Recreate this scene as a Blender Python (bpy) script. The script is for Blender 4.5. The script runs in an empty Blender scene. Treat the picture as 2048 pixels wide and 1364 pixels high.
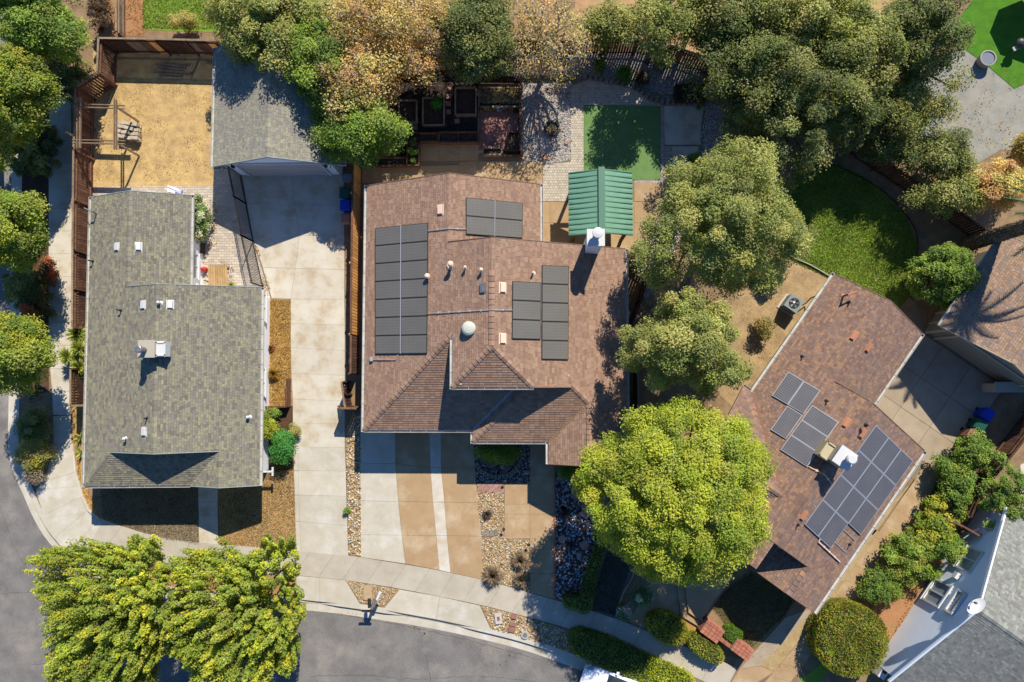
import bpy, math, random
import numpy as np
from mathutils import Vector, Matrix, noise
random.seed(7)
RNG = np.random.default_rng(11)
SC = bpy.context.scene
COL = SC.collection
# ------------------------------------------------------------------ camera, sky, sun, exposure
FPX = 1365.0            # focal length in photo pixels (24 mm on 36 mm)
HC = 40.8               # height of the drone above the ground
NAD = (1060.26, 761.28) # where straight down falls in the photo
_n = np.array([NAD[0]-1024, NAD[1]-682, FPX]); _n /= np.linalg.norm(_n)
_x = np.array([1., 0, 0]); _x -= _x.dot(_n)*_n; _x /= np.linalg.norm(_x)
_y = -np.cross(_n, _x)
def W(px, py, z=0.0):
    """place seen at a photo pixel, on the level z"""
    r = np.array([px-1024, py-682, FPX]); t = (HC-z)/r.dot(_n)
    return (float(r.dot(_x)*t), float(r.dot(_y)*t))
def W3(px, py, z=0.0):
    a = W(px, py, z); return Vector((a[0], a[1], z))
cam = bpy.data.cameras.new('camera'); cam.lens = 24; cam.sensor_width = 36; cam.clip_start = 0.5; cam.clip_end = 900
co = bpy.data.objects.new('camera', cam); COL.objects.link(co)
rgt = Vector((_x[0], _y[0], -_n[0])); up = -Vector((_x[1], _y[1], -_n[1])); fwd = Vector((_x[2], _y[2], -_n[2]))
m = Matrix((rgt, up, -fwd)).transposed().to_4x4(); m.translation = Vector((0, 0, HC)); co.matrix_world = m
SC.camera = co
wd = bpy.data.worlds.new('World'); SC.world = wd; wd.use_nodes = True
nt = wd.node_tree; sky = nt.nodes.new('ShaderNodeTexSky'); sky.sky_type = 'NISHITA'; sky.sun_disc = False
SUN = Vector((0.396, 1.003, 1.0)).normalized()
sky.sun_elevation = math.asin(SUN.z); sky.sun_rotation = math.atan2(SUN.x, SUN.y)
bg = nt.nodes['Background']; bg.inputs['Strength'].default_value = 0.08
sky.air_density = 1.0; sky.dust_density = 0.2; sky.ozone_density = 6.0
_tx = nt.nodes.new('ShaderNodeMix'); _tx.data_type = 'RGBA'; _tx.blend_type = 'MULTIPLY'; _tx.inputs[0].default_value = 1; _tx.inputs[7].default_value = (.62, .92, 1.25, 1)
nt.links.new(sky.outputs[0], _tx.inputs[6]); nt.links.new(_tx.outputs[2], bg.inputs[0])
sl = bpy.data.lights.new('sun', 'SUN'); sl.energy = 4.6; sl.angle = math.radians(0.5); sl.color = (1.0, 0.945, 0.85)
so = bpy.data.objects.new('sun', sl); COL.objects.link(so); so.location = (10, 20, 60)
so.rotation_euler = (-SUN).to_track_quat('-Z', 'Y').to_euler()
SC.view_settings.view_transform = 'Standard'; SC.view_settings.look = 'None'
SC.view_settings.exposure = 0.7; SC.view_settings.gamma = 1.0; SC.view_settings.use_curve_mapping = False
SC.render.engine = 'CYCLES'

# ------------------------------------------------------------------ colour and materials
def lin(v):
    v /= 255.0
    return v/12.92 if v <= 0.04045 else ((v+0.055)/1.055)**2.4
def S(r, g, b, k=1.6):      # base colour of something that looks (r,g,b) in full sun
    return (min(lin(r)/k, .85), min(lin(g)/k, .85), min(lin(b)/k, .85))
_mats = {}
def mat(name, col=(.5, .5, .5), col2=None, scale=2.0, rough=.9, bump=.0, bscale=40, tint=False, per_obj=0.0,
        metal=0.0, fine=0.12, detail=6, stain=None, stain_scale=.35, stain_amt=.5, spec=.25):
    if name in _mats: return _mats[name]
    m = bpy.data.materials.new(name); m.use_nodes = True; t = m.node_tree; N = t.nodes; L = t.links
    b = N['Principled BSDF']; b.inputs['Roughness'].default_value = rough; b.inputs['Metallic'].default_value = metal
    b.inputs['Specular IOR Level'].default_value = spec
    g = N.new('ShaderNodeNewGeometry'); pos = g.outputs['Position']
    def noi(sc, det=detail, ro=.6):
        n = N.new('ShaderNodeTexNoise'); n.inputs['Scale'].default_value = sc; n.inputs['Detail'].default_value = det
        n.inputs['Roughness'].default_value = ro; L.new(pos, n.inputs['Vector']); return n
    def ramp(src, a, bb):
        r = N.new('ShaderNodeMapRange'); r.inputs[1].default_value = a; r.inputs[2].default_value = bb; L.new(src, r.inputs[0]); return r.outputs[0]
    def mix(f, A, B, mode='MIX'):
        x = N.new('ShaderNodeMix'); x.data_type = 'RGBA'; x.blend_type = mode
        if isinstance(f, float): x.inputs[0].default_value = f
        else: L.new(f, x.inputs[0])
        for s, v in ((6, A), (7, B)):
            if isinstance(v, tuple): x.inputs[s].default_value = (*v[:3], 1)
            else: L.new(v, x.inputs[s])
        return x.outputs[2]
    if tint:
        a = N.new('ShaderNodeAttribute'); a.attribute_name = 'tint'; c = a.outputs['Color']
        if tint == 'mul': c = mix(1.0, col, c, 'MULTIPLY')
    elif col2: c = mix(ramp(noi(scale).outputs[0], .35, .68), col, col2)
    else:
        c = mix(0.0, col, col)
    if stain:
        s = ramp(noi(stain_scale, 5, .65).outputs[0], .5, .72)
        mm = N.new('ShaderNodeMath'); mm.operation = 'MULTIPLY'; mm.inputs[1].default_value = stain_amt; L.new(s, mm.inputs[0])
        c = mix(mm.outputs[0], c, stain)
    if per_obj:
        oi = N.new('ShaderNodeObjectInfo'); r = N.new('ShaderNodeMapRange'); L.new(oi.outputs['Random'], r.inputs[0])
        r.inputs[3].default_value = 1-per_obj; r.inputs[4].default_value = 1+per_obj
        cc = N.new('ShaderNodeCombineColor'); [L.new(r.outputs[0], cc.inputs[i]) for i in range(3)]
        c = mix(1.0, c, cc.outputs[0], 'MULTIPLY')
    if fine:
        f = noi(bscale, 3, .7); r = N.new('ShaderNodeMapRange'); L.new(f.outputs[0], r.inputs[0]); r.inputs[1].default_value = .25; r.inputs[2].default_value = .75
        r.inputs[3].default_value = 1-fine; r.inputs[4].default_value = 1+fine
        cc = N.new('ShaderNodeCombineColor'); [L.new(r.outputs[0], cc.inputs[i]) for i in range(3)]
        c = mix(1.0, c, cc.outputs[0], 'MULTIPLY')
        if bump:
            bp = N.new('ShaderNodeBump'); bp.inputs['Strength'].default_value = bump; bp.inputs['Distance'].default_value = .02
            L.new(f.outputs[0], bp.inputs['Height']); L.new(bp.outputs[0], b.inputs['Normal'])
    L.new(c, b.inputs['Base Color']); _mats[name] = m; return m
def leafmat(name, trans=.35):
    if name in _mats: return _mats[name]
    m = bpy.data.materials.new(name); m.use_nodes = True; t = m.node_tree; N = t.nodes; L = t.links
    b = N['Principled BSDF']; b.inputs['Roughness'].default_value = .55; b.inputs['Specular IOR Level'].default_value = .3
    a = N.new('ShaderNodeAttribute'); a.attribute_name = 'tint'
    tr = N.new('ShaderNodeBsdfTranslucent'); mx = N.new('ShaderNodeMixShader'); mx.inputs[0].default_value = trans
    L.new(a.outputs['Color'], b.inputs['Base Color'])
    h = N.new('ShaderNodeMix'); h.data_type = 'RGBA'; h.blend_type = 'MULTIPLY'; h.inputs[0].default_value = 1
    L.new(a.outputs['Color'], h.inputs[6]); h.inputs[7].default_value = (1.5, 1.6, .5, 1); L.new(h.outputs[2], tr.inputs[0])
    L.new(b.outputs[0], mx.inputs[1]); L.new(tr.outputs[0], mx.inputs[2]); L.new(mx.outputs[0], N['Material Output'].inputs[0])
    _mats[name] = m; return m
def glass(name, col, rough=.08):
    if name in _mats: return _mats[name]
    m = bpy.data.materials.new(name); m.use_nodes = True; b = m.node_tree.nodes['Principled BSDF']
    b.inputs['Base Color'].default_value = (*col, 1); b.inputs['Roughness'].default_value = rough; b.inputs['Specular IOR Level'].default_value = .8
    _mats[name] = m; return m

# ------------------------------------------------------------------ mesh building
class MB:
    def __init__(s): s.v = []; s.f = []; s.c = []
    def face(s, pts, c=None):
        i = len(s.v); s.v += [tuple(p) for p in pts]; s.f.append(tuple(range(i, i+len(pts)))); s.c.append(c or (1, 1, 1))
    def prism(s, poly, z0, z1, c=None):
        poly = [(p[0], p[1]) for p in poly]
        a = sum(poly[i][0]*poly[(i+1) % len(poly)][1]-poly[(i+1) % len(poly)][0]*poly[i][1] for i in range(len(poly)))
        if a < 0: poly = poly[::-1]
        n = len(poly); i = len(s.v); s.v += [(x, y, z0) for x, y in poly]+[(x, y, z1) for x, y in poly]
        s.f.append(tuple(range(i+n, i+2*n))); s.f.append(tuple(range(i+n-1, i-1, -1)))
        for k in range(n): s.f.append((i+k, i+(k+1) % n, i+n+(k+1) % n, i+n+k))
        s.c += [c or (1, 1, 1)]*(n+2); return s
    def hexa(s, P, c=None):     # 8 points: bottom 4 then top 4
        i = len(s.v); s.v += [tuple(p) for p in P]
        for f in ((3, 2, 1, 0), (4, 5, 6, 7), (0, 1, 5, 4), (1, 2, 6, 5), (2, 3, 7, 6), (3, 0, 4, 7)): s.f.append(tuple(i+k for k in f)); s.c.append(c or (1, 1, 1))
        return s
    def box(s, c0, size, ax=(1, 0), c=None, z=None):   # centre, size, direction of its length in plan
        a = Vector((ax[0], ax[1], 0)).normalized(); b = Vector((-a.y, a.x, 0)); o = Vector(c0); hx, hy, hz = size[0]/2, size[1]/2, size[2]/2
        P = [o+a*(sx*hx)+b*(sy*hy)+Vector((0, 0, sz*hz)) for sz in (-1, 1) for sx, sy in ((-1, -1), (1, -1), (1, 1), (-1, 1))]
        return s.hexa(P, c)
    def beam(s, p, q, w, h, c=None, up=Vector((0, 0, 1))):
        p = Vector(p); q = Vector(q); d = (q-p).normalized(); a = d.cross(up)
        if a.length < 1e-4: a = Vector((1, 0, 0))
        a.normalize(); b = a.cross(d).normalized()
        P = [e+a*(sx*w/2)+b*(sy*h/2) for e in (p, q) for sx, sy in ((-1, -1), (1, -1), (1, 1), (-1, 1))]
        i = len(s.v); s.v += [tuple(x) for x in P]
        for f in ((0, 1, 2, 3), (7, 6, 5, 4), (0, 4, 5, 1), (1, 5, 6, 2), (2, 6, 7, 3), (3, 7, 4, 0)): s.f.append(tuple(i+k for k in f)); s.c.append(c or (1, 1, 1))
        return s
    def tube(s, pts, rad, n=7, c=None, cap=True):
        pts = [Vector(p) for p in pts]; R = rad if isinstance(rad, (list, tuple)) else [rad]*len(pts); rings = []
        for k, p in enumerate(pts):
            d = (pts[min(k+1, len(pts)-1)]-pts[max(k-1, 0)]).normalized(); u = d.orthogonal().normalized() if abs(d.z) > .99 else d.cross(Vector((0, 0, 1))).normalized(); w = d.cross(u)
            i = len(s.v); s.v += [tuple(p+(u*math.cos(t)+w*math.sin(t))*R[k]) for t in [2*math.pi*j/n for j in range(n)]]; rings.append(i)
        for a, b in zip(rings, rings[1:]):
            for j in range(n): s.f.append((a+j, a+(j+1) % n, b+(j+1) % n, b+j)); s.c.append(c or (1, 1, 1))
        if cap:
            s.f.append(tuple(rings[0]+j for j in reversed(range(n)))); s.f.append(tuple(rings[-1]+j for j in range(n))); s.c += [c or (1, 1, 1)]*2
        return s
    def lathe(s, o, prof, n=20, c=None):   # prof: (r,z) from bottom to top
        o = Vector(o); rings = []
        for r, z in prof:
            i = len(s.v); s.v += [(o.x+r*math.cos(2*math.pi*j/n), o.y+r*math.sin(2*math.pi*j/n), o.z+z) for j in range(n)]; rings.append(i)
        for a, b in zip(rings, rings[1:]):
            for j in range(n): s.f.append((a+j, a+(j+1) % n, b+(j+1) % n, b+j)); s.c.append(c or (1, 1, 1))
        s.f.append(tuple(rings[0]+j for j in reversed(range(n)))); s.f.append(tuple(rings[-1]+j for j in range(n))); s.c += [c or (1, 1, 1)]*2
        return s
def origin_of(p):
    o = Vector((0, 0, 0))
    while p is not None: o += p.location; p = p.parent
    return o
def build(name, mb, ma, parent=None, smooth=False, org=None):
    o0 = origin_of(parent)
    if org is not None: org = Vector(org)
    else: org = o0
    me = bpy.data.meshes.new(name)
    V = np.array(mb.v, dtype=float).reshape(-1, 3)-np.array(org)
    me.from_pydata(V.tolist(), [], mb.f)
    if any(c != (1, 1, 1) for c in mb.c):
        at = me.attributes.new('tint', 'FLOAT_COLOR', 'FACE'); a = np.ones((len(mb.f), 4), dtype=np.float32); a[:, :3] = np.array([c[:3] for c in mb.c]); at.data.foreach_set('color', a.ravel())
    me.materials.append(ma)
    if smooth: me.polygons.foreach_set('use_smooth', [True]*len(me.polygons))
    me.update(); o = bpy.data.objects.new(name, me); COL.objects.link(o)
    if parent is not None: o.parent = parent
    o.location = org-o0
    return o
def tag(o, label=None, cat=None, group=None, kind=None):
    if label: o['label'] = label
    if cat: o['category'] = cat
    if group: o['group'] = group
    if kind: o['kind'] = kind
    return o
def thing(name, label, cat, loc, group=None):
    o = bpy.data.objects.new(name, None); COL.objects.link(o); o.location = loc; o.empty_display_size = .2
    return tag(o, label, cat, group)
def solo(name, mb, ma, label, cat, group=None, smooth=False, kind=None):     # a thing that is one mesh, origin at its base
    V = np.array(mb.v); c = (V.min(0)+V.max(0))/2; c[2] = V[:, 2].min()
    return tag(build(name, mb, ma, None, smooth, org=tuple(c)), label, cat, group, kind)
def struct(name, mb, ma, parent=None):
    o = build(name, mb, ma, parent)
    if parent is None: o['kind'] = 'structure'
    return o
def stuff(name, mesh_o, label=None): mesh_o['kind'] = 'stuff'; return mesh_o
def share(proto, loc, parent, rot=0.0, scale=None):
    c = proto.copy(); COL.objects.link(c); c.parent = parent; c.location = loc; c.rotation_euler = (0, 0, rot)
    if scale: c.scale = scale
    return c

# vectorised scatter of a small base shape
def frames(nrm, spin):
    n = nrm/np.linalg.norm(nrm, axis=1, keepdims=True)
    a = np.where(np.abs(n[:, 2:3]) < .9, np.array([[0, 0, 1.]]), np.array([[1., 0, 0]]))
    u = np.cross(a, n); u /= np.linalg.norm(u, axis=1, keepdims=True); v = np.cross(n, u)
    c, s = np.cos(spin)[:, None], np.sin(spin)[:, None]
    return u*c+v*s, -u*s+v*c, n
def scatter(name, bv, bf, pos, scl, nrm, spin, col, ma, parent=None, smooth=False, org=None):
    bv = np.array(bv, float); bf = np.array(bf); n = len(pos); k = len(bv)
    u, v, w = frames(nrm, spin)
    P = pos[:, None, :]+u[:, None, :]*(bv[None, :, 0:1]*scl[:, None, 0:1])+v[:, None, :]*(bv[None, :, 1:2]*scl[:, None, 1:2])+w[:, None, :]*(bv[None, :, 2:3]*scl[:, None, 2:3])
    o0 = np.array(origin_of(parent)); og = o0 if org is None else np.array(org)
    P = (P-og).reshape(-1, 3); F = (bf[None]+(np.arange(n)*k)[:, None, None]).reshape(-1, bf.shape[1])
    me = bpy.data.meshes.new(name); me.vertices.add(len(P)); me.vertices.foreach_set('co', P.ravel().astype(np.float32))
    me.loops.add(F.size); me.loops.foreach_set('vertex_index', F.ravel().astype(np.int32))
    me.polygons.add(len(F)); me.polygons.foreach_set('loop_start', (np.arange(len(F))*F.shape[1]).astype(np.int32))
    at = me.attributes.new('tint', 'FLOAT_COLOR', 'FACE'); cc = np.ones((len(F), 4), np.float32); cc[:, :3] = np.repeat(col, len(bf), axis=0); at.data.foreach_set('color', cc.ravel())
    if smooth: me.polygons.foreach_set('use_smooth', [True]*len(F))
    me.materials.append(ma); me.update(calc_edges=True)
    o = bpy.data.objects.new(name, me); COL.objects.link(o)
    if parent is not None: o.parent = parent
    o.location = tuple(og-o0)
    return o
LEAFV = [(0, -.5, 0), (.3, .02, .06), (0, .5, 0), (-.3, .02, .06)]; LEAFF = [(0, 1, 2, 3)]
_t = (1+5**.5)/2
ICOV = np.array([(-1, _t, 0), (1, _t, 0), (-1, -_t, 0), (1, -_t, 0), (0, -1, _t), (0, 1, _t), (0, -1, -_t), (0, 1, -_t), (_t, 0, -1), (_t, 0, 1), (-_t, 0, -1), (-_t, 0, 1)])/1.9
ICOF = [(0, 11, 5), (0, 5, 1), (0, 1, 7), (0, 7, 10), (0, 10, 11), (1, 5, 9), (5, 11, 4), (11, 10, 2), (10, 7, 6), (7, 1, 8), (3, 9, 4), (3, 4, 2), (3, 2, 6), (3, 6, 8), (3, 8, 9), (4, 9, 5), (2, 4, 11), (6, 2, 10), (8, 6, 7), (9, 8, 1)]
def inpoly(P, poly):
    x, y = P[:, 0], P[:, 1]; r = np.zeros(len(P), bool); n = len(poly)
    for i in range(n):
        x0, y0 = poly[i]; x1, y1 = poly[(i+1) % n]
        if y0 == y1: continue
        r ^= ((y0 > y) != (y1 > y)) & (x < (x1-x0)*(y-y0)/(y1-y0)+x0)
    return r
def parea(poly): return abs(sum(poly[i][0]*poly[(i+1) % len(poly)][1]-poly[(i+1) % len(poly)][0]*poly[i][1] for i in range(len(poly))))/2
def sample(poly, n):
    A = np.array(poly); lo, hi = A.min(0), A.max(0); out = np.zeros((0, 2))
    while len(out) < n:
        p = lo+(hi-lo)*RNG.random((n*2+50, 2)); out = np.vstack([out, p[inpoly(p, poly)]])
    return out[:n]
def pick(pal, n, jit=.12):
    pal = np.array([p[:3] for p in pal]); c = pal[RNG.integers(0, len(pal), n)]
    return np.clip(c*(1+jit*RNG.standard_normal((n, 1)))*(1+jit*.3*RNG.standard_normal((n, 3))), .003, .95)
def pxpoly(pts, z=0.0): return [W(x, y, z) for x, y in pts]

M = {}
M['concrete'] = mat('concrete_light', S(222, 212, 190), S(208, 196, 170), 1.2, bump=.25, bscale=55, per_obj=.05, fine=.09, stain=S(240, 234, 220), stain_scale=.7, stain_amt=.8)
M['court'] = mat('concrete_court', S(196, 176, 148), S(178, 158, 130), 1.2, bump=.25, bscale=55, per_obj=.08, fine=.1)
M['pave'] = mat('concrete_pavement', S(212, 200, 178), S(198, 186, 162), 1.2, bump=.25, bscale=55, per_obj=.05, fine=.1, stain=S(186, 170, 142), stain_scale=.8, stain_amt=.5)
M['concrete_dark'] = mat('concrete_worn', S(232, 222, 200), S(216, 202, 174), 1.0, bump=.25, bscale=55, per_obj=.05, fine=.1, stain=S(204, 178, 142), stain_scale=1.0, stain_amt=.85)
M['tan'] = mat('concrete_tan', S(200, 168, 126), S(188, 154, 112), 1.3, bump=.2, bscale=60, per_obj=.03, fine=.09, stain=S(222, 198, 162), stain_scale=.7, stain_amt=.8)
M['white_conc'] = mat('concrete_white', S(238, 228, 210), S(222, 206, 182), 1.5, bump=.2, bscale=60, fine=.09, stain=S(206, 178, 140), stain_scale=1.2, stain_amt=.6)
M['asphalt'] = mat('asphalt', S(148, 142, 134), S(126, 121, 116), .9, bump=.7, bscale=28, fine=.3, stain=S(182, 172, 156), stain_scale=.55, stain_amt=.6)
M['dirt'] = mat('dirt_golden', S(226, 190, 126), S(186, 152, 104), 1.6, bump=.8, bscale=18, fine=.28, stain=S(240, 206, 132), stain_scale=1.3, stain_amt=.8)
M['dirt2'] = mat('dirt_dry', S(176, 146, 108), S(146, 118, 86), 1.6, bump=.7, bscale=25, fine=.3, stain=S(118, 100, 76), stain_scale=1.1, stain_amt=.6)
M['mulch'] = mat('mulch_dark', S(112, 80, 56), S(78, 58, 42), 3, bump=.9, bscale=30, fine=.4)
M['orange'] = mat('mulch_orange', S(200, 142, 98), S(176, 134, 88), 1.6, bump=.8, bscale=28, fine=.35, stain=S(170, 148, 92), stain_scale=.5, stain_amt=.8)
M['dry'] = mat('dry_grass_ground', S(214, 172, 100), S(170, 128, 70), 2, bump=.8, bscale=30, fine=.35)
M['lawn'] = mat('lawn_ground', S(120, 158, 46), S(146, 176, 64), 1.2, bump=.8, bscale=35, fine=.35, stain=S(170, 160, 90), stain_scale=.7, stain_amt=.5)
M['turf'] = mat('turf', S(124, 160, 92), S(112, 148, 82), 2, bump=.6, bscale=60, fine=.22)
M['turf2'] = mat('turf_bright', S(92, 148, 26), S(76, 126, 20), 2, bump=.6, bscale=60, fine=.22)
M['gravelground'] = mat('gravel_ground', S(170, 150, 120), S(120, 104, 84), 6, bump=.8, bscale=25, fine=.4)
M['greygravel'] = mat('gravel_grey', S(180, 176, 160), S(154, 152, 140), 1.1, bump=.6, bscale=30, fine=.22, stain=S(190, 170, 140), stain_scale=1.4, stain_amt=.7)
M['wgbase'] = mat('white_gravel_base', S(200, 190, 176), S(150, 140, 130), 8, bump=.8, bscale=25, fine=.35)
M['rockbase'] = mat('rock_base', S(206, 176, 128), S(160, 134, 98), 8, bump=.8, bscale=25, fine=.35)
M['joint'] = mat('joint', S(150, 134, 108), fine=.2)
M['strip'] = mat('dry_strip', S(204, 176, 124), S(180, 152, 104), 2, bump=.7, bscale=30, fine=.3)
M['wood'] = mat('fence_wood', S(142, 100, 76), S(106, 74, 58), 3, bump=.4, bscale=14, per_obj=.25, fine=.2)
M['wood_o'] = mat('fence_wood_orange', (.80, .42, .13), (.62, .28, .08), 3, bump=.4, bscale=14, per_obj=.2, fine=.2)
M['wood_g'] = mat('wood_grey', S(176, 152, 124), S(140, 116, 92), 3, bump=.4, bscale=14, per_obj=.12, fine=.2)
M['wood_b'] = mat('wood_dark', S(104, 72, 52), S(74, 50, 38), 3, bump=.4, bscale=14, per_obj=.15, fine=.25)
M['white'] = mat('white_paint', S(238, 236, 230), fine=.04, rough=.5)
M['gutterw'] = mat('white_gutter', S(226, 222, 210), S(200, 194, 180), 1.5, fine=.06, rough=.45)
M['bluewhite'] = mat('pale_wall', (.78, .82, .85), (.72, .77, .82), 1.0, fine=.04, bump=.1, bscale=30)
M['wallwhite'] = mat('white_stucco', (.8, .8, .8), fine=.05, bump=.15, bscale=50)
M['taupe'] = mat('taupe_wall', S(158, 148, 132), fine=.06, bump=.15)
M['trim'] = mat('pale_trim', S(200, 190, 168), fine=.05)
M['garagedoor'] = mat('garage_door_paint', S(206, 204, 200), fine=.03, rough=.5)
M['metal'] = mat('galvanised', S(190, 188, 184), S(150, 148, 146), 6, rough=.4, metal=.6, fine=.08)
M['dark'] = mat('dark_metal', S(58, 54, 50), fine=.1, rough=.5)
M['black'] = mat('black', S(30, 30, 30), fine=.1, rough=.5)
M['tile'] = mat('shingle', tint=True, rough=.92, bump=.5, bscale=90, fine=.16, stain=(.17, .145, .11), stain_scale=.45, stain_amt=.28)
M['tint'] = mat('tinted', tint=True, rough=.8, fine=.1, bump=.2)
M['stone'] = mat('river_stone', tint=True, rough=.75, fine=.14, bscale=30)
M['tan_vent'] = mat('tan_vent', S(246, 208, 178, 1.3), fine=.05)
M['orange_vent'] = mat('orange_vent', S(206, 142, 108), fine=.05)
M['brick'] = mat('brick_red', S(204, 134, 104), S(180, 110, 84), 4, per_obj=.15, fine=.15, bump=.3)
M['mortar'] = mat('mortar', S(216, 196, 172), fine=.1)
M['red_paver'] = mat('red_paver', S(176, 126, 110), S(150, 106, 94), 3, per_obj=.14, fine=.12, bump=.2)
M['pink'] = mat('pink_slab', S(198, 154, 136), S(180, 136, 116), 3, per_obj=.1, fine=.12, bump=.2)
M['greystone'] = mat('grey_block', S(164, 150, 132), S(136, 124, 110), 3, per_obj=.12, fine=.15, bump=.4)
M['paver'] = mat('grey_paver', S(206, 188, 164), S(180, 160, 138), 2, per_obj=.08, fine=.14, bump=.3, bscale=20)
M['green_metal'] = mat('green_metal', S(134, 182, 150), S(124, 172, 140), 2, rough=.4, fine=.04, spec=.5)
M['green_dark'] = mat('green_rib', S(92, 138, 108), rough=.4, fine=.04, spec=.5)
M['panel'] = mat('panel_matt', S(132, 127, 116), S(124, 119, 109), .8, rough=.32, fine=.03, spec=.5)
M['panel_line'] = mat('panel_line', S(122, 118, 109), rough=.35, fine=.03)
M['frame_b'] = mat('panel_frame_black', S(60, 58, 56), rough=.4, fine=.04)
M['backsheet'] = mat('panel_backsheet', S(150, 148, 146), rough=.35, fine=.03)
M['cell'] = mat('solar_cell', S(96, 94, 98), S(112, 108, 108), 1.5, rough=.3, fine=.08, spec=.5)
M['frame_w'] = mat('panel_frame_alu', S(214, 214, 214), rough=.35, metal=.4, fine=.03)
M['bark'] = mat('bark', S(150, 130, 108), S(104, 88, 72), 4, bump=.8, bscale=20, fine=.25)
M['bark_p'] = mat('bark_pale', S(212, 196, 172), S(160, 144, 124), 4, bump=.5, bscale=20, fine=.2)
M['leaf'] = leafmat('leaves'); M['leafd'] = leafmat('leaves_thick', .2)

# ------------------------------------------------------------------ the setting: ground, road, kerb
KB = [(48, -400), (44, -60), (42, 200), (38, 480), (36, 700), (34, 830), (33, 885), (42, 935), (62, 980), (84, 1030), (111, 1072), (145, 1105), (200, 1140), (300, 1170), (420, 1188), (520, 1194), (593, 1199), (677, 1207), (770, 1221), (860, 1236), (960, 1257), (1060, 1283), (1169, 1322), (1290, 1370), (1500, 1455), (1800, 1570), (2300, 1760)]
kb = [Vector((*W(*p), 0)) for p in KB]
def dense(P, step=.5):
    out = []
    for i in range(len(P)-1):
        p0 = P[max(i-1, 0)]; p1 = P[i]; p2 = P[i+1]; p3 = P[min(i+2, len(P)-1)]; n = max(1, int((p2-p1).length/step))
        for k in range(n):
            t = k/n; out.append(.5*((2*p1)+(-p0+p2)*t+(2*p0-5*p1+4*p2-p3)*t*t+(-p0+3*p1-3*p2+p3)*t**3))
    out.append(P[-1]); return out
kd = dense(kb)
def offset(P, d):
    out = []
    for i, p in enumerate(P):
        t = (P[min(i+1, len(P)-1)]-P[max(i-1, 0)]).normalized(); out.append(p+Vector((t.y, -t.x, 0))*d)   # to the right of travel = road side
    return out
side = offset(kd, .5); SGN = 1 if (side[40]-Vector((*W(-300, 900), 0))).length < (kd[40]-Vector((*W(-300, 900), 0))).length else -1
g = MB(); g.prism([(-300, -300), (300, -300), (300, 300), (-300, 300)], -2, -.18); struct('ground', g, M['dirt2'])
land = MB(); lp = [(p.x, p.y) for p in kd]+[(280, -250), (280, 280), (lambda q: (q.x, 280))(kd[0])]
land.prism(lp, -.17, 0); struct('yard_ground', land, M['dirt2'])
rd = MB(); rp = [(p.x, p.y) for p in offset(kd, .55*SGN)]+[(200, -250), (-280, -250), (-280, 250), (kd[0].x-.5, 250)]
rd.prism(rp, -.16, -.125); struct('road', rd, M['asphalt'])
# kerb and gutter, lowered at the driveways
def kh(p):
    h = .14
    for a, b in (((585, 1200), (672, 1207)), ((775, 1222), (945, 1254))):
        A, B = W(*a)[0], W(*b)[0]
        if p.y < W(0, 1150)[1] and A < p.x < B: h = .14-.11*min(1, min(p.x-A, B-p.x)/.9)
    return h
kerb = MB(); o1 = offset(kd, .15*SGN); o2 = offset(kd, .17*SGN); o3 = offset(kd, .62*SGN); n0 = offset(kd, -.16*SGN)
for i in range(len(kd)-1):
    if (kd[i]-Vector((0, 0, 0))).length > 60: continue
    for A, B, za, zb in ((n0, o1, 0, 0),):
        z0, z1 = kh(kd[i])-.12, kh(kd[i+1])-.12
        a, b, c, d = A[i].copy(), A[i+1].copy(), B[i+1].copy(), B[i].copy(); a.z = z0+.008; b.z = z1+.008; c.z = z1; d.z = z0
        q = [o2[i].copy(), o2[i+1].copy(), o3[i+1].copy(), o3[i].copy()]; q[0].z = q[1].z = -.115; q[2].z = q[3].z = -.119
        F = [(a, b, c, d), (d, c, q[1], q[0]), tuple(q)]
        for f in F: kerb.face(f if SGN < 0 else f[::-1])
        lo = [Vector((v.x, v.y, -.16)) for v in (q[3], q[2])]; kerb.face((q[3], q[2], lo[1], lo[0]))
struct('kerb', kerb, M['concrete'])
GL = [0]
def sheet(name, pts, ma, z=None, h=None, px=True):
    """a flat patch of ground"""
    GL[0] += 1; z = .004+.0045*(GL[0] % 9) if z is None else z
    mb = MB(); mb.prism(pxpoly(pts) if px else pts, -.03, z); return struct(name, mb, ma)
def slabs(base, rows, ma, z=.03, gap=.007, mats=None, name='slab', keep=None):
    """rows of points in photo pixels; a slab between neighbouring rows and columns, each its own object"""
    k = 0
    for r0, r1 in zip(rows, rows[1:]):
        for j in range(min(len(r0), len(r1))-1):
            q = [W(*r0[j]), W(*r0[j+1]), W(*r1[j+1]), W(*r1[j])]; slab1(base, q, (mats[j] if mats else ma), z+random.uniform(-.002, .002), gap, name); k += 1
def slab1(base, q, ma, z=.03, gap=.012, name='slab', z0=-.02):
    c = Vector((sum(p[0] for p in q)/len(q), sum(p[1] for p in q)/len(q), 0)); P = []
    for p in q:
        v = Vector((p[0], p[1], 0)); d = c-v; P.append(v+d.normalized()*gap*1.4)
    mb = MB(); bv = .006
    mb.prism(P, z0, z); return build(name, mb, ma, base, org=(c.x, c.y, 0))
def base_sheet(name, pts, ma=None, z=.006):
    mb = MB(); mb.prism(pxpoly(pts), -.03, z); return struct(name, mb, ma or M['mulch'])

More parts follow.
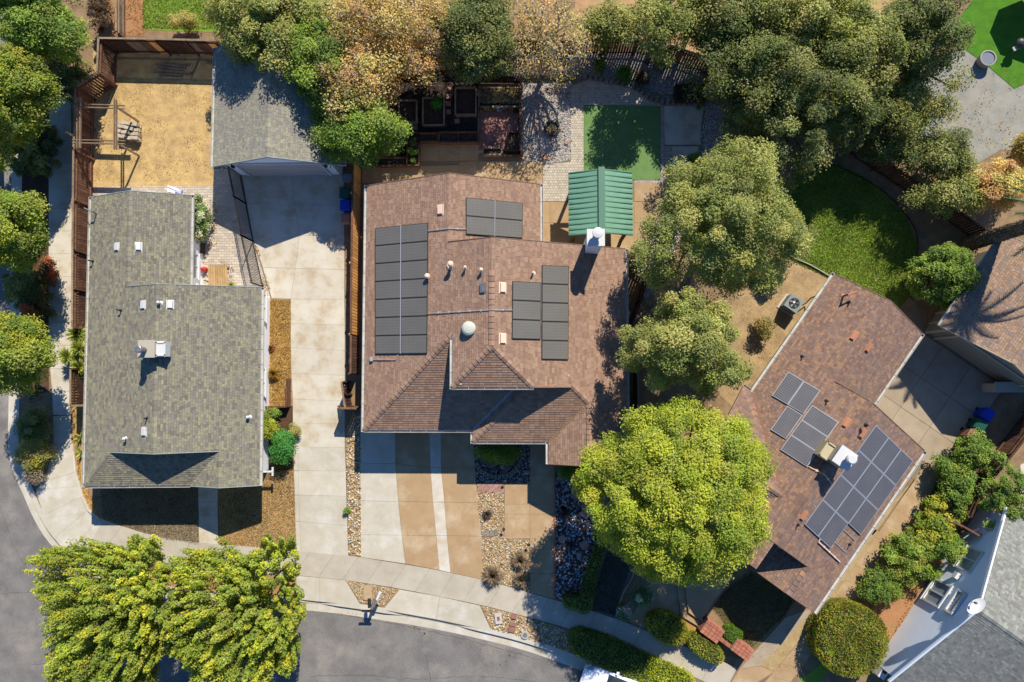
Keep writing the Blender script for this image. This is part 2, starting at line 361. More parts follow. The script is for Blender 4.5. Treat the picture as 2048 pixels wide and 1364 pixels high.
# ------------------------------------------------------------------ roofs
class Plane:
    """z = z0 + k * distance from the line through p in direction n (uphill)"""
    def __init__(s, p, n, k, z0=2.65): s.p = p; s.n = Vector((n[0], n[1])).normalized(); s.k = k; s.z0 = z0
    def z(s, x, y): return s.z0+s.k*((x-s.p[0])*s.n.x+(y-s.p[1])*s.n.y)
    def at(s, px, py, lift=0.0):
        z = s.z0+.5
        for _ in range(12): x, y = W(px, py, z); z = s.z(x, y)+lift
        return Vector((x, y, z))
    def normal(s): return Vector((-s.n.x*s.k, -s.n.y*s.k, 1)).normalized()
def clip(poly, a, b, c):   # keep a*x+b*y+c >= 0
    out = []
    for i in range(len(poly)):
        p, q = poly[i], poly[(i+1) % len(poly)]; dp, dq = a*p[0]+b*p[1]+c, a*q[0]+b*q[1]+c
        if dp >= 0: out.append(p)
        if (dp >= 0) != (dq >= 0): t = dp/(dp-dq); out.append((p[0]+(q[0]-p[0])*t, p[1]+(q[1]-p[1])*t))
    return out
def ccw(P):
    a = sum(P[i][0]*P[(i+1) % len(P)][1]-P[(i+1) % len(P)][0]*P[i][1] for i in range(len(P)))
    return P if a > 0 else P[::-1]
def shingle(mb, poly, pl, pal, seed, expo=.132, tw=(.11, .27), thick=.016, jit=.055, varied=True):
    poly = ccw(poly); rnd = random.Random(seed); cs = expo/math.sqrt(1+pl.k**2)*1.0; n = pl.n; t = Vector((-n.y, n.x))
    S_ = [(p[0]-pl.p[0])*n.x+(p[1]-pl.p[1])*n.y for p in poly]; T_ = [(p[0]-pl.p[0])*t.x+(p[1]-pl.p[1])*t.y for p in poly]
    s = math.floor(min(S_)/cs)*cs
    while s < max(S_):
        row = clip(clip([(a, b) for a, b in zip(S_, T_)], 1, 0, -s), -1, 0, s+cs)
        if len(row) >= 3:
            tmin, tmax = min(p[1] for p in row), max(p[1] for p in row); tt = tmin-rnd.random()*.3
            while tt < tmax:
                w = rnd.uniform(*tw); q = clip(clip(row, 0, 1, -tt), 0, -1, tt+w-.011)
                if len(q) >= 3 and parea(q) > .0006:
                    b = rnd.choice(pal); j = 1+rnd.gauss(0, jit); col = tuple(max(.01, v*j*(1+rnd.gauss(0, .015))) for v in b)
                    up_ = thick*(1.5 if varied and rnd.random() < .4 else 1)+rnd.uniform(0, .002)
                    P = []
                    for a, b2 in q:
                        x = pl.p[0]+n.x*a+t.x*b2; y = pl.p[1]+n.y*a+t.y*b2; P.append((x, y, pl.z(x, y)+.003+up_*(1-(a-s)/cs)))
                    mb.face(P, col)
                    dk = tuple(v*.55 for v in col)
                    for i in range(len(P)):
                        if abs(q[i][0]-s) < 1e-5 and abs(q[(i+1) % len(q)][0]-s) < 1e-5 or abs(q[i][1]-q[(i+1) % len(q)][1]) < 1e-6:
                            A, B = P[i], P[(i+1) % len(P)]; mb.face([A, (A[0], A[1], A[2]-.02), (B[0], B[1], B[2]-.02), B], dk)
                tt += w
        s += cs
def deck(mb, poly, pl, th=.13):
    poly = ccw(poly); P = [(x, y, pl.z(x, y)-th) for x, y in poly]+[(x, y, pl.z(x, y)) for x, y in poly]; n = len(poly); i = len(mb.v); mb.v += P
    mb.f.append(tuple(range(i+n, i+2*n))); mb.f.append(tuple(range(i+n-1, i-1, -1))); mb.c += [(1, 1, 1)]*(n+2)
    for k in range(n): mb.f.append((i+k, i+(k+1) % n, i+n+(k+1) % n, i+n+k))
def caps(mb, a, b, pal, seed, step=.28, w=.15, lift=.02, tick=.8):
    """ridge or hip caps from a up to b (3-D points)"""
    rnd = random.Random(seed); a = Vector(a); b = Vector(b); L = (b-a).length; n = max(1, int(L/step)); d = (b-a)/n; sd = d.normalized().cross(Vector((0, 0, 1))).normalized()
    for i in range(n):
        p = a+d*i; q = p+d*1.0; c = rnd.choice(pal); j = 1+rnd.gauss(0, .07); c = tuple(v*j for v in c); dk = tuple(v*tick for v in c); z1 = Vector((0, 0, lift+(.03 if tick < .5 else .012))); z2 = Vector((0, 0, lift))
        dr = Vector((0, 0, -w*.36))
        A = [p-sd*w+dr+z1, p+z1, p+sd*w+dr+z1]; B = [q-sd*w+dr+z2, q+z2, q+sd*w+dr+z2]
        mb.face([A[0], A[1], B[1], B[0]], c); mb.face([A[1], A[2], B[2], B[1]], c)
        D = Vector((0, 0, -.04)); mb.face([A[0], A[0]+D, A[1]+D, A[1]], dk); mb.face([A[1], A[1]+D, A[2]+D, A[2]], dk)
def roof(house, facets, pal, seed, deckmat, th=.13, **kw):
    dm = MB()
    for poly, pl in facets: deck(dm, poly, pl, th)
    r = build('roof', dm, deckmat, house)
    sm = MB()
    for i, (poly, pl) in enumerate(facets): shingle(sm, poly, pl, pal, seed+i, **kw)
    s = build('shingles', sm, M['tile'], r); s['kind'] = 'stuff'
    return r
def gutter(house, a, b, ma, out, w=.12):
    a = Vector(a); b = Vector(b); o = Vector((out[0], out[1], 0)).normalized()*(w/2+.004); mb = MB()
    d = (b-a).normalized(); z = Vector((0, 0, -.055))
    mb.beam(a+o+z+Vector((0, 0, -.05)), b+o+z+Vector((0, 0, -.05)), w, .012)
    for sgn in (-1, 1): mb.beam(a+o+z+o.normalized()*(w/2*sgn), b+o+z+o.normalized()*(w/2*sgn), .014, .11)
    for e in (a, b): mb.beam(e+o+z-o.normalized()*w/2, e+o+z+o.normalized()*w/2, .012, .11)
    n = int((b-a).length/.8)
    for i in range(n+1): p = a+(b-a)*(i/max(1, n)); mb.beam(p+o+z-o.normalized()*w/2+Vector((0, 0, .057)), p+o+z+o.normalized()*w/2+Vector((0, 0, .057)), .02, .006)
    return build('gutter', mb, ma, house)
def rake(house, a, b, ma, w=.035, h=.16, name='barge_board'):
    mb = MB(); a = Vector(a); b = Vector(b); d = (b-a).normalized(); s = d.cross(Vector((0, 0, 1))).normalized()
    z = Vector((0, 0, -h/2+.035)); P = []
    for e in (a, b):
        for sx, sz in ((-1, -1), (1, -1), (1, 1), (-1, 1)): P.append(e+s*(sx*w/2)+z+Vector((0, 0, sz*h/2)))
    i = len(mb.v); mb.v += [tuple(x) for x in P]
    for f in ((0, 1, 2, 3), (7, 6, 5, 4), (0, 4, 5, 1), (1, 5, 6, 2), (2, 6, 7, 3), (3, 7, 4, 0)): mb.f.append(tuple(i+k for k in f)); mb.c.append((1, 1, 1))
    return build(name, mb, ma, house)
def roof_z(facets, x, y, default=2.5):
    best = None
    for poly, pl in facets:
        if inpoly(np.array([[x, y]]), poly)[0]: z = pl.z(x, y); best = z if best is None else max(best, z)
    return default if best is None else best
def walls(house, foot, facets, ma, under=.135, step=.25):
    foot = ccw(foot); n = len(foot)
    for i in range(n):
        a = Vector((*foot[i], 0)); b = Vector((*foot[(i+1) % n], 0)); L = (b-a).length; k = max(1, int(L/step)); d = (b-a)/k; inn = Vector((-d.y, d.x, 0)).normalized()*.12; mb = MB()
        for j in range(k):
            p, q = a+d*j, a+d*(j+1); zp, zq = roof_z(facets, p.x+inn.x*.2, p.y+inn.y*.2)-under, roof_z(facets, q.x+inn.x*.2, q.y+inn.y*.2)-under
            P = [p, q, q+inn, p+inn]; T = [Vector((p.x, p.y, zp)), Vector((q.x, q.y, zq)), Vector((q.x+inn.x, q.y+inn.y, zq)), Vector((p.x+inn.x, p.y+inn.y, zp))]
            mb.face([P[0], P[1], T[1], T[0]]); mb.face([P[3], T[3], T[2], P[2]]); mb.face([T[0], T[1], T[2], T[3]])
        build('wall', mb, ma, house)
def window(house, c, along, w, h, out, depth=.06, panes=2, frame='white', name='window', ft=.07, gl=(.05, .06, .07)):
    """window centred at c on a wall; along = direction in plan, out = outward"""
    c = Vector(c); a = Vector((along[0], along[1], 0)).normalized(); o = Vector((out[0], out[1], 0)).normalized(); z = Vector((0, 0, 1)); mb = MB()
    def bar(p, q, t): mb.beam(p, q, t, t, up=z)
    F = c+o*depth*.6; L = F-a*w/2; R = F+a*w/2
    bar(L-z*h/2-a*ft/2, R-z*h/2+a*ft/2, ft); bar(L+z*h/2-a*ft/2, R+z*h/2+a*ft/2, ft); mb.beam(L-z*h/2, L+z*h/2, ft, ft, up=o); mb.beam(R-z*h/2, R+z*h/2, ft, ft, up=o)
    for i in range(1, panes): p = L+a*(w*i/panes); mb.beam(p-z*h/2, p+z*h/2, ft*.7, ft*.7, up=o)
    sill = c+o*.08-z*(h/2+.06); mb.beam(sill-a*(w/2+.08), sill+a*(w/2+.08), .12, .04)
    wn = build(name, mb, M[frame], house)
    for i in range(panes):
        p = L+a*(w*(i+.5)/panes)-o*depth*.4; pm = MB(); pm.box(p, (w/panes-.01, .012, h-.01), (a.x, a.y)); build('pane', pm, glass('window_glass', gl), wn)
    return wn
def pipe_vent(r, p, h=.35, rad=.045, ma='dark', lean=None, hat=0):
    mb = MB(); q = Vector(p); mb.tube([q-Vector((0, 0, .05)), q+Vector((0, 0, h))], rad, 8); mb.lathe(q-Vector((0, 0, .03)), [(rad*3, 0), (rad*2.6, .03), (rad*1.2, .08)], 8)
    if hat: mb.lathe(q+Vector((0, 0, h-.05)), [(hat, 0), (hat*1.05, .05), (hat*.5, .12)], 12)
    if lean: mb.tube([q+Vector((0, 0, h-rad)), q+Vector((lean[0], lean[1], h-rad))], rad, 8)
    return build('vent_pipe', mb, M[ma], r)
def box_vent(r, pl, px, py, ma, w=.28, l=.46, h=.12, name='roof_vent'):
    p = pl.at(px, py, h*.6); n = pl.n; d = Vector((n.x, n.y, n.length*pl.k)).normalized(); s = d.cross(Vector((0, 0, 1))).normalized(); u = s.cross(d).normalized(); mb = MB()
    # s = across the slope (along the eave), d = uphill
    def hx(c, a, b, h0, h1, sh=1.0):
        P = [c+s*(sx*a/2)+d*(sy*b/2)+u*h0 for sx, sy in ((-1, -1), (1, -1), (1, 1), (-1, 1))]+[c+s*(sx*a*sh/2)+d*(sy*b*sh/2)+u*h1 for sx, sy in ((-1, -1), (1, -1), (1, 1), (-1, 1))]; mb.hexa(P)
    b = p-u*h*.6; hx(b, l+.1, w+.12, 0, .025, .98); hx(b, l*.8, w*.8, .02, h*.7); hx(b, l, w, h*.62, h, .9)
    return build(name, mb, M[ma], r)
def rect(x0, y0, x1, y1): return [(x0, y0), (x1, y0), (x1, y1), (x0, y1)]

# ================================================================== grey-green house on the left
e = 2.65
GG = [S(157, 151, 123, 1.5), S(150, 144, 124, 1.5), S(141, 134, 118, 1.5), S(164, 158, 126, 1.5), S(144, 137, 123, 1.5), S(154, 147, 123, 1.5), S(130, 122, 108, 1.5)]
k = .38
xL = W(175, 700, e)[0]; xR = W(521, 700, e)[0]; x1 = W(384, 450, e)[0]
yN1 = W(176, 392, e)[1]; yN2 = W(521, 577, e)[1]; yS = W(270, 970, e)[1]
r1 = (xL+x1)/2; r2 = (xL+xR)/2; zr1 = e+k*(r1-xL); zr2 = e+k*(r2-xL)
x3 = W(433, 940, 3.5)[0]; z3 = e+k*(xR-x3); x4 = 2*x3-xR
yG = yS+(z3-e)/k; yV = W(433, 977, z3)[1]
PL = Plane((xL, yS), (1, 0), k); PR = Plane((xR, yS), (-1, 0), k); PR1 = Plane((x1, yS), (-1, 0), k); PS = Plane((xL, yS), (0, 1), k); PG = Plane((x4, yS), (1, 0), k)
LH = thing('house', 'single-storey house with mottled grey-green shingle roof and a white chimney, at the left', 'house', (r2, (yN1+yS)/2, 0))
xg = xL+(yG-yS)
fac = [([(xL, yN2), (r1, yN2), (r1, yN1), (xL, yN1)], PL), ([(r1, yN2), (x1, yN2), (x1, yN1), (r1, yN1)], PR1),
       ([(xL, yG), (r2, yG), (r2, yN2), (xL, yN2)], PL), ([(xL, yS), (xg, yG), (xL, yG)], PL),
       ([(r2, yG), (xR, yG), (xR, yN2), (r2, yN2)], PR), ([(x3, yV), (xR, yV), (xR, yG), (x3, yG)], PR),
       ([(xL, yS), (x4, yS), (x3, yG), (xg, yG)], PS), ([(x4, yV), (x3, yV), (x3, yG), (x4, yS)], PG)]
R = roof(LH, fac, GG, 100, mat('deck_pale', S(186, 186, 176)), varied=True)
cm = MB(); caps(cm, (r2, yG, zr2), (r2, yN2, zr2), GG, 1); caps(cm, (r1, yN2, zr1), (r1, yN1, zr1), GG, 2); caps(cm, (x3, yV, z3), (x3, yG, z3), GG, 3); caps(cm, (xL, yS, e), (xg, yG, PL.z(xg, yG)), GG, 4)
o = build('ridge_caps', cm, M['tile'], R); o['kind'] = 'stuff'
gutter(LH, (xL, yS-.05, e), (xL, yN1, e), M['gutterw'], (-1, 0), .15); gutter(LH, (xL, yS, e), (x4, yS, e), M['gutterw'], (0, -1), .12)
gutter(LH, (xR, yV, e), (xR, yN2, e), M['gutterw'], (1, 0), .15); gutter(LH, (x1, yN2+.1, e), (x1, yN1, e), M['gutterw'], (1, 0), .15)
bb = mat('barge_grey', S(176, 184, 176))
for A, B in (((xL, yN1, e), (r1, yN1, zr1)), ((r1, yN1, zr1), (x1, yN1, e)), ((r1, yN2+.02, zr1+.02), (r2, yN2+.02, zr2)), ((r2, yN2+.02, zr2), (xR, yN2+.02, e)), ((x4, yV, e), (x3, yV, z3)), ((x3, yV, z3), (xR, yV, e)),
             ((xg, yG-.02, PL.z(xg, yG)+.02), (r2, yG-.02, zr2)), ((r2, yG-.02, zr2), (x3, yG-.02, z3))): rake(LH, A, B, bb)
# gable wall under the upper verge
gm = MB(); gm.prism([(xg+.3, yG+.12), (x3-.3, yG+.12), (x3-.3, yG+.24), (xg+.3, yG+.24)], e, e+.4)
gw = MB(); gw.face([(xg+.1, yG+.15, z3-.25), (x3-.1, yG+.15, z3-.25), (r2, yG+.15, zr2-.14)]); build('gable_wall', gw, M['wallwhite'], LH)
ov = .5
foot = [(xL+ov, yS+ov), (xR-ov, yS+ov), (xR-ov, yN2-.3), (x1-ov, yN2-.3), (x1-ov, yN1-.35), (xL+ov, yN1-.35)]
walls(LH, foot, fac, M['wallwhite'])
for py, hh in ((616, 1.5), (767, 1.5)):
    y = W(530, py, 1.5)[1]; window(LH, (xR-ov+.02, y, 1.5), (0, 1), 1.6, 1.15, (1, 0), panes=2, gl=(.25, .28, .30))
y = W(394, 530, 1.5)[1]; window(LH, (x1-ov+.02, y, 1.5), (0, 1), 1.45, 1.25, (1, 0), panes=2, gl=(.04, .05, .06))
bmb = MB(); y = W(535, 945, 1.2)[1]; bmb.box((xR-ov+.35, y, 1.2), (.8, .1, .12)); bmb.box((xR-ov+.7, y, 1.2), (.1, .5, .08)); build('wall_lamp', bmb, M['white'], LH)
for px, py in ((235, 492), (279, 492), (286, 609), (341, 609), (285, 863)):
    pl = PL if px < 312 and not (py < 560 and px > 254) else (PR1 if py < 560 else PR); box_vent(R, pl, px, py, 'white', w=.27, l=.42)
for px, py, pl, h, mt, ln in ((197, 425, PL, .5, 'metal', (-.45, .2)), (189, 521, PL, .3, 'dark', (-.15, .03)), (244, 620, PL, .3, 'dark', (-.12, .03)), (293, 836, PL, .3, 'dark', None)):
    pipe_vent(R, pl.at(px, py, 0), h, .04, mt, ln)
for px, py, pl in ((251, 876, PL), (322, 606, PR), (497, 836, PR)): pipe_vent(R, pl.at(px, py, 0), .28, .05, 'white', hat=.09)
# chimney with pale cap, panelled east face and flue pipe
c0 = W3(277, 681, 5.25); c1 = W3(308, 714, 5.25); ch = MB(); cx, cy = (c0.x+c1.x)/2, (c0.y+c1.y)/2; wx, wy = abs(c1.x-c0.x), abs(c1.y-c0.y)
ch.box((cx, cy, 4.55), (wx-.1, wy-.06, 1.36)); CH = build('chimney', ch, M['white'], LH)
ch = MB(); ch.box((cx, cy, 5.24), (wx+.06, wy+.06, .05)); build('chimney_cap', ch, M['trim'], CH)
ch = MB(); sx = c1.x-.05; ch.box((sx+.26, cy, 4.72), (.5, wy-.08, .5)); ch.box((sx+.26, cy, 4.985), (.54, wy-.04, .03))
for q in (-1, 1): ch.box((sx+.26, cy+q*(wy/2-.1), 5.02), (.54, .08, .05)); ch.box((sx+.26+q*.23, cy, 5.02), (.07, wy-.05, .05))
build('flashing_box', ch, M['white'], CH)
fl = MB(); f0 = W3(289, 699, 5.3); fl.tube([f0, f0+Vector((0, 0, .62))], .13, 14); fl.lathe(f0+Vector((0, 0, .45)), [(.15, 0), (.2, .03), (.2, .2), (.16, .22)], 16); build('flue_pipe', fl, M['metal'], CH)

# ================================================================== garage at the back left
kG = .42
gx0 = W(428, 250, e)[0]; gx1 = W(687, 330, e)[0]; gyS = W(428, 333, e)[1]; gyN = W(432, 96, e)[1]; gr = (gx0+gx1)/2; gz = e+kG*(gr-gx0)
GA = thing('garage', 'detached garage with mottled grey-green gable roof and wide white door facing the concrete court', 'garage', (gr, (gyS+gyN)/2, 0))
PGl = Plane((gx0, gyS), (1, 0), kG); PGr = Plane((gx1, gyS), (-1, 0), kG)
fg = [(rect(gx0, gyS, gr, gyN), PGl), (rect(gr, gyS, gx1, gyN), PGr)]
GP = [S(166, 161, 138, 1.48), S(158, 153, 136, 1.48), S(150, 144, 130, 1.48), S(172, 167, 140, 1.48), S(154, 147, 135, 1.48), S(163, 157, 138, 1.48)]
R = roof(GA, fg, GP, 200, mat('deck_pale', S(186, 186, 176)))
cm = MB(); caps(cm, (gr, gyS, gz), (gr, gyN, gz), GP, 6); o = build('ridge_caps', cm, M['tile'], R); o['kind'] = 'stuff'
gutter(GA, (gx0, gyS, e), (gx0, gyN, e), M['gutterw'], (-1, 0), .15); gutter(GA, (gx1, gyS, e), (gx1, gyN, e), M['gutterw'], (1, 0), .12)
for A, B in (((gx0, gyS, e), (gr, gyS, gz)), ((gr, gyS, gz), (gx1, gyS, e)), ((gx0, gyN, e), (gr, gyN, gz)), ((gr, gyN, gz), (gx1, gyN, e))): rake(GA, A, B, bb)
wy0 = W(560, 350, 0)[1]; gxa = W(479, 350, 0)[0]; gxb = W(686, 349, 0)[0]
walls(GA, rect(gxa, wy0, gxb, gyN-.35), fg, M['bluewhite'])
da, db = W(504, 350)[0], W(660, 349)[0]; dm = MB()
for i in range(4): dm.box(((da+db)/2, wy0-.03, .03+.27+i*.545), (db-da, .05, .53))
DG = build('garage_door', dm, M['garagedoor'], GA)
dm = MB()
for x in (da-.09, db+.09): dm.box((x, wy0-.05, 1.13), (.14, .09, 2.26))
dm.box(((da+db)/2, wy0-.05, 2.3), (db-da+.36, .09, .14)); build('door_trim', dm, M['white'], GA)
for x in (gxa+.05, gxb-.05): dm = MB(); dm.tube([(x, wy0-.08, 0), (x, wy0-.08, 2.3), (x, wy0-.4, 2.5)], .045, 6); build('downspout', dm, M['gutterw'], GA)
for x in (gxa+.5, gxb-.45): dm = MB(); dm.box((x, wy0-.1, 2.05), (.14, .16, .28)); build('wall_lamp', dm, M['black'], GA)

# ================================================================== brown house in the middle
k = .45
xL = W(731, 620, e)[0]; xR = W(1253, 700, e)[0]; x1 = W(1081, 430, e)[0]; yN1 = W(732, 371, e)[1]; yN2 = W(1255, 498, e)[1]
yA = W(840, 860, e)[1]; yB = W(1020, 883, e)[1]; xC = W(946, 872, e)[0]; xD = W(1097, 905, e)[0]; yV = W(1098, 928, e)[1]
r1 = (xL+x1)/2; r2 = (xL+xR)/2; z1 = e+k*(r1-xL); z2 = e+k*(r2-xL); xU = W(905, 725, 4.97)[0]; zU = e+k*(xU-xL)
yU = W(985, 774, zU)[1]; r3 = (xD+xR)/2; z3 = e+k*(xR-r3); zapex = z2; yAp = yU+(z2-zU)/k
PL = Plane((xL, yA), (1, 0), k); PR = Plane((xR, yA), (-1, 0), k); PR1 = Plane((x1, yA), (-1, 0), k); PU = Plane((xL, yU), (0, 1), k, zU)
PA = Plane((xL, yA), (0, 1), k); PB = Plane((xC, yB), (0, 1), k); PC = Plane((xC, yB), (1, 0), k); PD = Plane((xD, yV), (1, 0), k)
yW = yU+.12   # face of the upper wall
xU2 = 2*r2-xU        # where the hip meets the right slope
zB = PB.z(0, yW); xH = xR-(zB-e)/k   # top of facet B on the right slope
y3 = yB+(z3-e)/k     # hip end above the front gable
yH = yA+(xU-xL)      # where the left hip reaches the upper eave
PB_top = PB.z(0, yW)
xCt = xC+(yW-yB); xVt = xC+(yW-yA)
MH = thing('house', 'large brown-shingled house in the middle with matt solar panels on three slopes', 'house', (r2, (yN1+yA)/2, 0))
fac = [(rect(xL, yN2, r1, yN1), PL), (rect(r1, yN2, x1, yN1), PR1), (rect(xL, yH, r2, yN2), PL),
       ([(xU, yAp), (r2, yAp), (r2, yH), (xU, yH)], PL) if yAp < yH else None,
       ([(xU, yU), (r2, yAp), (xU, yAp)], PL), ([(xL, yA), (xU, yH), (xL, yH)], PL),
       (rect(r2, yAp, xR, yN2), PR), ([(r2, yAp), (xU2, yU), (xH, yU), (xR, yU), (xR, yAp)], PR),
       ([(xU, yU), (xU2, yU), (r2, yAp)], PU),
       ([(xH, yW), (r3, y3), (xR, y3), (xR, yU), (xH, yU)], PR), (rect(r3, yV, xR, y3), PR),
       ([(xL, yA), (xC, yA), (xVt, yW), (xU, yW), (xU, yH)], PA),
       ([(xC, yA), (xC, yB), (xCt, yW), (xVt, yW)], PC),
       ([(xC, yB), (xD, yB), (r3, y3), (xH, yW), (xCt, yW)], PB),
       ([(xD, yV), (r3, yV), (r3, y3), (xD, yB)], PD)]
fac = [f for f in fac if f]
BR = [S(176, 142, 118, 1.52), S(170, 136, 112, 1.52), S(182, 148, 122, 1.52), S(165, 131, 108, 1.52), S(174, 139, 114, 1.52), S(158, 125, 104, 1.52)]
R = roof(MH, fac, BR, 300, mat('deck_brown', S(150, 116, 98)), tw=(.26, .31), jit=.045, thick=.021, varied=False, expo=.14)
cm = MB()
for i, (A, B) in enumerate((((r2, yAp+3.9, z2), (r2, yN2, z2)), ((r1, yN2, z1), (r1, yN1, z1)))): caps(cm, A, B, BR, 20+i, w=.13, lift=.005)
for i, (A, B) in enumerate((((r2, yAp, z2), (r2, yAp+3.9, z2)), ((xL, yA, e), (xU, yH, zU)), ((xU, yU, zU), (r2, yAp, z2)), ((xU2, yU, zU), (r2, yAp, z2)), ((xC, yB, e), (xCt, yW, zB)), ((r3, y3, z3), (xH, yW, zB)), ((r3, yV, z3), (r3, y3, z3)))): caps(cm, A, B, BR, 30+i, lift=.035, tick=.3)
o = build('ridge_caps', cm, M['tile'], R); o['kind'] = 'stuff'
gutter(MH, (xL, yA-.1, e), (xL, yN1, e), M['gutterw'], (-1, 0), .15); gutter(MH, (xL, yA, e), (xC, yA, e), M['gutterw'], (0, -1), .13)
gutter(MH, (xC, yB-.1, e), (xC, yA-.16, e), M['gutterw'], (-1, 0), .13); gutter(MH, (xC, yB, e), (xD-.16, yB, e), M['gutterw'], (0, -1), .13)
gutter(MH, (xD, yV, e), (xD, yB-.02, e), M['gutterw'], (-1, 0), .14); gutter(MH, (xR, yV, e), (xR, yN2, e), M['gutterw'], (1, 0), .12)
gutter(MH, (x1, yN2+.15, e), (x1, yN1, e), M['gutterw'], (1, 0), .13); gutter(MH, (xU, yU-.1, zU), (xU, yH, zU), M['gutterw'], (-1, 0), .13); gutter(MH, (xU, yU, zU), (xU2, yU, zU), M['gutterw'], (0, -1), .13)
bbr = mat('barge_brown', S(150, 116, 98))
for A, B in (((xL, yN1, e), (r1, yN1, z1)), ((r1, yN1, z1), (x1, yN1, e)), ((r1, yN2+.02, z1+.02), (r2, yN2+.02, z2)), ((r2, yN2+.02, z2), (xR, yN2+.02, e)), ((xD, yV, e), (r3, yV, z3)), ((r3, yV, z3), (xR, yV, e)), ((xU2, yU-.02, zU), (xH, yU-.02, PR.z(xH, 0)))): rake(MH, A, B, bbr)
# valley flashing
vm = MB(); a = Vector((xC, yA, e+.03)); b = Vector((xVt, yW, PA.z(0, yW)+.03)); vm.beam(a, b, .12, .012); build('valley_flashing', vm, M['metal'], MH)
vm = MB(); a = Vector((xD, yB, e+.035)); b = Vector((r3, y3, z3+.035)); vm.beam(a, b, .06, .012); build('valley_flashing', vm, mat('valley_tan', S(176, 140, 96)), MH)
ov = .5
cream = mat('cream_stucco', S(214, 204, 176), bump=.15)
foot = [(xL+ov, yA+ov), (xC+ov, yA+ov), (xC+ov, yB+1.6), (xD+ov, yB+1.6), (xD+ov, yV+.4), (xR-ov, yV+.4), (xR-ov, yN2-.3), (x1-ov, yN2-.3), (x1-ov, yN1-.4), (xL+ov, yN1-.4)]
walls(MH, foot, fac, cream)
um = MB(); um.box((xU+.45, (yW+yH)/2, (zU+2.7)/2+.1), (.12, yH-yW, zU-2.7)); um.box(((xU+xH)/2+.2, yW+.5, 3.9), (xH-xU-.6, .12, .5)); build('upper_wall', um, cream, MH)
um = MB(); N_ = 30
for i in range(N_):
    xa = xU+.1+(xH-xU-.2)*i/N_; xb = xU+.1+(xH-xU-.2)*(i+1)/N_; ta, tb = min(zU, PR.z(xa, 0))-.15, min(zU, PR.z(xb, 0))-.15
    um.face([(xa, yW, 3.3), (xb, yW, 3.3), (xb, yW, tb), (xa, yW, ta)])
build('upper_wall', um, cream, MH)
for i, (a, b) in enumerate(((727+8, 850), (862, 938))):   # garage doors under the front eave
    dx0, dx1 = W(a+6, 850)[0], W(b, 850)[0]; dm = MB()
    for j in range(4): dm.box(((dx0+dx1)/2, yA+ov-.03, .3+j*.545), (dx1-dx0, .05, .53))
    build('garage_door', dm, M['trim'], MH)
for px, py, pl, mt in ((880, 419, PL, 'tan_vent'), (1006, 575, PR, 'tan_vent'), (1006, 677, PR, 'tan_vent'), (965, 576, PL, 'metal')): box_vent(R, pl, px, py, mt, w=.3, l=.5)
for px, py, pl, h, rd_, hat in ((903, 531, PL, .55, .09, .15), (931, 536, PL, .3, .05, .08), (963, 541, PL, .3, .05, .1), (1066, 547, PR, .3, .05, .06), (856, 554, PL, .35, .09, .14)): pipe_vent(R, pl.at(px, py, 0), h, rd_, 'tan_vent', hat=hat)
p = PL.at(938, 657, .1); sm = MB(); sm.lathe(p-Vector((0, 0, .2)), [(.42, 0), (.40, .1), (.37, .12), (.37, .3), (.34, .36), (.25, .42), (.1, .45)], 24); build('tube_skylight', sm, mat('skylight_dome', S(222, 222, 200), rough=.3, fine=.03), R, smooth=False)
def conduit(par, pts, pls, ma='frame_w', rad=.022):
    P = [pl.at(*q, .08) for q, pl in zip(pts, pls)]; mb = MB(); mb.tube(P, rad, 6)
    for a, b in zip(P, P[1:]):
        n = int((b-a).length/.7)
        for i in range(1, n+1): c = a+(b-a)*(i/(n+1)); mb.box(c-Vector((0, 0, .04)), (.1, .1, .08))
    return build('conduit', mb, M[ma], par)
conduit(R, [(855, 461), (897, 457), (932, 458)], [PL, PR1, PR1]); conduit(R, [(856, 627), (985, 620), (1025, 620)], [PL, PR, PR]); conduit(R, [(744, 719), (792, 719), (795, 709)], [PL, PL, PL])
jb = PL.at(743, 718, .1); jm = MB(); jm.box(jb, (.16, .25, .12)); build('junction_box', jm, M['frame_w'], R)
# chimney
c0 = W3(1174.5, 458.5, 6.0); c1 = W3(1209, 491, 6.0); cx, cy = (c0.x+c1.x)/2, (c0.y+c1.y)/2; wx, wy = c1.x-c0.x, c0.y-c1.y
ch = MB(); ch.box((cx, cy, 2.95), (wx-.14, wy-.1, 5.9)); CH = build('chimney', ch, M['wallwhite'], MH)
ch = MB(); ch.box((cx, cy, 5.96), (wx+.04, wy+.04, .1)); build('chimney_cap', ch, M['white'], CH)
ch = MB(); f0 = W3(1194, 469, 6.1); ch.lathe(f0, [(.17, 0), (.17, .3), (.27, .32), (.28, .45), (.27, .5), (.1, .54)], 22); build('flue_pipe', ch, M['white'], CH)

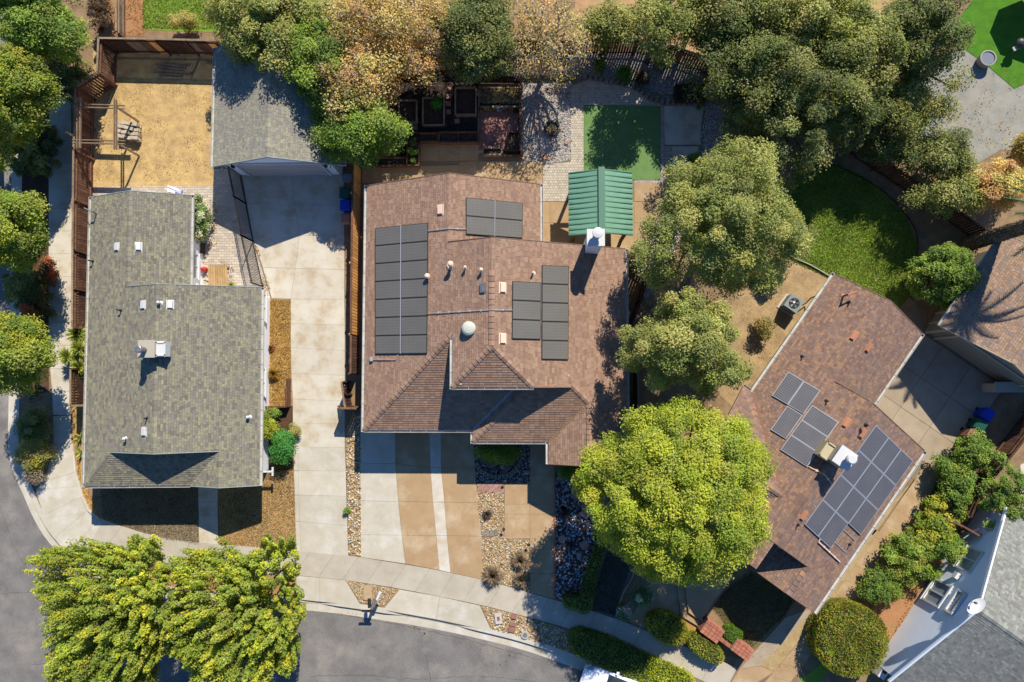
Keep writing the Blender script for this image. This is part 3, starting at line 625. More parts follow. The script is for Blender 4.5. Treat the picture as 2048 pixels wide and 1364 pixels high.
def solar(name, label, corners, nu, nv, frame, plane, cells=None, lift=.1, gap=.015, group=None, skip=()):
    """corners: 4 photo points round the array; nu columns by nv rows; each panel a part"""
    C = [plane.at(*c, lift) for c in corners]; c0 = sum(C, Vector())/4
    t = thing(name, label, 'solar panels', tuple(c0), group); nrm = plane.normal()
    def bl(u, v): return (C[0]*(1-u)+C[1]*u)*(1-v)+(C[3]*(1-u)+C[2]*u)*v
    for i in range(nu):
        for j in range(nv):
            if (i, j) in skip: continue
            u0, u1, v0, v1 = i/nu, (i+1)/nu, j/nv, (j+1)/nv; gu = gap/(C[1]-C[0]).length/2; gv = gap/(C[3]-C[0]).length/2
            q = [bl(u0+gu, v0+gv), bl(u1-gu, v0+gv), bl(u1-gu, v1-gv), bl(u0+gu, v1-gv)]
            if (q[1]-q[0]).cross(q[3]-q[0]).z < 0: q = [q[0], q[3], q[2], q[1]]
            mb = MB(); D = nrm*.04
            mb.hexa([p-D for p in q]+list(q)); c = sum(q, Vector())/4
            P = build('solar_panel', mb, frame, t, org=tuple(c))
            fw = .03; ax = (q[1]-q[0]); ay = (q[3]-q[0]); lx, ly = ax.length, ay.length; ax.normalize(); ay.normalize()
            gm = MB(); base = MB(); Z = nrm*.003
            base.face([q[0]+ax*fw+ay*fw+Z, q[1]-ax*fw+ay*fw+Z, q[2]-ax*fw-ay*fw+Z, q[3]+ax*fw-ay*fw+Z]); build('glass_face', base, M['panel_line'] if frame is M['frame_b'] else M['backsheet'], P)
            if cells:
                nx, ny = cells if lx < ly else cells[::-1]; cw, chh = (lx-2*fw-.02)/nx, (ly-2*fw-.02)/ny; ZZ = nrm*.006
                for a in range(nx):
                    for b in range(ny):
                        o_ = q[0]+ax*(fw+.01+a*cw)+ay*(fw+.01+b*chh)+ZZ; g_ = .009; gm.face([o_+ax*g_+ay*g_, o_+ax*(cw-g_)+ay*g_, o_+ax*(cw-g_)+ay*(chh-g_), o_+ax*g_+ay*(chh-g_)])
                s = build('cells', gm, M['panel'] if frame is M['frame_b'] else M['cell'], P); s['kind'] = 'stuff'
    if frame is M['frame_b'] and nu > 1:
        rm = MB(); rm.beam(bl(.5, 0)+nrm*.012, bl(.5, 1)+nrm*.012, .035, .012); build('seam_strip', rm, M['frame_w'], t)
    rm = MB()
    for v in [(.25+j)/nv for j in range(nv)]+[(.75+j)/nv for j in range(nv)]:
        rm.beam(bl(0.01, v)-nrm*.06, bl(.99, v)-nrm*.06, .04, .03)
    build('mounting_rail', rm, M['frame_w'], t)
    return t
solar('solar_array', 'tall solar array of fourteen matt panels, nearest the left gutter of the brown roof', [(750, 456), (856, 445), (854, 707), (750, 708)], 2, 7, M['frame_b'], PL, (6, 10))
solar('solar_array', 'square block of four matt panels near the back edge of the brown roof', [(932, 394.5), (1046, 405.7), (1045, 476.6), (932, 468.4)], 2, 2, M['frame_b'], PR1, (6, 10))
solar('solar_array', 'column of three matt panels on the brown roof beside the two tan vents', [(1025, 561.7), (1082.6, 565), (1082, 679), (1024, 677.5)], 1, 3, M['frame_b'], PR, (6, 10))
solar('solar_array', 'column of five matt panels on the brown roof below the white chimney', [(1084, 530), (1138, 532), (1137, 719.5), (1083.4, 718.6)], 1, 5, M['frame_b'], PR, (6, 10))

# ================================================================== frame shared by the turned houses on the right
UD = Vector((-.579, .815*-1)).normalized(); UD = Vector((-.579, -.815))      # u: down-left along the eaves (world axes)
VD = Vector((.815, -.579))                                                  # v: across, down-right
UD.normalize(); VD.normalize()
def uvof(px, py, z): x, y = W(px, py, z); return (x*UD.x+y*UD.y, x*VD.x+y*VD.y)
def xy(u, v): return (UD.x*u+VD.x*v, UD.y*u+VD.y*v)
def uvp(*pts): return [xy(u, v) for u, v in pts]
k = .455
vL = (uvof(1673, 545, e)[1]+uvof(1487, 807, e)[1])/2; vR = (uvof(1852, 904, e)[1]+uvof(1624, 1222, e)[1])/2; v1 = (uvof(1843, 671, e)[1]+uvof(1752, 800, e)[1])/2
uN = (uvof(1673, 545, e)[0]+uvof(1843, 671, e)[0])/2; uM = uvof(1852, 904, e)[0]; uS = uvof(1624, 1222, e)[0]
q1 = (vL+v1)/2; q2 = (vL+vR)/2; w1 = e+k*(q1-vL); w2 = e+k*(q2-vL)
uu, q3 = uvof(1616, 1133, 3.64); w3 = e+k*(vR-q3); uG = uu; v4 = 2*q3-vR
PL2 = Plane(xy(0, vL), VD, k); PR2 = Plane(xy(0, vR), -VD, k); PR21 = Plane(xy(0, v1), -VD, k); PD2 = Plane(xy(0, v4), VD, k)
uA = uvof(1512, 790, e)[0]; uB = uA+ (2*((uvof(1574, 999, 4.4)[0])-uA)); uRr = (uA+uB)/2; zW = e+k*(uRr-uA); vW = vL+(uRr-uA); vO = vL-.6
PWn = Plane(xy(uA, 0), UD, k); PWs = Plane(xy(uB, 0), -UD, k)
RH = thing('house', 'brown and orange shingled house set diagonally on the right with gridded solar panels', 'house', (*xy((uN+uS)/2, q2), 0))
fac = [(uvp((uN, vL), (uM, vL), (uM, q1), (uN, q1)), PL2), (uvp((uN, q1), (uM, q1), (uM, v1), (uN, v1)), PR21),
       (uvp((uM, vL), (uA, vL), (uA, q2), (uM, q2)), PL2), (uvp((uA, vL), (uRr, vW), (uRr, q2), (uA, q2)), PL2), (uvp((uRr, vW), (uB, vL), (uB, q2), (uRr, q2)), PL2), (uvp((uB, vL), (uG, vL), (uG, q2), (uB, q2)), PL2) if uB < uG else None,
       (uvp((uM, q2), (uG, q2), (uG, vR), (uM, vR)), PR2), (uvp((uG, q3), (uS, q3), (uS, vR), (uG, vR)), PR2), (uvp((uG-0.01, v4), (uS, v4), (uS, q3), (uG-.01, q3)), PD2),
       (uvp((uA, vO), (uRr, vO), (uRr, vW), (uA, vL)), PWn), (uvp((uB, vO), (uRr, vO), (uRr, vW), (uB, vL)), PWs)]
fac = [f for f in fac if f]
BO = [S(158, 127, 108, 1.45), S(150, 120, 102, 1.45), S(142, 113, 98, 1.45), S(168, 131, 104, 1.45), S(150, 124, 110, 1.45), S(144, 118, 105, 1.45), S(170, 132, 102, 1.45), S(138, 110, 95, 1.45)]
R = roof(RH, fac, BO, 400, mat('deck_brown2', S(140, 104, 86)), tw=(.13, .27), jit=.06)
cm = MB()
caps(cm, (*xy(uM, q2), w2), (*xy(uG, q2), w2), BO, 50, lift=.03, tick=.3); caps(cm, (*xy(uM, q1), w1), (*xy(uN, q1), w1), [S(140, 108, 90, 1.5)], 51, lift=.0, w=.12); caps(cm, (*xy(uS, q3), w3), (*xy(uG, q3), w3), BO, 52, lift=.03, tick=.3); caps(cm, (*xy(uRr, vO), zW), (*xy(uRr, vW), zW), BO, 53)
o = build('ridge_caps', cm, M['tile'], R); o['kind'] = 'stuff'
vm = MB(); vm.beam((*xy(uA, vL), e+.03), (*xy(uRr, vW), zW+.03), .12, .012); build('valley_debris', vm, mat('debris', S(160, 112, 84), S(138, 102, 80), 9, fine=.4), RH)
gutter(RH, (*xy(uN, vL), e), (*xy(uA, vL), e), M['gutterw'], -VD, .14); gutter(RH, (*xy(uN, v1), e), (*xy(uM, v1), e), M['gutterw'], VD, .15); gutter(RH, (*xy(uM, vR), e), (*xy(uS, vR), e), M['gutterw'], VD, .18)
gutter(RH, (*xy(uA, vL-.1), e), (*xy(uA, vO), e), M['gutterw'], -UD, .12)
for A, B in (((uN, vL, e), (uN, q1, w1)), ((uN, q1, w1), (uN, v1, e)), ((uM-.02, q1, w1+.02), (uM-.02, q2, w2)), ((uM-.02, q2, w2), (uM-.02, vR, e)), ((uS, v4, e), (uS, q3, w3)), ((uS, q3, w3), (uS, vR, e)), ((uG+.02, q3, w3), (uG+.02, q2, w2)), ((uG+.02, q2, w2), (uG+.02, vL, e))):
    rake(RH, (*xy(A[0], A[1]), A[2]), (*xy(B[0], B[1]), B[2]), bbr)
walls(RH, uvp((uN+.4, vL+.5), (uG-.4, vL+.5), (uG-.4, v4+.5), (uS-.4, v4+.5), (uS-.4, vR-.5), (uM+.4, vR-.5), (uM+.4, v1-.5), (uN+.4, v1-.5)), fac, cream)
for px, py, pl in ((1708, 671, PL2), (1738, 695, PR21), (1693, 845, PL2), (1726, 867, PR2), (1608, 1031, PR2)): box_vent(R, pl, px, py, 'orange_vent', w=.22, l=.5)
for px, py, pl in ((1604, 713, PL2), (1653, 802, PL2), (1732, 850, PL2), (1595, 1049, PR2), (1698, 1088, PR2), (1697, 606, PL2)): pipe_vent(R, pl.at(px, py), .25, .04, 'dark')
p = PL2.at(1686, 592); pipe_vent(R, p, .7, .05, 'orange_vent', lean=(.45, .16))
conduit(R, [(1617, 933), (1650, 950), (1663, 967)], [PL2, PL2, PR2], 'tan_vent'); conduit(R, [(1640, 1078), (1637, 1084), (1680, 1124)], [PR2, PR2, PR2], 'tan_vent', .035)
solar('solar_array', 'pair of gridded panels highest on the left slope of the diagonal brown roof', [(1576.5, 742.8), (1641, 781), (1607, 828), (1543.4, 790.9)], 2, 1, M['frame_w'], PL2, (8, 12))
solar('solar_array', 'single gridded panel beside the leafy round tree, under the pair of panels', [(1574.5, 810.8), (1605.7, 830), (1571.5, 878), (1540.9, 859.4)], 1, 1, M['frame_w'], PL2, (8, 12))
solar('solar_array', 'three gridded panels in a column, left of the white chimney of the diagonal house', [(1624.4, 809.5), (1677.2, 844), (1614.4, 934), (1560.3, 899.3)], 1, 3, M['frame_w'], PL2, (8, 12))
solar('solar_array', 'largest gridded solar array, along the right slope of the diagonal brown roof', [(1752.4, 850), (1826.7, 921.7), (1686, 1120), (1609.5, 1049)], 3, 4, M['frame_w'], PR2, (8, 12), skip=((2, 3),))
# chimney
zc = 5.9; cq = [W3(1686, 890, zc), W3(1716, 912, zc), W3(1694, 942, zc), W3(1664, 920, zc)]; cc = sum(cq, Vector())/4
ch = MB(); ch.box((cc.x, cc.y, 5.1), ((cq[1]-cq[0]).length-.1, (cq[2]-cq[1]).length-.06, 1.55), VD); CH = build('chimney', ch, M['trim'], RH)
ch = MB(); ch.box((cc.x, cc.y, 5.88), ((cq[1]-cq[0]).length+.03, (cq[2]-cq[1]).length+.03, .06), VD); build('chimney_cap', ch, M['white'], CH)
f0 = W3(1698, 917, 6.0); ch = MB(); ch.lathe(f0-Vector((0, 0, .1)), [(.14, 0), (.14, .28), (.25, .3), (.26, .42), (.2, .48)], 22); build('flue_pipe', ch, M['white'], CH)
b0 = PL2.at(1654, 902, .5); ch = MB(); ch.box((b0.x, b0.y, b0.z-.25), (.62, .85, .75), VD)
for s_ in (-1, 1): ch.box((b0.x+VD.x*.27*s_, b0.y+VD.y*.27*s_, b0.z+.15), (.07, .85, .08), VD); ch.box((b0.x+UD.x*.39*s_, b0.y+UD.y*.39*s_, b0.z+.15), (.62, .07, .08), VD)
build('chimney_shoulder', ch, mat('cream_box', S(214, 200, 160)), CH)

# ================================================================== brown garage beyond it (top right)
k = .36; va = uvof(1880, 652, e)[1]; ua = uvof(1880, 652, e)[0]; ub = uvof(2012, 469, e)[0]; qa = uvof(2026, 731, 4.0)[1]; wa = e+k*(qa-va); vb = 2*qa-va
TH = thing('garage', 'brown-shingled garage with taupe walls facing the shaded concrete court at the right edge', 'garage', (*xy((ua+ub)/2, qa), 0))
PT1 = Plane(xy(0, va), VD, k); PT2 = Plane(xy(0, vb), -VD, k)
fac = [(uvp((ub, va), (ua, va), (ua, qa), (ub, qa)), PT1), (uvp((ub, qa), (ua, qa), (ua, vb), (ub, vb)), PT2)]
BT = [S(172, 144, 120, 1.45), S(162, 134, 112, 1.45), S(182, 150, 120, 1.45), S(156, 134, 118, 1.45), S(174, 142, 112, 1.45)]
R = roof(TH, fac, BT, 500, mat('deck_brown2', S(140, 104, 86)), jit=.07)
cm = MB(); caps(cm, (*xy(ua, qa), wa), (*xy(ub, qa), wa), BT, 60, lift=.03); o = build('ridge_caps', cm, M['tile'], R); o['kind'] = 'stuff'
gutter(TH, (*xy(ub, va), e), (*xy(ua, va), e), M['gutterw'], -VD, .13)
for A, B in (((ua, va, e), (ua, qa, wa)), ((ua, qa, wa), (ua, vb, e)), ((ub, va, e), (ub, qa, wa)), ((ub, qa, wa), (ub, vb, e))): rake(TH, (*xy(A[0], A[1]), A[2]), (*xy(B[0], B[1]), B[2]), M['trim'])
ubw, vbw = uvof(1849, 661, 0)
walls(TH, uvp((ub+.4, vbw), (ubw, vbw), (ubw, vb-.5), (ub+.4, vb-.5)), fac, M['taupe'])
dm = MB(); c = xy(ubw+.03, vbw+3.1)
for j in range(4): dm.box((*c, .3+j*.545), (4.6, .05, .53), VD)
build('garage_door', dm, M['taupe'], TH)
for i, dv in enumerate((.12, .72, 5.45)): dm = MB(); c = xy(ubw+.07, vbw+dv); dm.box((*c, 1.15), (.12, .1, 2.3), VD); build('door_trim', dm, M['trim'], TH)
dm = MB(); c = xy(ubw+.06, vbw+3.6); dm.box((*c, 2.38), (7.0, .08, .12), VD); build('trim_board', dm, M['trim'], TH)
for du in (-.5, -1.2, -2.2): dm = MB(); c = xy(ubw+du, vbw-.03); dm.box((*c, 1.2), (.07, .1, 2.4), VD); build('wall_batten', dm, M['trim'], TH)
dm = MB(); c = W3(2025, 776, 1.2); dm.box((c.x, c.y, .6), (1.9, .5, 1.2)); dm.box((c.x, c.y+.05, 1.23), (2.0, .6, .06)); solo('storage_box', dm, M['trim'], 'pale low storage cabinet against the right end of the taupe garage', 'cabinet')

# ================================================================== pale house with grey roof, bottom right
ub0, vb0 = uvof(1922, 1070, 0); uc, vc = uvof(1957, 1219, 5.1); u_n = uvof(2015.5, 1016, 2.6)[0]; u_s = 2*uc-u_n; kB = (5.1-2.6)/(uc-u_n); vgab = vc
PN = Plane(xy(u_n, 0), UD, kB, 2.6); PSs = Plane(xy(u_s, 0), -UD, kB, 2.6); vend = vgab+9
WH = thing('house', 'pale blue-white gabled house with grey shingle roof in the lower right corner', 'house', (*xy(uc, vgab+4), 0))
fac = [(uvp((u_n, vgab), (uc, vgab), (uc, vend), (u_n, vend)), PN), (uvp((uc, vgab), (u_s, vgab), (u_s, vend), (uc, vend)), PSs)]
GR = [S(154, 154, 142, 1.42), S(144, 144, 134, 1.42), S(164, 164, 150, 1.42), S(138, 136, 128, 1.42), S(152, 150, 140, 1.42)]
R = roof(WH, fac, GR, 600, mat('deck_grey', S(196, 200, 204)), jit=.06)
cm = MB(); caps(cm, (*xy(uc, vgab), 5.1), (*xy(uc, vend), 5.1), GR, 61, lift=.02)
caps(cm, (*xy(u_s, vgab+.1), 2.62), (*xy(uc, vgab+.1), 5.12), GR, 62, w=.1, lift=.02)
o = build('ridge_caps', cm, M['tile'], R); o['kind'] = 'stuff'
for A, B in (((u_n, vgab, 2.6), (uc, vgab, 5.1)), ((uc, vgab, 5.1), (u_s, vgab, 2.6))): rake(WH, (*xy(A[0], A[1]), A[2]), (*xy(B[0], B[1]), B[2]), M['bluewhite'], w=.09)
walls(WH, uvp((u_n+.3, vb0), (u_s-.3, vb0), (u_s-.3, vend-.3), (u_n+.3, vend-.3)), fac, M['bluewhite'])
def onwall(px, py):      # point on the gable wall seen at a pixel
    lo, hi = 0., 6.
    for _ in range(30):
        z = (lo+hi)/2
        if uvof(px, py, z)[1] > vb0: lo = z
        else: hi = z
    u, v = uvof(px, py, z); return (*xy(u, vb0-.02), z)
pA = onwall(1940, 1120); window(WH, pA, UD, 1.3, 1.25, -VD, panes=2, ft=.09, gl=(.10, .16, .17)); pB = onwall(1876, 1187); window(WH, pB, UD, 1.35, 1.5, -VD, panes=2, ft=.12, gl=(.13, .2, .2))
pC = onwall(1908, 1203); window(WH, (pB[0]+UD.x*0, pB[1], pB[2]+0) if False else (pC[0], pC[1], pC[2]+.25), UD, 1.3, .6, -VD, panes=1, ft=.12, gl=(.13, .2, .2), depth=.16)
lv = onwall(1917, 1154); mb = MB(); mb.box((lv[0]-VD.x*.12, lv[1]-VD.y*.12, lv[2]), (.24, .36, .3), VD); build('dryer_vent', mb, M['white'], WH)
# string of clips on the rake
A = Vector((*xy(u_n, vgab-.06), 2.66)); B = Vector((*xy(uc, vgab-.06), 5.16)); lc = None
for i in range(34):
    p = A+(B-A)*((i+6)/42)-WH.location
    if lc is None: mb = MB(); mb.box((0, 0, 0), (.07, .07, .06)); lc = build('light_clip', mb, M['white']); lc.parent = WH; lc.location = p
    else: share(lc, p, WH)
# satellite dish
sp = W3(1952, 1213, 5.5); DI = thing('satellite_dish', 'white oval satellite dish at the peak of the grey roof', 'satellite dish', (sp.x, sp.y, 5.0))
mb = MB(); fx = Vector((-.35, .45, .82)).normalized(); a_ = fx.cross(Vector((0, 0, 1))).normalized(); b_ = fx.cross(a_)
rings = []
for r_ in (.0, .18, .34, .46):
    rings.append([sp+fx*(r_*r_*.5)+(a_*math.cos(t)*1.1+b_*math.sin(t)*.6)*max(r_, .01) for t in [2*math.pi*j/24 for j in range(24)]])
for ra, rb in zip(rings, rings[1:]):
    for j in range(24): mb.face([ra[j], ra[(j+1) % 24], rb[(j+1) % 24], rb[j]]); mb.face([ra[j]-fx*.02, rb[j]-fx*.02, rb[(j+1) % 24]-fx*.02, ra[(j+1) % 24]-fx*.02])
build('dish', mb, M['white'], DI)
mb = MB(); mb.tube([(sp.x, sp.y, 5.02), (sp.x, sp.y, sp.z-.02)], .03, 6); mb.tube([sp-b_*-.3, sp+fx*.45+b_*.1], .018, 5); mb.box(sp+fx*.47+b_*.1, (.1, .1, .12)); build('mast', mb, M['metal'], DI)
LH.rotation_euler.z = .012

# ================================================================== paved and planted ground
# --- left driveway
DW = base_sheet('driveway', [(480, 346), (690, 346), (690, 480), (690, 800), (693, 880), (697, 1111), (593, 1101), (587, 945), (582, 745), (581, 600), (542, 598), (507, 483)], M['joint'])
rows = [[(484, 348), (582, 348), (688, 349)], [(494, 407), (590, 410), (688, 413)], [(508, 483), (599, 472), (689, 470)], [(526, 535), (591, 537), (689, 539)], [(544, 597), (582, 598), (689, 600)]]
slabs(DW, rows, M['concrete_dark'], .035)
rows = [[(582, 598), (689, 600)], [(582, 647), (690, 650)], [(582, 695), (690, 701)], [(583, 747), (690, 751)], [(586, 798), (690, 802)], [(586, 846), (690, 848)], [(588, 893), (690, 895)]]
slabs(DW, rows, M['concrete_dark'], .035)
rows = [[(588, 893), (596, 893), (690, 895)], [(588, 941), (597, 941), (692, 942)], [(590, 990), (598, 990), (693, 992)], [(591, 1042), (600, 1043), (695, 1051)], [(593, 1102), (602, 1103), (697, 1112)]]
slabs(DW, rows, M['concrete'], .035)
# --- middle driveway
CD = base_sheet('driveway', [(720, 800), (950, 800), (950, 936), (967, 1160), (860, 1137), (722, 1114)], M['joint'], .007)
rows = [[(721, 800), (790, 800), (858, 800), (881, 800), (944, 800)], [(721, 927), (791, 927), (861, 935), (882, 935), (950, 936)], [(721, 1001), (797, 1003), (866, 1004), (889, 1004), (956, 1005)], [(722, 1069), (804, 1070), (873, 1071), (894, 1071), (963, 1072)], [(722, 1114), (811, 1127), (879, 1140), (901, 1145), (968, 1159)]]
slabs(CD, rows, None, .035, mats=[M['concrete'], M['tan'], M['white_conc'], M['tan']])
# --- pavement along the street
def along(P, s):
    P = [Vector(p) for p in P]; L = 0
    for a, b in zip(P, P[1:]):
        l = (b-a).length
        if L+l >= s: return a+(b-a)*((s-L)/l)
        L += l
    return P[-1]
def plen(P): return sum((Vector(b)-Vector(a)).length for a, b in zip(P, P[1:]))
def ribbon(name, top, bot, n, ma, z=.03, px=True, gap=.006, base=None):
    top = [W(*p) for p in top] if px else top; bot = [W(*p) for p in bot] if px else bot; lt, lb = plen(top), plen(bot)
    mb = MB(); mb.prism(list(top)+list(bot)[::-1], -.03, .008); b = base or struct(name, mb, M['joint'])
    for i in range(n):
        q = [along(top, lt*i/n), along(top, lt*(i+1)/n), along(bot, lb*(i+1)/n), along(bot, lb*i/n)]; slab1(b, [tuple(v) for v in q], ma, z, gap)
    return b
PV = ribbon('pavement', [(200, 1036), (270, 1062), (360, 1082), (470, 1090), (593, 1101), (695, 1110), (860, 1137), (967, 1159), (1108, 1199), (1228, 1235), (1368, 1292), (1474, 1335)], [(165, 1082), (240, 1110), (350, 1136), (470, 1146), (593, 1150), (692, 1160), (801, 1177), (961, 1209), (1120, 1251), (1293, 1312), (1380, 1350), (1450, 1382)], 27, M['pave'])
ribbon('pavement', [(100, 150), (98, 350), (98, 700), (105, 780), (107, 830)], [(140, 150), (147, 350), (146, 650), (141, 780), (142, 830)], 15, M['concrete_dark'])
cr = [[(107, 832), (142, 830)], [(108, 889), (144, 886)], [(91, 961), (150, 945)], [(72, 980), (158, 972)], [(88, 1030), (164, 993)], [(113, 1073), (176, 1020)], [(142, 1102), (197, 1038)], [(165, 1116), (204, 1046)]]
CB = base_sheet('pavement', [(107, 832), (142, 830), (144, 886), (150, 945), (164, 993), (176, 1020), (197, 1038), (204, 1046), (165, 1116), (142, 1102), (113, 1073), (88, 1030), (72, 980)], M['joint'], .008); slabs(CB, cr, M['concrete'], .032)
ed = MB(); ep = [(144, 886), (150, 945), (164, 993), (176, 1020), (197, 1038)]
for a, b in zip(ep, ep[1:]): ed.beam(W3(a[0]+2, a[1], .05), W3(b[0]+2, b[1], .05), .1, .14)
struct('path_edging', ed, M['concrete_dark'])
# concrete verge between pavement and kerb
VG = base_sheet('verge', [(593, 1150), (692, 1160), (724, 1212), (677, 1207), (593, 1199)], M['joint'], .009)
slabs(VG, [[(593, 1151), (640, 1155), (691, 1160)], [(593, 1198), (640, 1203), (722, 1211)]], M['concrete'], .028)
VG2 = base_sheet('verge', [(801, 1178), (961, 1210), (985, 1263), (860, 1237), (764, 1220)], M['joint'], .009)
slabs(VG2, [[(799, 1179), (880, 1193), (960, 1211)], [(766, 1219), (872, 1238), (983, 1262)]], M['concrete'], .028)
ribbon('verge', [(300, 1135), (350, 1142), (470, 1152), (592, 1151)], [(300, 1166), (350, 1176), (470, 1186), (592, 1195)], 6, M['orange'], .02)
# --- front lawns, strips and beds
sheet('shade_strip', [(46, -60), (98, -60), (98, 780), (60, 800), (44, 700)], M['mulch'], .012)  # soil under the left street trees, mulch colour stands in for deep shade
sheet('dirt_strip', [(147, 650), (176, 650), (176, 980), (200, 1040), (178, 1020), (166, 992), (152, 945), (146, 886), (144, 832)], M['dry'], .010)
sheet('lawn', [(190, 960), (398, 960), (398, 1090), (330, 1080), (200, 1036)], M['dirt2'], .012)
sheet('lawn', [(436, 960), (545, 960), (545, 930), (590, 900), (591, 1042), (594, 1100), (440, 1090)], M['strip'], .012)
sheet('lawn', [(505, 590), (581, 598), (582, 745), (586, 815), (520, 815), (505, 700)], M['dry'], .013)
sheet('planting_bed', [(500, 812), (586, 812), (590, 940), (540, 945), (500, 945)], M['mulch'], .014)
FW = base_sheet('front_path', [(397, 950), (436, 950), (437, 1090), (399, 1086)], M['joint'], .016)
slabs(FW, [[(397, 950), (436, 950)], [(397, 1003), (436, 1003)], [(398, 1029), (436, 1029)], [(398, 1059), (437, 1060)], [(399, 1085), (437, 1089)]], M['concrete_dark'], .035)
sheet('soil_strip', [(691, 349), (718, 300), (722, 800), (712, 830), (690, 800)], M['dirt2'], .011)
# --- left back yard
sheet('yard_dirt', [(186, 100), (430, 100), (430, 377), (186, 384)], M['dirt'], .010)
sheet('yard_back', [(195, -60), (295, -60), (290, 72), (200, 72)], M['orange'], .012)
sheet('lawn_back', [(286, -60), (470, -60), (470, 66), (286, 60)], M['lawn'], .013)
pvb = base_sheet('paved_court', [(186, 374), (427, 372), (427, 335), (485, 335), (508, 483), (544, 597), (380, 597), (380, 395), (186, 392)], M['greystone'], .018)
def paver_field(parent, name, poly_px, du, dv, ma, ang=0.0, z=.04, joint=.012, stuffed=True, jit=.006, cmul=None, running=True):
    poly = ccw([W(*p) for p in poly_px]); c, s = math.cos(ang), math.sin(ang); Q = [(p[0]*c+p[1]*s, -p[0]*s+p[1]*c) for p in poly]; mb = MB(); rr = random.Random(5)
    y0 = min(p[1] for p in Q); y1 = max(p[1] for p in Q); x0 = min(p[0] for p in Q); x1_ = max(p[0] for p in Q); y = y0; r = 0
    while y < y1:
        x = x0-(du/2 if (r % 2 and running) else 0)
        while x < x1_:
            q = clip(clip(clip(clip(Q, 1, 0, -x-joint/2), -1, 0, x+du-joint/2), 0, 1, -y-joint/2), 0, -1, y+dv-joint/2)
            if len(q) > 2 and parea(q) > du*dv*.15:
                q = [(a*c-b*s, a*s+b*c) for a, b in q]; zz = z+rr.uniform(-.003, .003)
                j = 1+rr.gauss(0, .09); col = tuple(v*j for v in (cmul or (.5, .5, .5)))
                if stuffed:
                    mb.face([(a, b, zz) for a, b in q], col)
                    for i in range(len(q)): a, b = q[i], q[(i+1) % len(q)]; mb.face([(a[0], a[1], zz), (a[0], a[1], 0), (b[0], b[1], 0), (b[0], b[1], zz)], tuple(v*.7 for v in col))
                else: slab1(parent, q, ma, zz, 0.0, name)
            x += du
        y += dv; r += 1
    if stuffed: o = build(name, mb, ma, parent); o['kind'] = 'stuff'; return o
paver_field(pvb, 'pavers', [(186, 374), (427, 372), (427, 338), (478, 338), (492, 408), (507, 483), (542, 597), (380, 597), (380, 395), (186, 392)], .32, .16, M['tint'], cmul=S(214, 198, 176))
# --- river rock beds
def rocks(name, poly_px, size, dens, pal, z=.02, ground=None, label=None, flat=.6, ground_z=.012):
    poly = [W(*p) for p in poly_px]; mb = MB(); mb.prism(poly, -.03, ground_z); g_ = struct(name, mb, ground or M['gravelground']); n = int(parea(poly)/(size*size)*dens)
    p = sample(poly, n); pos = np.column_stack([p, np.full(n, ground_z)+RNG.random(n)*size*.25]); s = size*(.32+.3*RNG.random((n, 3))); s[:, 2] *= flat; nr = np.column_stack([RNG.standard_normal((n, 2))*.25, np.ones(n)])
    o = scatter('stones', ICOV, ICOF, pos, s, nr, RNG.random(n)*6.28, pick(pal, n, .14), M['stone'], g_); o['kind'] = 'stuff'; return g_
RR = [S(236, 212, 164), S(220, 184, 126), S(238, 222, 186), S(176, 140, 92), S(186, 176, 160), S(150, 128, 104), S(214, 150, 80), S(240, 232, 212), S(120, 112, 104)]
rocks('rock_strip', [(710, 825), (721, 825), (722, 1113), (698, 1109), (692, 877)], .125, 1.5, RR, ground=M['rockbase'])
rocks('rock_verge', [(692, 1161), (799, 1179), (765, 1212), (722, 1205)], .07, 1.3, RR, ground=M['rockbase'])
rocks('rock_verge', [(962, 1211), (1060, 1237), (1148, 1264), (1136, 1304), (1060, 1279), (984, 1257)], .11, 1.4, RR, ground=M['rockbase'])
rocks('rock_bed', [(953, 984), (1008, 984), (1009, 1077), (1058, 1079), (1060, 1183), (968, 1158), (962, 1070)], .085, 1.4, RR, ground=M['rockbase'])
DG_ = [S(150, 150, 146), S(190, 190, 186), S(110, 110, 112), S(214, 210, 200)]
rocks('gravel_bed', [(948, 880), (1060, 880), (1060, 966), (952, 966)], .09, 1.2, DG_, ground=M['mulch'])
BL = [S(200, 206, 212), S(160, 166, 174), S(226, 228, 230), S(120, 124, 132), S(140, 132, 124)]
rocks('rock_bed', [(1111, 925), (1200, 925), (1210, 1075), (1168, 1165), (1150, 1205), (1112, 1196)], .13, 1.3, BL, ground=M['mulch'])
WG = [S(232, 226, 214), S(206, 198, 186), S(240, 238, 232), S(170, 160, 150), S(214, 186, 160)]
rocks('gravel_bed', [(1042, 165), (1146, 165), (1143, 250), (1140, 320), (1100, 330), (1042, 322)], .075, 1.2, WG, ground=M['wgbase'])
rocks('gravel_bed', [(1010, 108), (1290, 108), (1400, 125), (1412, 196), (1352, 200), (1312, 200), (1275, 176), (1226, 161), (1180, 152), (1010, 152)], .08, 1.2, WG, ground=M['wgbase'])
rocks('gravel_bed', [(1412, 205), (1452, 215), (1442, 290), (1400, 350), (1378, 420), (1330, 560), (1290, 600), (1262, 520), (1300, 470), (1366, 350), (1398, 300)], .09, 1.2, WG, ground=M['wgbase'])
rocks('gravel_bed', [(692, 330), (704, 330), (704, 760), (700, 800), (692, 780)], .07, .8, [S(190, 140, 90), S(160, 110, 70), S(220, 180, 130)], ground=M['dirt2'], ground_z=.016)
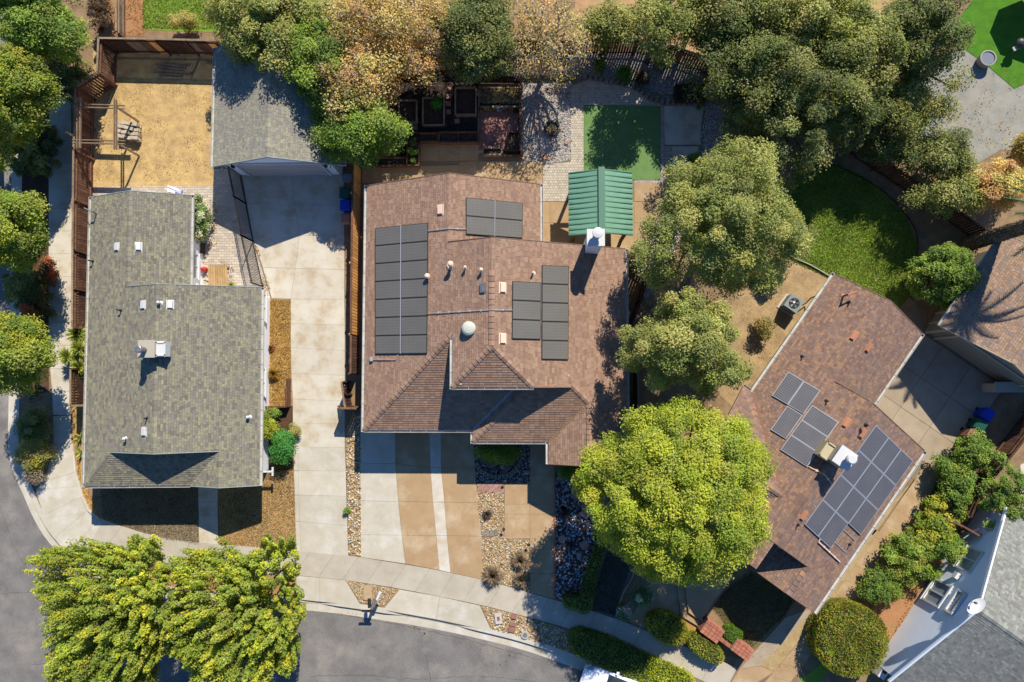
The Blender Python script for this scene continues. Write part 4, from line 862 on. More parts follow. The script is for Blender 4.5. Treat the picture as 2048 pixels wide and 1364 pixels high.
# --- tan walk of the middle house
TW = base_sheet('front_path', [(1008, 885), (1109, 885), (1109, 1199), (1059, 1184), (1058, 1078), (1008, 1078)], M['joint'], .01)
slabs(TW, [[(1060, 890), (1109, 890)], [(1060, 950), (1109, 950)], [(1060, 1008), (1109, 1008)]], M['tan'], .036); slabs(TW, [[(1009, 967), (1060, 967)], [(1009, 1008), (1060, 1008)], [(1009, 1028), (1060, 1028)], [(1009, 1077), (1060, 1077)]], M['tan'], .036)
slabs(TW, [[(1060, 1008), (1109, 1008)], [(1060, 1028), (1109, 1028)], [(1060, 1077), (1109, 1077)], [(1060, 1097), (1109, 1097)], [(1060, 1146), (1109, 1146)], [(1060, 1184), (1109, 1198)]], M['tan'], .036)
for q, nm in (([(963, 1061), (970, 1061), (971, 1073), (964, 1073)], 0), ([(971, 1061), (978, 1061), (979, 1073), (972, 1073)], 0), ([(979, 1060), (988, 1060), (988, 1072), (980, 1073)], 0), ([(988, 1059), (996, 1059), (997, 1070), (989, 1071)], 0)):
    slab1(TW, [W(*p) for p in q], M['greystone'], .06, .004, 'stepping_stone')
PB_ = base_sheet('paver_patch', [(954, 966), (1008, 966), (1008, 986), (955, 986)], M['mulch'], .017); paver_field(PB_, 'paver', [(954, 966), (1008, 966), (1008, 986), (955, 986)], .5, .25, M['pink'], .7, .05, stuffed=False)
# planter ring of blocks
def blocks(name, pts_px, n, size, ma, label, cat, z=0.0, group=None, px=True):
    P = [Vector((*W(*p), 0)) for p in pts_px]; D = dense(P, .08); L = [(p.x, p.y) for p in D]; tot = plen(L); c = along(L, tot/2)
    t = thing(name, label, cat, (c[0], c[1], 0), group)
    for i in range(n):
        a = along(L, tot*(i+.04)/n); b = along(L, tot*(i+.96)/n); mid = (a+b)/2; d = (b-a); mb = MB(); h = size[1]*random.uniform(.9, 1.1); w = size[0]*random.uniform(.92, 1.08)
        pr = Vector((-d.y, d.x)).normalized()*w/2; j = random.uniform(.92, 1)
        a2 = mid+(a-mid)*j; b2 = mid+(b-mid)*j; q = [a2-pr, b2-pr, b2+pr, a2+pr]; tp = [mid+(v-mid)*.86 for v in q]
        mb.hexa([(v.x, v.y, z) for v in q]+[(v.x, v.y, z+h) for v in tp]); build('block', mb, ma, t, org=(mid.x, mid.y, z))
    return t
blocks('planter_edging', [(953, 925), (958, 936), (968, 945), (982, 952), (998, 953), (1014, 950), (1027, 943), (1037, 932), (1042, 920)], 15, (.26, .14), M['greystone'], 'horseshoe of grey blocks around the shaded shrub in front of the brown house', 'edging')
blocks('garden_edging', [(1110, 157), (1150, 152), (1182, 157), (1225, 165), (1258, 173), (1280, 184), (1305, 200), (1345, 206), (1395, 208)], 27, (.32, .22), M['greystone'], 'curved border of rounded grey blocks behind the patio of the brown house', 'edging')
sheet('planting_bed', [(950, 880), (1040, 880), (1038, 925), (1012, 946), (985, 950), (960, 932)], M['mulch'], .024)
# --- back garden of the middle house
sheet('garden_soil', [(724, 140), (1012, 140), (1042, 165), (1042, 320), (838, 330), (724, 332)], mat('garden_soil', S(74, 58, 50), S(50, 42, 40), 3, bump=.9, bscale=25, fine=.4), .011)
PT = base_sheet('patio', [(724, 332), (1140, 332), (1140, 520), (724, 520)], M['joint'], .014)
base_sheet('patio_base', [(838, 284), (958, 284), (1088, 322), (1088, 336), (838, 336)], M['joint'], .0155)
base_sheet('patio_base', [(1143, 163), (1226, 160), (1412, 206), (1406, 300), (1376, 365), (1340, 366), (1290, 505), (1138, 505)], M['joint'], .017)
base_sheet('patio_base', [(1086, 326), (1145, 322), (1145, 410), (1086, 410)], M['joint'], .0185)
slabs(PT, [[(724, 333), (762, 333), (838, 333), (918, 330)], [(724, 366), (762, 366), (838, 366), (918, 366)]], M['tan'], .036)
slabs(PT, [[(838, 285), (877, 285), (918, 285), (957, 285)], [(838, 322), (877, 322), (918, 322), (957, 322)]], M['tan'], .036); slabs(PT, [[(918, 323), (957, 323), (1030, 323), (1085, 323)], [(918, 372), (957, 372), (1030, 372), (1085, 372)]], M['tan'], .036)
slabs(PT, [[(1060, 404), (1100, 404), (1140, 404), (1180, 404), (1220, 404), (1268, 404), (1330, 404)], [(1060, 446), (1100, 446), (1140, 446), (1180, 446), (1220, 446), (1268, 446), (1310, 446)], [(1060, 505), (1100, 505), (1140, 505), (1180, 505), (1220, 505), (1268, 505), (1290, 505)]], M['tan'], .036)
slabs(PT, [[(1268, 366), (1342, 366)], [(1268, 403), (1330, 403)]], M['tan'], .036)
slabs(PT, [[(1328, 212), (1368, 212), (1408, 212)], [(1328, 250), (1368, 250), (1402, 250)], [(1329, 290), (1368, 290), (1400, 290)]], M['concrete_dark'], .036); slabs(PT, [[(1344, 293), (1368, 293), (1398, 293)], [(1344, 330), (1368, 330), (1390, 330)], [(1344, 365), (1360, 365), (1376, 365)]], M['concrete_dark'], .036)
paver_field(PT, 'pavers', [(1143, 172), (1180, 158), (1226, 167), (1275, 182), (1308, 204), (1320, 208), (1322, 212), (1167, 211), (1167, 360), (1133, 403), (1086, 403), (1086, 330), (1141, 325)], .16, .16, M['tint'], cmul=S(214, 200, 176))
paver_field(PT, 'pavers', [(1321, 211), (1328, 211), (1328, 292), (1343, 292), (1343, 366), (1268, 366), (1268, 360), (1321, 360)], .16, .16, M['tint'], cmul=S(196, 182, 164))
tf = sheet('turf', [(1168, 212), (1320, 212), (1320, 360), (1168, 360)], M['turf'], .05)
red = base_sheet('red_patio', [(956, 212), (1036, 212), (1036, 306), (956, 306)], M['mortar'], .017); paver_field(red, 'paver', [(957, 213), (1036, 213), (1036, 302), (957, 302)], .575, .6, M['red_paver'], 0, .045, joint=.025, stuffed=False, running=False)
for px, py, lb in ((900, 176, 'pink stepping stone, top of the row of four between two raised beds'), (898, 193, 'pink stepping stone, second of the row of four between two raised beds'), (897, 208, 'pink stepping stone, third of the row of four between two raised beds'), (897, 224, 'pink stepping stone, lowest of the row of four between two raised beds'), (914, 243, 'pink stepping stone just above the long trough, nearest the red patio'), (808, 257, 'pink stepping stone under the small raised bed, nearer the green tree'), (830, 256, 'pink stepping stone under the small raised bed, nearer the long trough'), (883, 156, 'pink stepping stone alone in the darkest soil, highest of all')):
    mb = MB(); c = W(px, py); mb.box((*c, .035), (.3, .3, .05), (1, random.uniform(-.1, .1))); solo('stepping_stone', mb, M['pink'], lb, 'stepping stone', 'stepping stones in the garden soil')
# --- right side ground
sheet('yard_dirt', [(1430, 780), (1480, 520), (1560, 480), (1600, 520), (1672, 552), (1560, 740), (1480, 830)], mat('dirt_dull', S(206, 174, 126), S(168, 138, 98), 1.4, bump=.8, bscale=18, fine=.3, stain=S(148, 120, 86), stain_scale=1.2, stain_amt=.6), .010)
sheet('lawn', [(1550, 505), (1570, 400), (1600, 320), (1660, 322), (1740, 360), (1810, 430), (1834, 490), (1830, 540), (1820, 590), (1780, 640), (1720, 600), (1660, 558)], M['lawn'], .012)
eg = MB(); ep = dense([W3(*p, .03) for p in [(1596, 315), (1640, 322), (1700, 345), (1760, 378), (1800, 415), (1828, 455), (1835, 490), (1830, 520), (1813, 550), (1811, 580), (1825, 600)]], .3)
for a, b in zip(ep, ep[1:]): eg.beam(a, b, .04, .12)
solo('lawn_edging', eg, M['wood_b'], 'long curved bender-board edging on the far side of the shaded lawn', 'lawn edging')
eg = MB(); ep = dense([W3(*p, .06) for p in [(1553, 488), (1580, 512), (1620, 530), (1665, 556)]], .3)
for a, b in zip(ep, ep[1:]): eg.beam(a, b, .05, .16)
solo('lawn_edging', eg, M['trim'], 'short pale edging strip between lawn and golden dirt near the diagonal house', 'lawn edging')
rc = base_sheet('driveway', [(1830, 600), (1850, 660), (2000, 775), (1955, 850), (1930, 890), (1862, 1000), (1800, 930), (1720, 800), (1790, 690)], M['joint'], .012)
u0, v0 = uvof(1850, 668, 0); us = [u0+.05, u0+2.3, u0+4.4, u0+6.3]; vs = [v0-3.4, v0-1.5, v0+1.2, v0+3.2, v0+5.4]
for a in range(3):
    for b in range(4): slab1(rc, uvp((us[a], vs[b]), (us[a+1], vs[b]), (us[a+1], vs[b+1]), (us[a], vs[b+1])), M['court'], .036)
# path strips along the diagonal house
uP, vP = uvof(1860, 912, 0); uQ, vQ = uvof(1516, 1364, 0)
iu = lambda px, py: uvof(px, py, 0)
pth = ribbon('path', [(1868, 903), (1790, 1015), (1758, 1062), (1675, 1180), (1647, 1221), (1592, 1290), (1545, 1345), (1515, 1380)], [(1915, 935), (1840, 1035), (1805, 1075), (1720, 1185), (1696, 1215), (1637, 1289), (1585, 1358), (1560, 1390)], 17, M['tan'], .033)
sheet('dirt_strip', [(1850, 935), (1862, 912), (1790, 1010), (1756, 1058), (1745, 1070), (1735, 1060)], M['strip'], .019)
sheet('dirt_strip', [(1748, 1057), (1758, 1064), (1664, 1197), (1640, 1185)], M['strip'], .019)
sheet('dirt_strip', [(1634, 1212), (1647, 1221), (1548, 1342), (1521, 1330), (1590, 1245)], M['strip'], .019)
ribbon('path', [(1570, 1235), (1520, 1290), (1478, 1338)], [(1634, 1212), (1560, 1290), (1521, 1331)], 5, M['court'], .032)
slab1(PV, [W(*p) for p in [(1478, 1338), (1521, 1331), (1548, 1343), (1515, 1364), (1490, 1400), (1450, 1382)]], M['tan'], .034)
slab1(pth, [W(*p) for p in [(1640, 1187), (1664, 1198), (1648, 1220), (1634, 1211), (1600, 1215)]], M['tan'], .034)
sheet('lawn', [(1421, 1215), (1448, 1180), (1500, 1140), (1600, 1190), (1570, 1235), (1490, 1320), (1455, 1310), (1470, 1270)], mat('lawn_brown', S(150, 128, 84), S(110, 100, 66), 3, bump=.8, bscale=25, fine=.4), .012)
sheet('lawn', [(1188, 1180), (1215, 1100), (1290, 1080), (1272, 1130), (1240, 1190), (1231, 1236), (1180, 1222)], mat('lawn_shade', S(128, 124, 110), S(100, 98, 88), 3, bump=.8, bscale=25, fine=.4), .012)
sheet('lawn', [(1640, 1364), (1690, 1290), (1560, 1390), (1600, 1500), (1680, 1500)], M['lawn'], .013)
sheet('mulch_bed', [(1696, 1215), (1800, 1080), (1870, 1010), (1930, 1040), (1850, 1160), (1780, 1290), (1700, 1290), (1640, 1300)], M['orange'], .014)
# entry terrace and steps of the diagonal house
TR = base_sheet('terrace', [(1240, 1238), (1290, 1165), (1330, 1150), (1420, 1150), (1460, 1165), (1424, 1215), (1412, 1250), (1376, 1290), (1316, 1220), (1289, 1257)], M['joint'], .016)
slab1(TR, [W(*p) for p in [(1258, 1241), (1298, 1168), (1352, 1150), (1361, 1230), (1316, 1219), (1289, 1257)]], M['tan'], .036); slab1(TR, [W(*p) for p in [(1317, 1219), (1361, 1231), (1412, 1263), (1400, 1275), (1376, 1276)]], M['dry'], .03)
slab1(TR, [W(*p, .17) for p in [(1352, 1150), (1366, 1150), (1377, 1226), (1418, 1255), (1412, 1262), (1362, 1232)]], M['tan'], .17, 0); slab1(TR, [W(*p, .32) for p in [(1366, 1140), (1470, 1150), (1424, 1207), (1404, 1238), (1422, 1248), (1418, 1253), (1377, 1225)]], M['tan'], .32, 0)
eg = MB(); ep = dense([W3(*p, .04) for p in [(1272, 1130), (1262, 1160), (1245, 1190), (1231, 1234)]], .25)
for a, b in zip(ep, ep[1:]): eg.beam(a, b, .04, .1)
solo('lawn_edging', eg, M['trim'], 'thin pale edging on the right side of the small shaded front lawn', 'lawn edging')
eg = MB(); ep = [W3(*p, .05) for p in [(1109, 926), (1110, 1050), (1109, 1198)]]
for a, b in zip(ep, ep[1:]):
    n = int((b-a).length/.22)
    for i in range(n): p = a+(b-a)*(i+.5)/n; eg.box(p, (.2, .1, .12), (b-a))
o = solo('brick_edging', eg, M['brick'], 'thin red brick edging between the tan path and the bluish rock bed', 'edging'); o['kind'] = 'stuff'
# back right garden
sheet('gravel_yard', [(1855, 330), (1800, 250), (1850, 130), (1925, 88), (2000, 140), (2100, 160), (2100, 300), (2000, 300), (1950, 330)], M['greygravel'], .012)
sheet('turf', [(1900, 60), (1960, -20), (2110, -20), (2110, 140), (2056, 165), (2028, 178), (1972, 130), (1922, 94)], M['turf2'], .03)
sheet('yard_back', [(1150, -40), (1300, -40), (1560, -40), (1560, 140), (1440, 120), (1300, 80), (1150, 76)], mat('dirt_pinkish', S(214, 172, 124), S(192, 150, 106), 1.5, bump=.6, bscale=24, fine=.25), .012)
sheet('yard_back', [(1740, -40), (1850, -40), (1860, 60), (1800, 110), (1740, 80)], M['dirt'], .013)
sheet('deck_court', [(2040, 930), (2100, 900), (2100, 1030), (2040, 1025)], M['concrete_dark'], .02)

# ================================================================== fences
def fence(label, pts, h=1.8, bw=.14, gap=.012, ma='wood', z0=0.0, top=True, cap='wood_g', inside=1, name='fence', posts=True, jh=.0, mats=None, stuffed=False):
    """pts: photo pixels of its top edge (top=True) or foot"""
    P = [Vector((*W(p[0], p[1], h+z0 if top else z0), 0)) for p in pts]; c = sum(P, Vector())/len(P)
    t = thing(name, label, 'fence', (c.x, c.y, z0)); pm = None
    bm = MB(); bm.box((0, 0, h/2-.02), (bw, .02, h-.06)); proto = None
    for a, b in zip(P, P[1:]):
        d = (b-a); L = d.length; d.normalize(); ang = math.atan2(d.y, d.x); nr = Vector((-d.y, d.x, 0))*inside; n = max(1, int(L/(bw+gap)))
        for i in range(n):
            p = a+d*(L*(i+.5)/n)-t.location; p.z = random.uniform(-jh, 0)
            if proto is None:
                proto = build('board', bm, M[ma] if isinstance(ma, str) else ma, None); proto.parent = t; proto.location = p; proto.rotation_euler = (0, 0, ang); o = proto
            else: o = share(proto, p, t, ang+random.uniform(-.02, .02))
            if mats:
                k = mats[min(len(mats)-1, int(len(mats)*i/n))]
                if k != ma: o.data = FB(k, bw, h)
        for z in (.3, h-.25):
            rm = MB(); rm.beam(a+nr*.04+Vector((0, 0, z0+z)), b+nr*.04+Vector((0, 0, z0+z)), .05, .09); build('rail', rm, M[ma] if isinstance(ma, str) else ma, t)
        if cap: rm = MB(); rm.beam(a+Vector((0, 0, z0+h)), b+Vector((0, 0, z0+h)), .11, .035); build('cap_rail', rm, M[cap], t)
        if posts:
            k = max(1, int(round(L/2.4)))
            for i in range(k+1): q = a+d*(L*i/k)+nr*.09; rm = MB(); rm.box((q.x, q.y, z0+h/2), (.09, .09, h-.05), (d.x, d.y)); build('post', rm, M[ma] if isinstance(ma, str) else ma, t)
    return t
_fb = {}
def FB(k, bw, h):
    if (k, bw, h) not in _fb:
        bm = MB(); bm.box((0, 0, h/2-.02), (bw, .02, h-.06)); o = build('board_tmp', bm, M[k]); _fb[(k, bw, h)] = o.data; bpy.data.objects.remove(o)
    return _fb[(k, bw, h)]
fence('weathered brown board fence along the left pavement, stepping round the golden dirt yard', [(197, 76), (194, 145), (150, 174), (147, 300), (145, 500), (144, 655)], 1.85, .14, .02, 'wood', cap='wood_g', inside=1)
fence('short run of dark board fence behind the yuccas at the left house', [(141, 738), (141, 811), (172, 811)], 1.75, .14, .015, 'wood_b', cap='wood_g')
fence('dark rear fence with grey and orange boards behind the golden dirt yard', [(197, 76), (310, 78), (430, 81)], 1.85, .14, .012, 'wood_b', inside=-1, mats=['wood_b', 'wood_b', 'wood_g', 'wood', 'wood_o'])
fence('rear board fence half hidden by autumn trees behind the raised beds', [(430, 81), (560, 80), (770, 78), (900, 76), (1030, 77)], 1.8, .14, .012, 'wood_o', inside=-1)
fence('dark rear fence above the white gravel bed, right of the autumn trees', [(1030, 77), (1140, 79), (1275, 79), (1345, 92), (1420, 118)], 1.8, .14, .02, 'wood', inside=-1, cap='wood_g')
fence('gappy board fence running diagonally under the oaks, throwing light streaks', [(1420, 118), (1560, 190), (1700, 270), (1850, 370), (1990, 470)], 1.8, .14, .035, 'wood_b', inside=-1, cap=None)
fence('sunlit orange board fence between the left driveway and the brown house', [(706, 320), (704, 450), (702, 600), (702, 668)], 1.85, .14, .03, 'wood_o', cap='wood', inside=-1)
fence('brown board fence continuing the orange fence toward the street', [(702, 670), (701, 747)], 1.85, .14, .03, 'wood', cap='wood', inside=-1)
fence('low dark gate panel beside the rock strip, left of the brown house', [(683, 764), (686, 790), (690, 815)], 1.6, .14, .012, 'wood_b', cap='wood_g')
fence('short board return fence between rock strip and the brown house', [(676, 816), (713, 817)], 1.75, .14, .012, 'wood', cap='wood')
fence('dark board fence with open corner beside the right wall of the brown house', [(1268, 528), (1297, 551), (1283, 600), (1264, 650)], 1.8, .15, .01, 'wood_b', inside=-1, cap='wood_b')
fence('dark side fence under the round trees right of the brown house', [(1275, 700), (1277, 800), (1278, 890)], 1.7, .14, .01, 'wood_b', inside=-1)
fence('brown board fence beside the pale house, near the rubbish bins', [(2060, 800), (2048, 826), (1985, 905), (1928, 975), (1906, 1024)], 1.6, .15, .012, 'wood', top=False, inside=-1, cap='wood_b')
fence('short dark slatted fence joining the pale house at its upper corner', [(1892, 1037), (1925, 1052), (1961, 1072)], 1.7, .14, .01, 'wood_b', cap='wood')
fence('pale timber fence at the top left, dividing the orange yard', [(232, -30), (232, 62)], 1.0, .1, .05, 'wood_g', cap='wood_g', posts=False)
# black picket fence across the paved court
FP = [W3(*p) for p in [(481, 350), (493, 408), (507, 483), (527, 574)]]; PF = thing('picket_fence', 'black metal picket fence leaning its long shadow over the grey pavers', 'fence', tuple(FP[1]))
pr = None; hF = 1.85
for a, b in zip(FP, FP[1:]):
    d = b-a; L = d.length; d.normalize(); n = int(L/.105)
    for i in range(n):
        p = a+d*(L*(i+.5)/n)-PF.location
        if pr is None: bm = MB(); bm.box((0, 0, hF/2), (.02, .02, hF)); pr = build('picket', bm, M['black']); pr.parent = PF; pr.location = p
        else: share(pr, p, PF)
    for z in (.12, hF-.18, hF-.02): rm = MB(); rm.beam(a+Vector((0, 0, z)), b+Vector((0, 0, z)), .035, .035); build('rail', rm, M['dark'], PF)
    for q in (a, b): rm = MB(); rm.box((q.x, q.y, hF/2), (.07, .07, hF+.06)); build('post', rm, M['dark'], PF)
# retaining box of sleepers
RB = thing('retaining_wall', 'low brown timber retaining wall between the dry grass and the left driveway', 'wall', W(576, 785)+(0,))
for j in range(3): mb = MB(); a = W(581, 757); b = W(580, 813); mb.beam((a[0], a[1], .12+j*.22), (b[0], b[1], .12+j*.22), .08, .2); build('sleeper', mb, M['wood'], RB)
for j in range(3): mb = MB(); a = W(527, 813); b = W(580, 813); mb.beam((a[0], a[1], .12+j*.22), (b[0], b[1], .12+j*.22), .08, .2); build('sleeper', mb, M['wood'], RB)
# garden gate
GT = thing('gate', 'small black metal gate at the top of the hedge beside the pale house', 'gate', W(1882, 1010)+(0,))
for A, B in ((( 1862, 1010), (1888, 962)), ((1890, 1020), (1862, 1010))):
    a, b = W(*A), W(*B); mb = MB()
    for z in (.15, 1.5): mb.beam((*a, z), (*b, z), .05, .05)
    mb.beam((*a, 0), (*a, 1.6), .06, .06, up=Vector((1, 0, 0))); mb.beam((*b, 0), (*b, 1.6), .06, .06, up=Vector((1, 0, 0))); build('gate_frame', mb, M['black'], GT)
    for i in range(1, 8): t_ = i/8; p = (a[0]+(b[0]-a[0])*t_, a[1]+(b[1]-a[1])*t_); mb = MB(); mb.box((*p, .82), (.02, .02, 1.3)); build('bar', mb, M['black'], GT)

# ================================================================== structures in the gardens
# open pergola frame in the dirt yard
PG_ = thing('pergola', 'bare grey timber pergola frame over the left board fence', 'pergola', W(240, 250)+(0,))
hp = 2.35
for px, py in ((183, 219), (277, 243), (184, 292), (279, 312)):
    c = W(px, py); mb = MB(); mb.box((*c, hp/2), (.1, .1, hp)); build('post', mb, M['wood_g'], PG_)
def pbeam(a, b, z, w=.045, h=.14, ma='wood_g', nm='beam', par=PG_): mb = MB(); mb.beam(W3(*a, z), W3(*b, z), w, h); return build(nm, mb, M[ma], par)
for dx in (0, 6): pbeam((155+dx, 195), (154.5+dx, 296), hp+.07)
for dx in (0, 4.5): pbeam((228.5+dx, 199), (228.5+dx, 299), hp+.07)
for dy in (0, 6): pbeam((143, 208+dy), (249, 211.5+dy), hp-.08); pbeam((146, 280+dy), (250, 282+dy), hp-.08)
# pallet of pavers
BP = thing('paver_stack', 'stack of pale paving blocks on the golden dirt beside the pergola', 'paving blocks', W(265, 262)+(0,)); bp = None
for lay in range(4):
    for i in range(5):
        for j in range(4):
            if lay == 3 and (i+j) % 5 == 0: continue
            x, y = W(248+i*8.2+random.uniform(-1.2, 1.2), 250+j*9+i*1.2+random.uniform(-1, 1)); p = Vector((x, y, .1+lay*.125+.02))-PG_.location*0
            if bp is None: bm = MB(); bm.box((0, 0, 0), (.25, .2, .11)); bp = build('paving_block', bm, mat('pale_block', S(222, 206, 178), S(196, 178, 150), 5, per_obj=.14, fine=.12)); bp.parent = BP; bp.location = p-BP.location
            else: share(bp, p-BP.location, BP, -.12+random.uniform(-.15, .15))
LG = thing('timber_pile', 'loose grey planks lying in the shade of the rear fence', 'planks', W(340, 137)+(0,))
for i, (x0, y0, x1_, y1_) in enumerate(((310, 127, 372, 134), (315, 133, 368, 140), (308, 141, 385, 145), (322, 122, 380, 129), (318, 147, 365, 150), (412, 119, 428, 119), (412, 125, 428, 126))):
    mb = MB(); mb.beam(W3(x0, y0, .04+.03*(i % 3)), W3(x1_, y1_, .05+.03*(i % 3)), .12, .03); build('plank', mb, M['wood_g'], LG)
# white and blue folded item
mb = MB(); c = W3(352, 382); mb.box((c.x-.1, c.y, .18), (.5, .32, .3), (1, -.3), (.8, .8, .85)); mb.box((c.x+.28, c.y-.1, .14), (.34, .3, .2), (1, -.3), (.35, .36, .62)); mb.tube([(c.x-.3, c.y+.2, .4), (c.x+.45, c.y-.1, .42)], .03, 6, (.8, .8, .85))
solo('garden_cart', mb, M['tint'], 'small white and violet cart on the pavers behind the left house', 'cart')
# planter box with bush, deck box and red watering pot
mb = MB(); a, b = W3(386, 488, 0), W3(410, 508, 0)
for s_ in ((a.x, a.y, b.x, a.y), (b.x, a.y, b.x, b.y), (a.x, b.y, b.x, b.y), (a.x, a.y, a.x, b.y)): mb.beam((s_[0], s_[1], .25), (s_[2], s_[3], .25), .05, .5)
mb.prism(rect(a.x+.03, b.y+.03, b.x-.03, a.y-.03), .1, .4, (.05, .04, .03)); solo('planter_box', mb, M['wood_b'], 'dark timber planter box at the foot of the flowering bush', 'planter')
DK = thing('deck_platform', 'small tan timber step platform between window and picket fence', 'deck', W(440, 550)+(0,))
for i in range(8): a, b = W(422+i*4.7, 531), W(423+i*4.7, 575); mb = MB(); mb.beam((*a, .2), (*b, .2), .13, .04); build('deck_board', mb, mat('deck_tan', S(204, 168, 118), S(180, 144, 98), 3, per_obj=.12), DK)
for py in (534, 572): mb = MB(); mb.beam(W3(421, py, .1), W3(459, py, .1), .08, .16); build('joist', mb, M['wood_g'], DK)
c = W3(412, 540); mb = MB(); mb.lathe(c, [(.13, 0), (.16, .05), (.17, .3), (.12, .42), (.07, .5), (.05, .62)], 14); mb.tube([c+Vector((.1, 0, .3)), c+Vector((.3, .05, .5))], .03, 6); mb.tube([c+Vector((-.1, 0, .45)), c+Vector((0, 0, .72)), c+Vector((.1, 0, .45))], .02, 6)
solo('watering_can', mb, mat('red_plastic', S(232, 84, 70), rough=.4, fine=.03), 'red watering can next to the tan step platform', 'watering can')
hs = MB(); hp_ = [W3(*p, .05) for p in [(408, 560), (420, 565), (430, 568), (440, 563), (438, 558), (425, 566), (412, 572)]]; hs.tube(dense(hp_, .1), .02, 5); solo('garden_hose', hs, M['black'], 'black hose looped on the ground by the tan step platform', 'hose')
# wheeled bins
def bin_(label, px, py, ma, ang=0., h=1.02, w=.6, group=None, z=0.0):
    x, y = W(px, py, .9); t = thing('wheeled_bin', label, 'bin', (x, y, z)); A = (math.cos(ang), math.sin(ang)); ax = Vector((*A, 0)); bx = Vector((-A[1], A[0], 0)); o = Vector((x, y, z)); mb = MB()
    lo, hi = .38, .5
    mb.hexa([o+ax*(sx*lo*w/1.0)+bx*(sy*lo*w)+Vector((0, 0, .06)) for sx, sy in ((-1, -1), (1, -1), (1, 1), (-1, 1))]+[o+ax*(sx*hi*w)+bx*(sy*hi*w)+Vector((0, 0, h-.08)) for sx, sy in ((-1, -1), (1, -1), (1, 1), (-1, 1))]); build('body', mb, ma, t)
    mb = MB(); mb.hexa([o+ax*(sx*(hi*w+.03))+bx*(sy*(hi*w+.03))+Vector((0, 0, h-.08)) for sx, sy in ((-1, -1), (1, -1), (1, 1), (-1, 1))]+[o+ax*(sx*hi*w*.9)+bx*(sy*hi*w*.9)+Vector((0, 0, h)) for sx, sy in ((-1, -1), (1, -1), (1, 1), (-1, 1))])
    mb.beam(o-ax*.2+bx*(hi*w+.06)+Vector((0, 0, h-.05)), o+ax*.2+bx*(hi*w+.06)+Vector((0, 0, h-.05)), .03, .03); lid = build('lid', mb, ma, t)
    mb = MB(); mb.box(o+Vector((0, 0, h+.008)), (w*.55, w*.4, .012), A); build('lid_panel', mb, ma, lid)
    for s_ in (-1, 1): mb = MB(); q = o+ax*(s_*.24)+bx*.2+Vector((0, 0, .1)); mb.tube([q-ax*.03, q+ax*.03], .1, 12); build('wheel', mb, M['black'], t)
    return t
gb = mat('bin_green', S(36, 92, 74), rough=.4, fine=.04); bb_ = mat('bin_blue', S(24, 64, 190), rough=.35, fine=.04); br_ = mat('bin_brown', S(190, 140, 110), rough=.4, fine=.05); gy_ = mat('bin_grey', S(150, 160, 166), rough=.4, fine=.04)
bin_('dark green wheeled bin between garage and orange fence', 690, 386, gb); bin_('blue wheeled bin beside the orange fence, below the dark green one', 691, 411, bb_); bin_('brown wheeled bin in dappled light, nearest of the row by the orange fence', 690, 437, br_, w=.5, h=.9)
mb = MB(); c = W3(697, 357, .3); mb.box((c.x, c.y, .28), (.6, .35, .55)); mb.box((c.x, c.y, .57), (.64, .4, .05)); solo('storage_box', mb, gy_, 'pale grey storage box tucked between garage corner and orange fence', 'box')
aR = math.atan2(VD.y, VD.x)
bin_('blue wheeled bin at the edge of the shaded court, under the hedge end', 1975, 829, bb_, aR); bin_('green wheeled bin half covered by leaves beside the shaded court', 1960, 851, gb, aR); bin_('brown wheeled bin at the hedge end of the shaded court', 1944, 870, br_, aR, w=.5)
# green metal pavilion
zp = 2.45; pxl, pxr = W(1137, 400, zp)[0], W(1265, 400, zp)[0]; pyn, pys = W(1137, 345, zp)[1], W(1137, 472, zp)[1]; pm = (pxl+pxr)/2; zr = 3.15
PVL = thing('pavilion', 'garden pavilion with ribbed green metal gable roof on timber posts', 'pavilion', (pm, (pyn+pys)/2, 0))
for sgn, x0 in ((1, pxl), (-1, pxr)):
    mb = MB(); P = [(x0, pys, zp), (pm, pys, zr), (pm, pyn, zr), (x0, pyn, zp)]; mb.hexa([(p[0], p[1], p[2]-.03) for p in P]+P) if sgn > 0 else mb.hexa([(p[0], p[1], p[2]-.03) for p in P[::-1]]+P[::-1]); rp_ = build('roof_panel', mb, M['green_metal'], PVL)
    for i in range(13):
        y = pys+.05+(pyn-pys-.1)*i/12; mb = MB(); mb.beam((x0, y, zp+.025), (pm-sgn*.15, y, zr-.1+.02), .05, .06); build('rib', mb, M['green_dark'], rp_)
        y2 = y+(pyn-pys)/24
        if i < 12: mb = MB(); mb.beam((x0, y2, zp+.008), (pm-sgn*.15, y2, zr-.1+.01), .14, .014); build('rib', mb, M['green_metal'], rp_)
mb = MB(); mb.box((pm, (pyn+pys)/2, zr+.02), (.36, pyn-pys+.16, .08)); build('ridge_cap', mb, M['green_dark'], PVL)
for x in (pxl+.35, pxr-.35):
    for y in (pys+.25, pyn-.25): mb = MB(); mb.box((x, y, (zp+.02)/2), (.16, .16, zp-.02)); build('post', mb, M['wood'], PVL)
    mb = MB(); mb.beam((x, pys+.1, zp-.05), (x, pyn-.1, zp-.05), .1, .2); build('beam', mb, M['wood'], PVL)
for y in (pys+.2, pyn-.2): mb = MB(); mb.beam((pxl+.1, y, zp-.12), (pxr-.1, y, zp-.12), .1, .2); build('beam', mb, M['wood'], PVL)
for x, s_ in ((pxl+.35, 1), (pxr-.35, -1)): mb = MB(); mb.beam((x, pys+.2, 1.7), (x+s_*.6, pys+.2, 2.3), .08, .1); build('brace', mb, M['wood'], PVL)
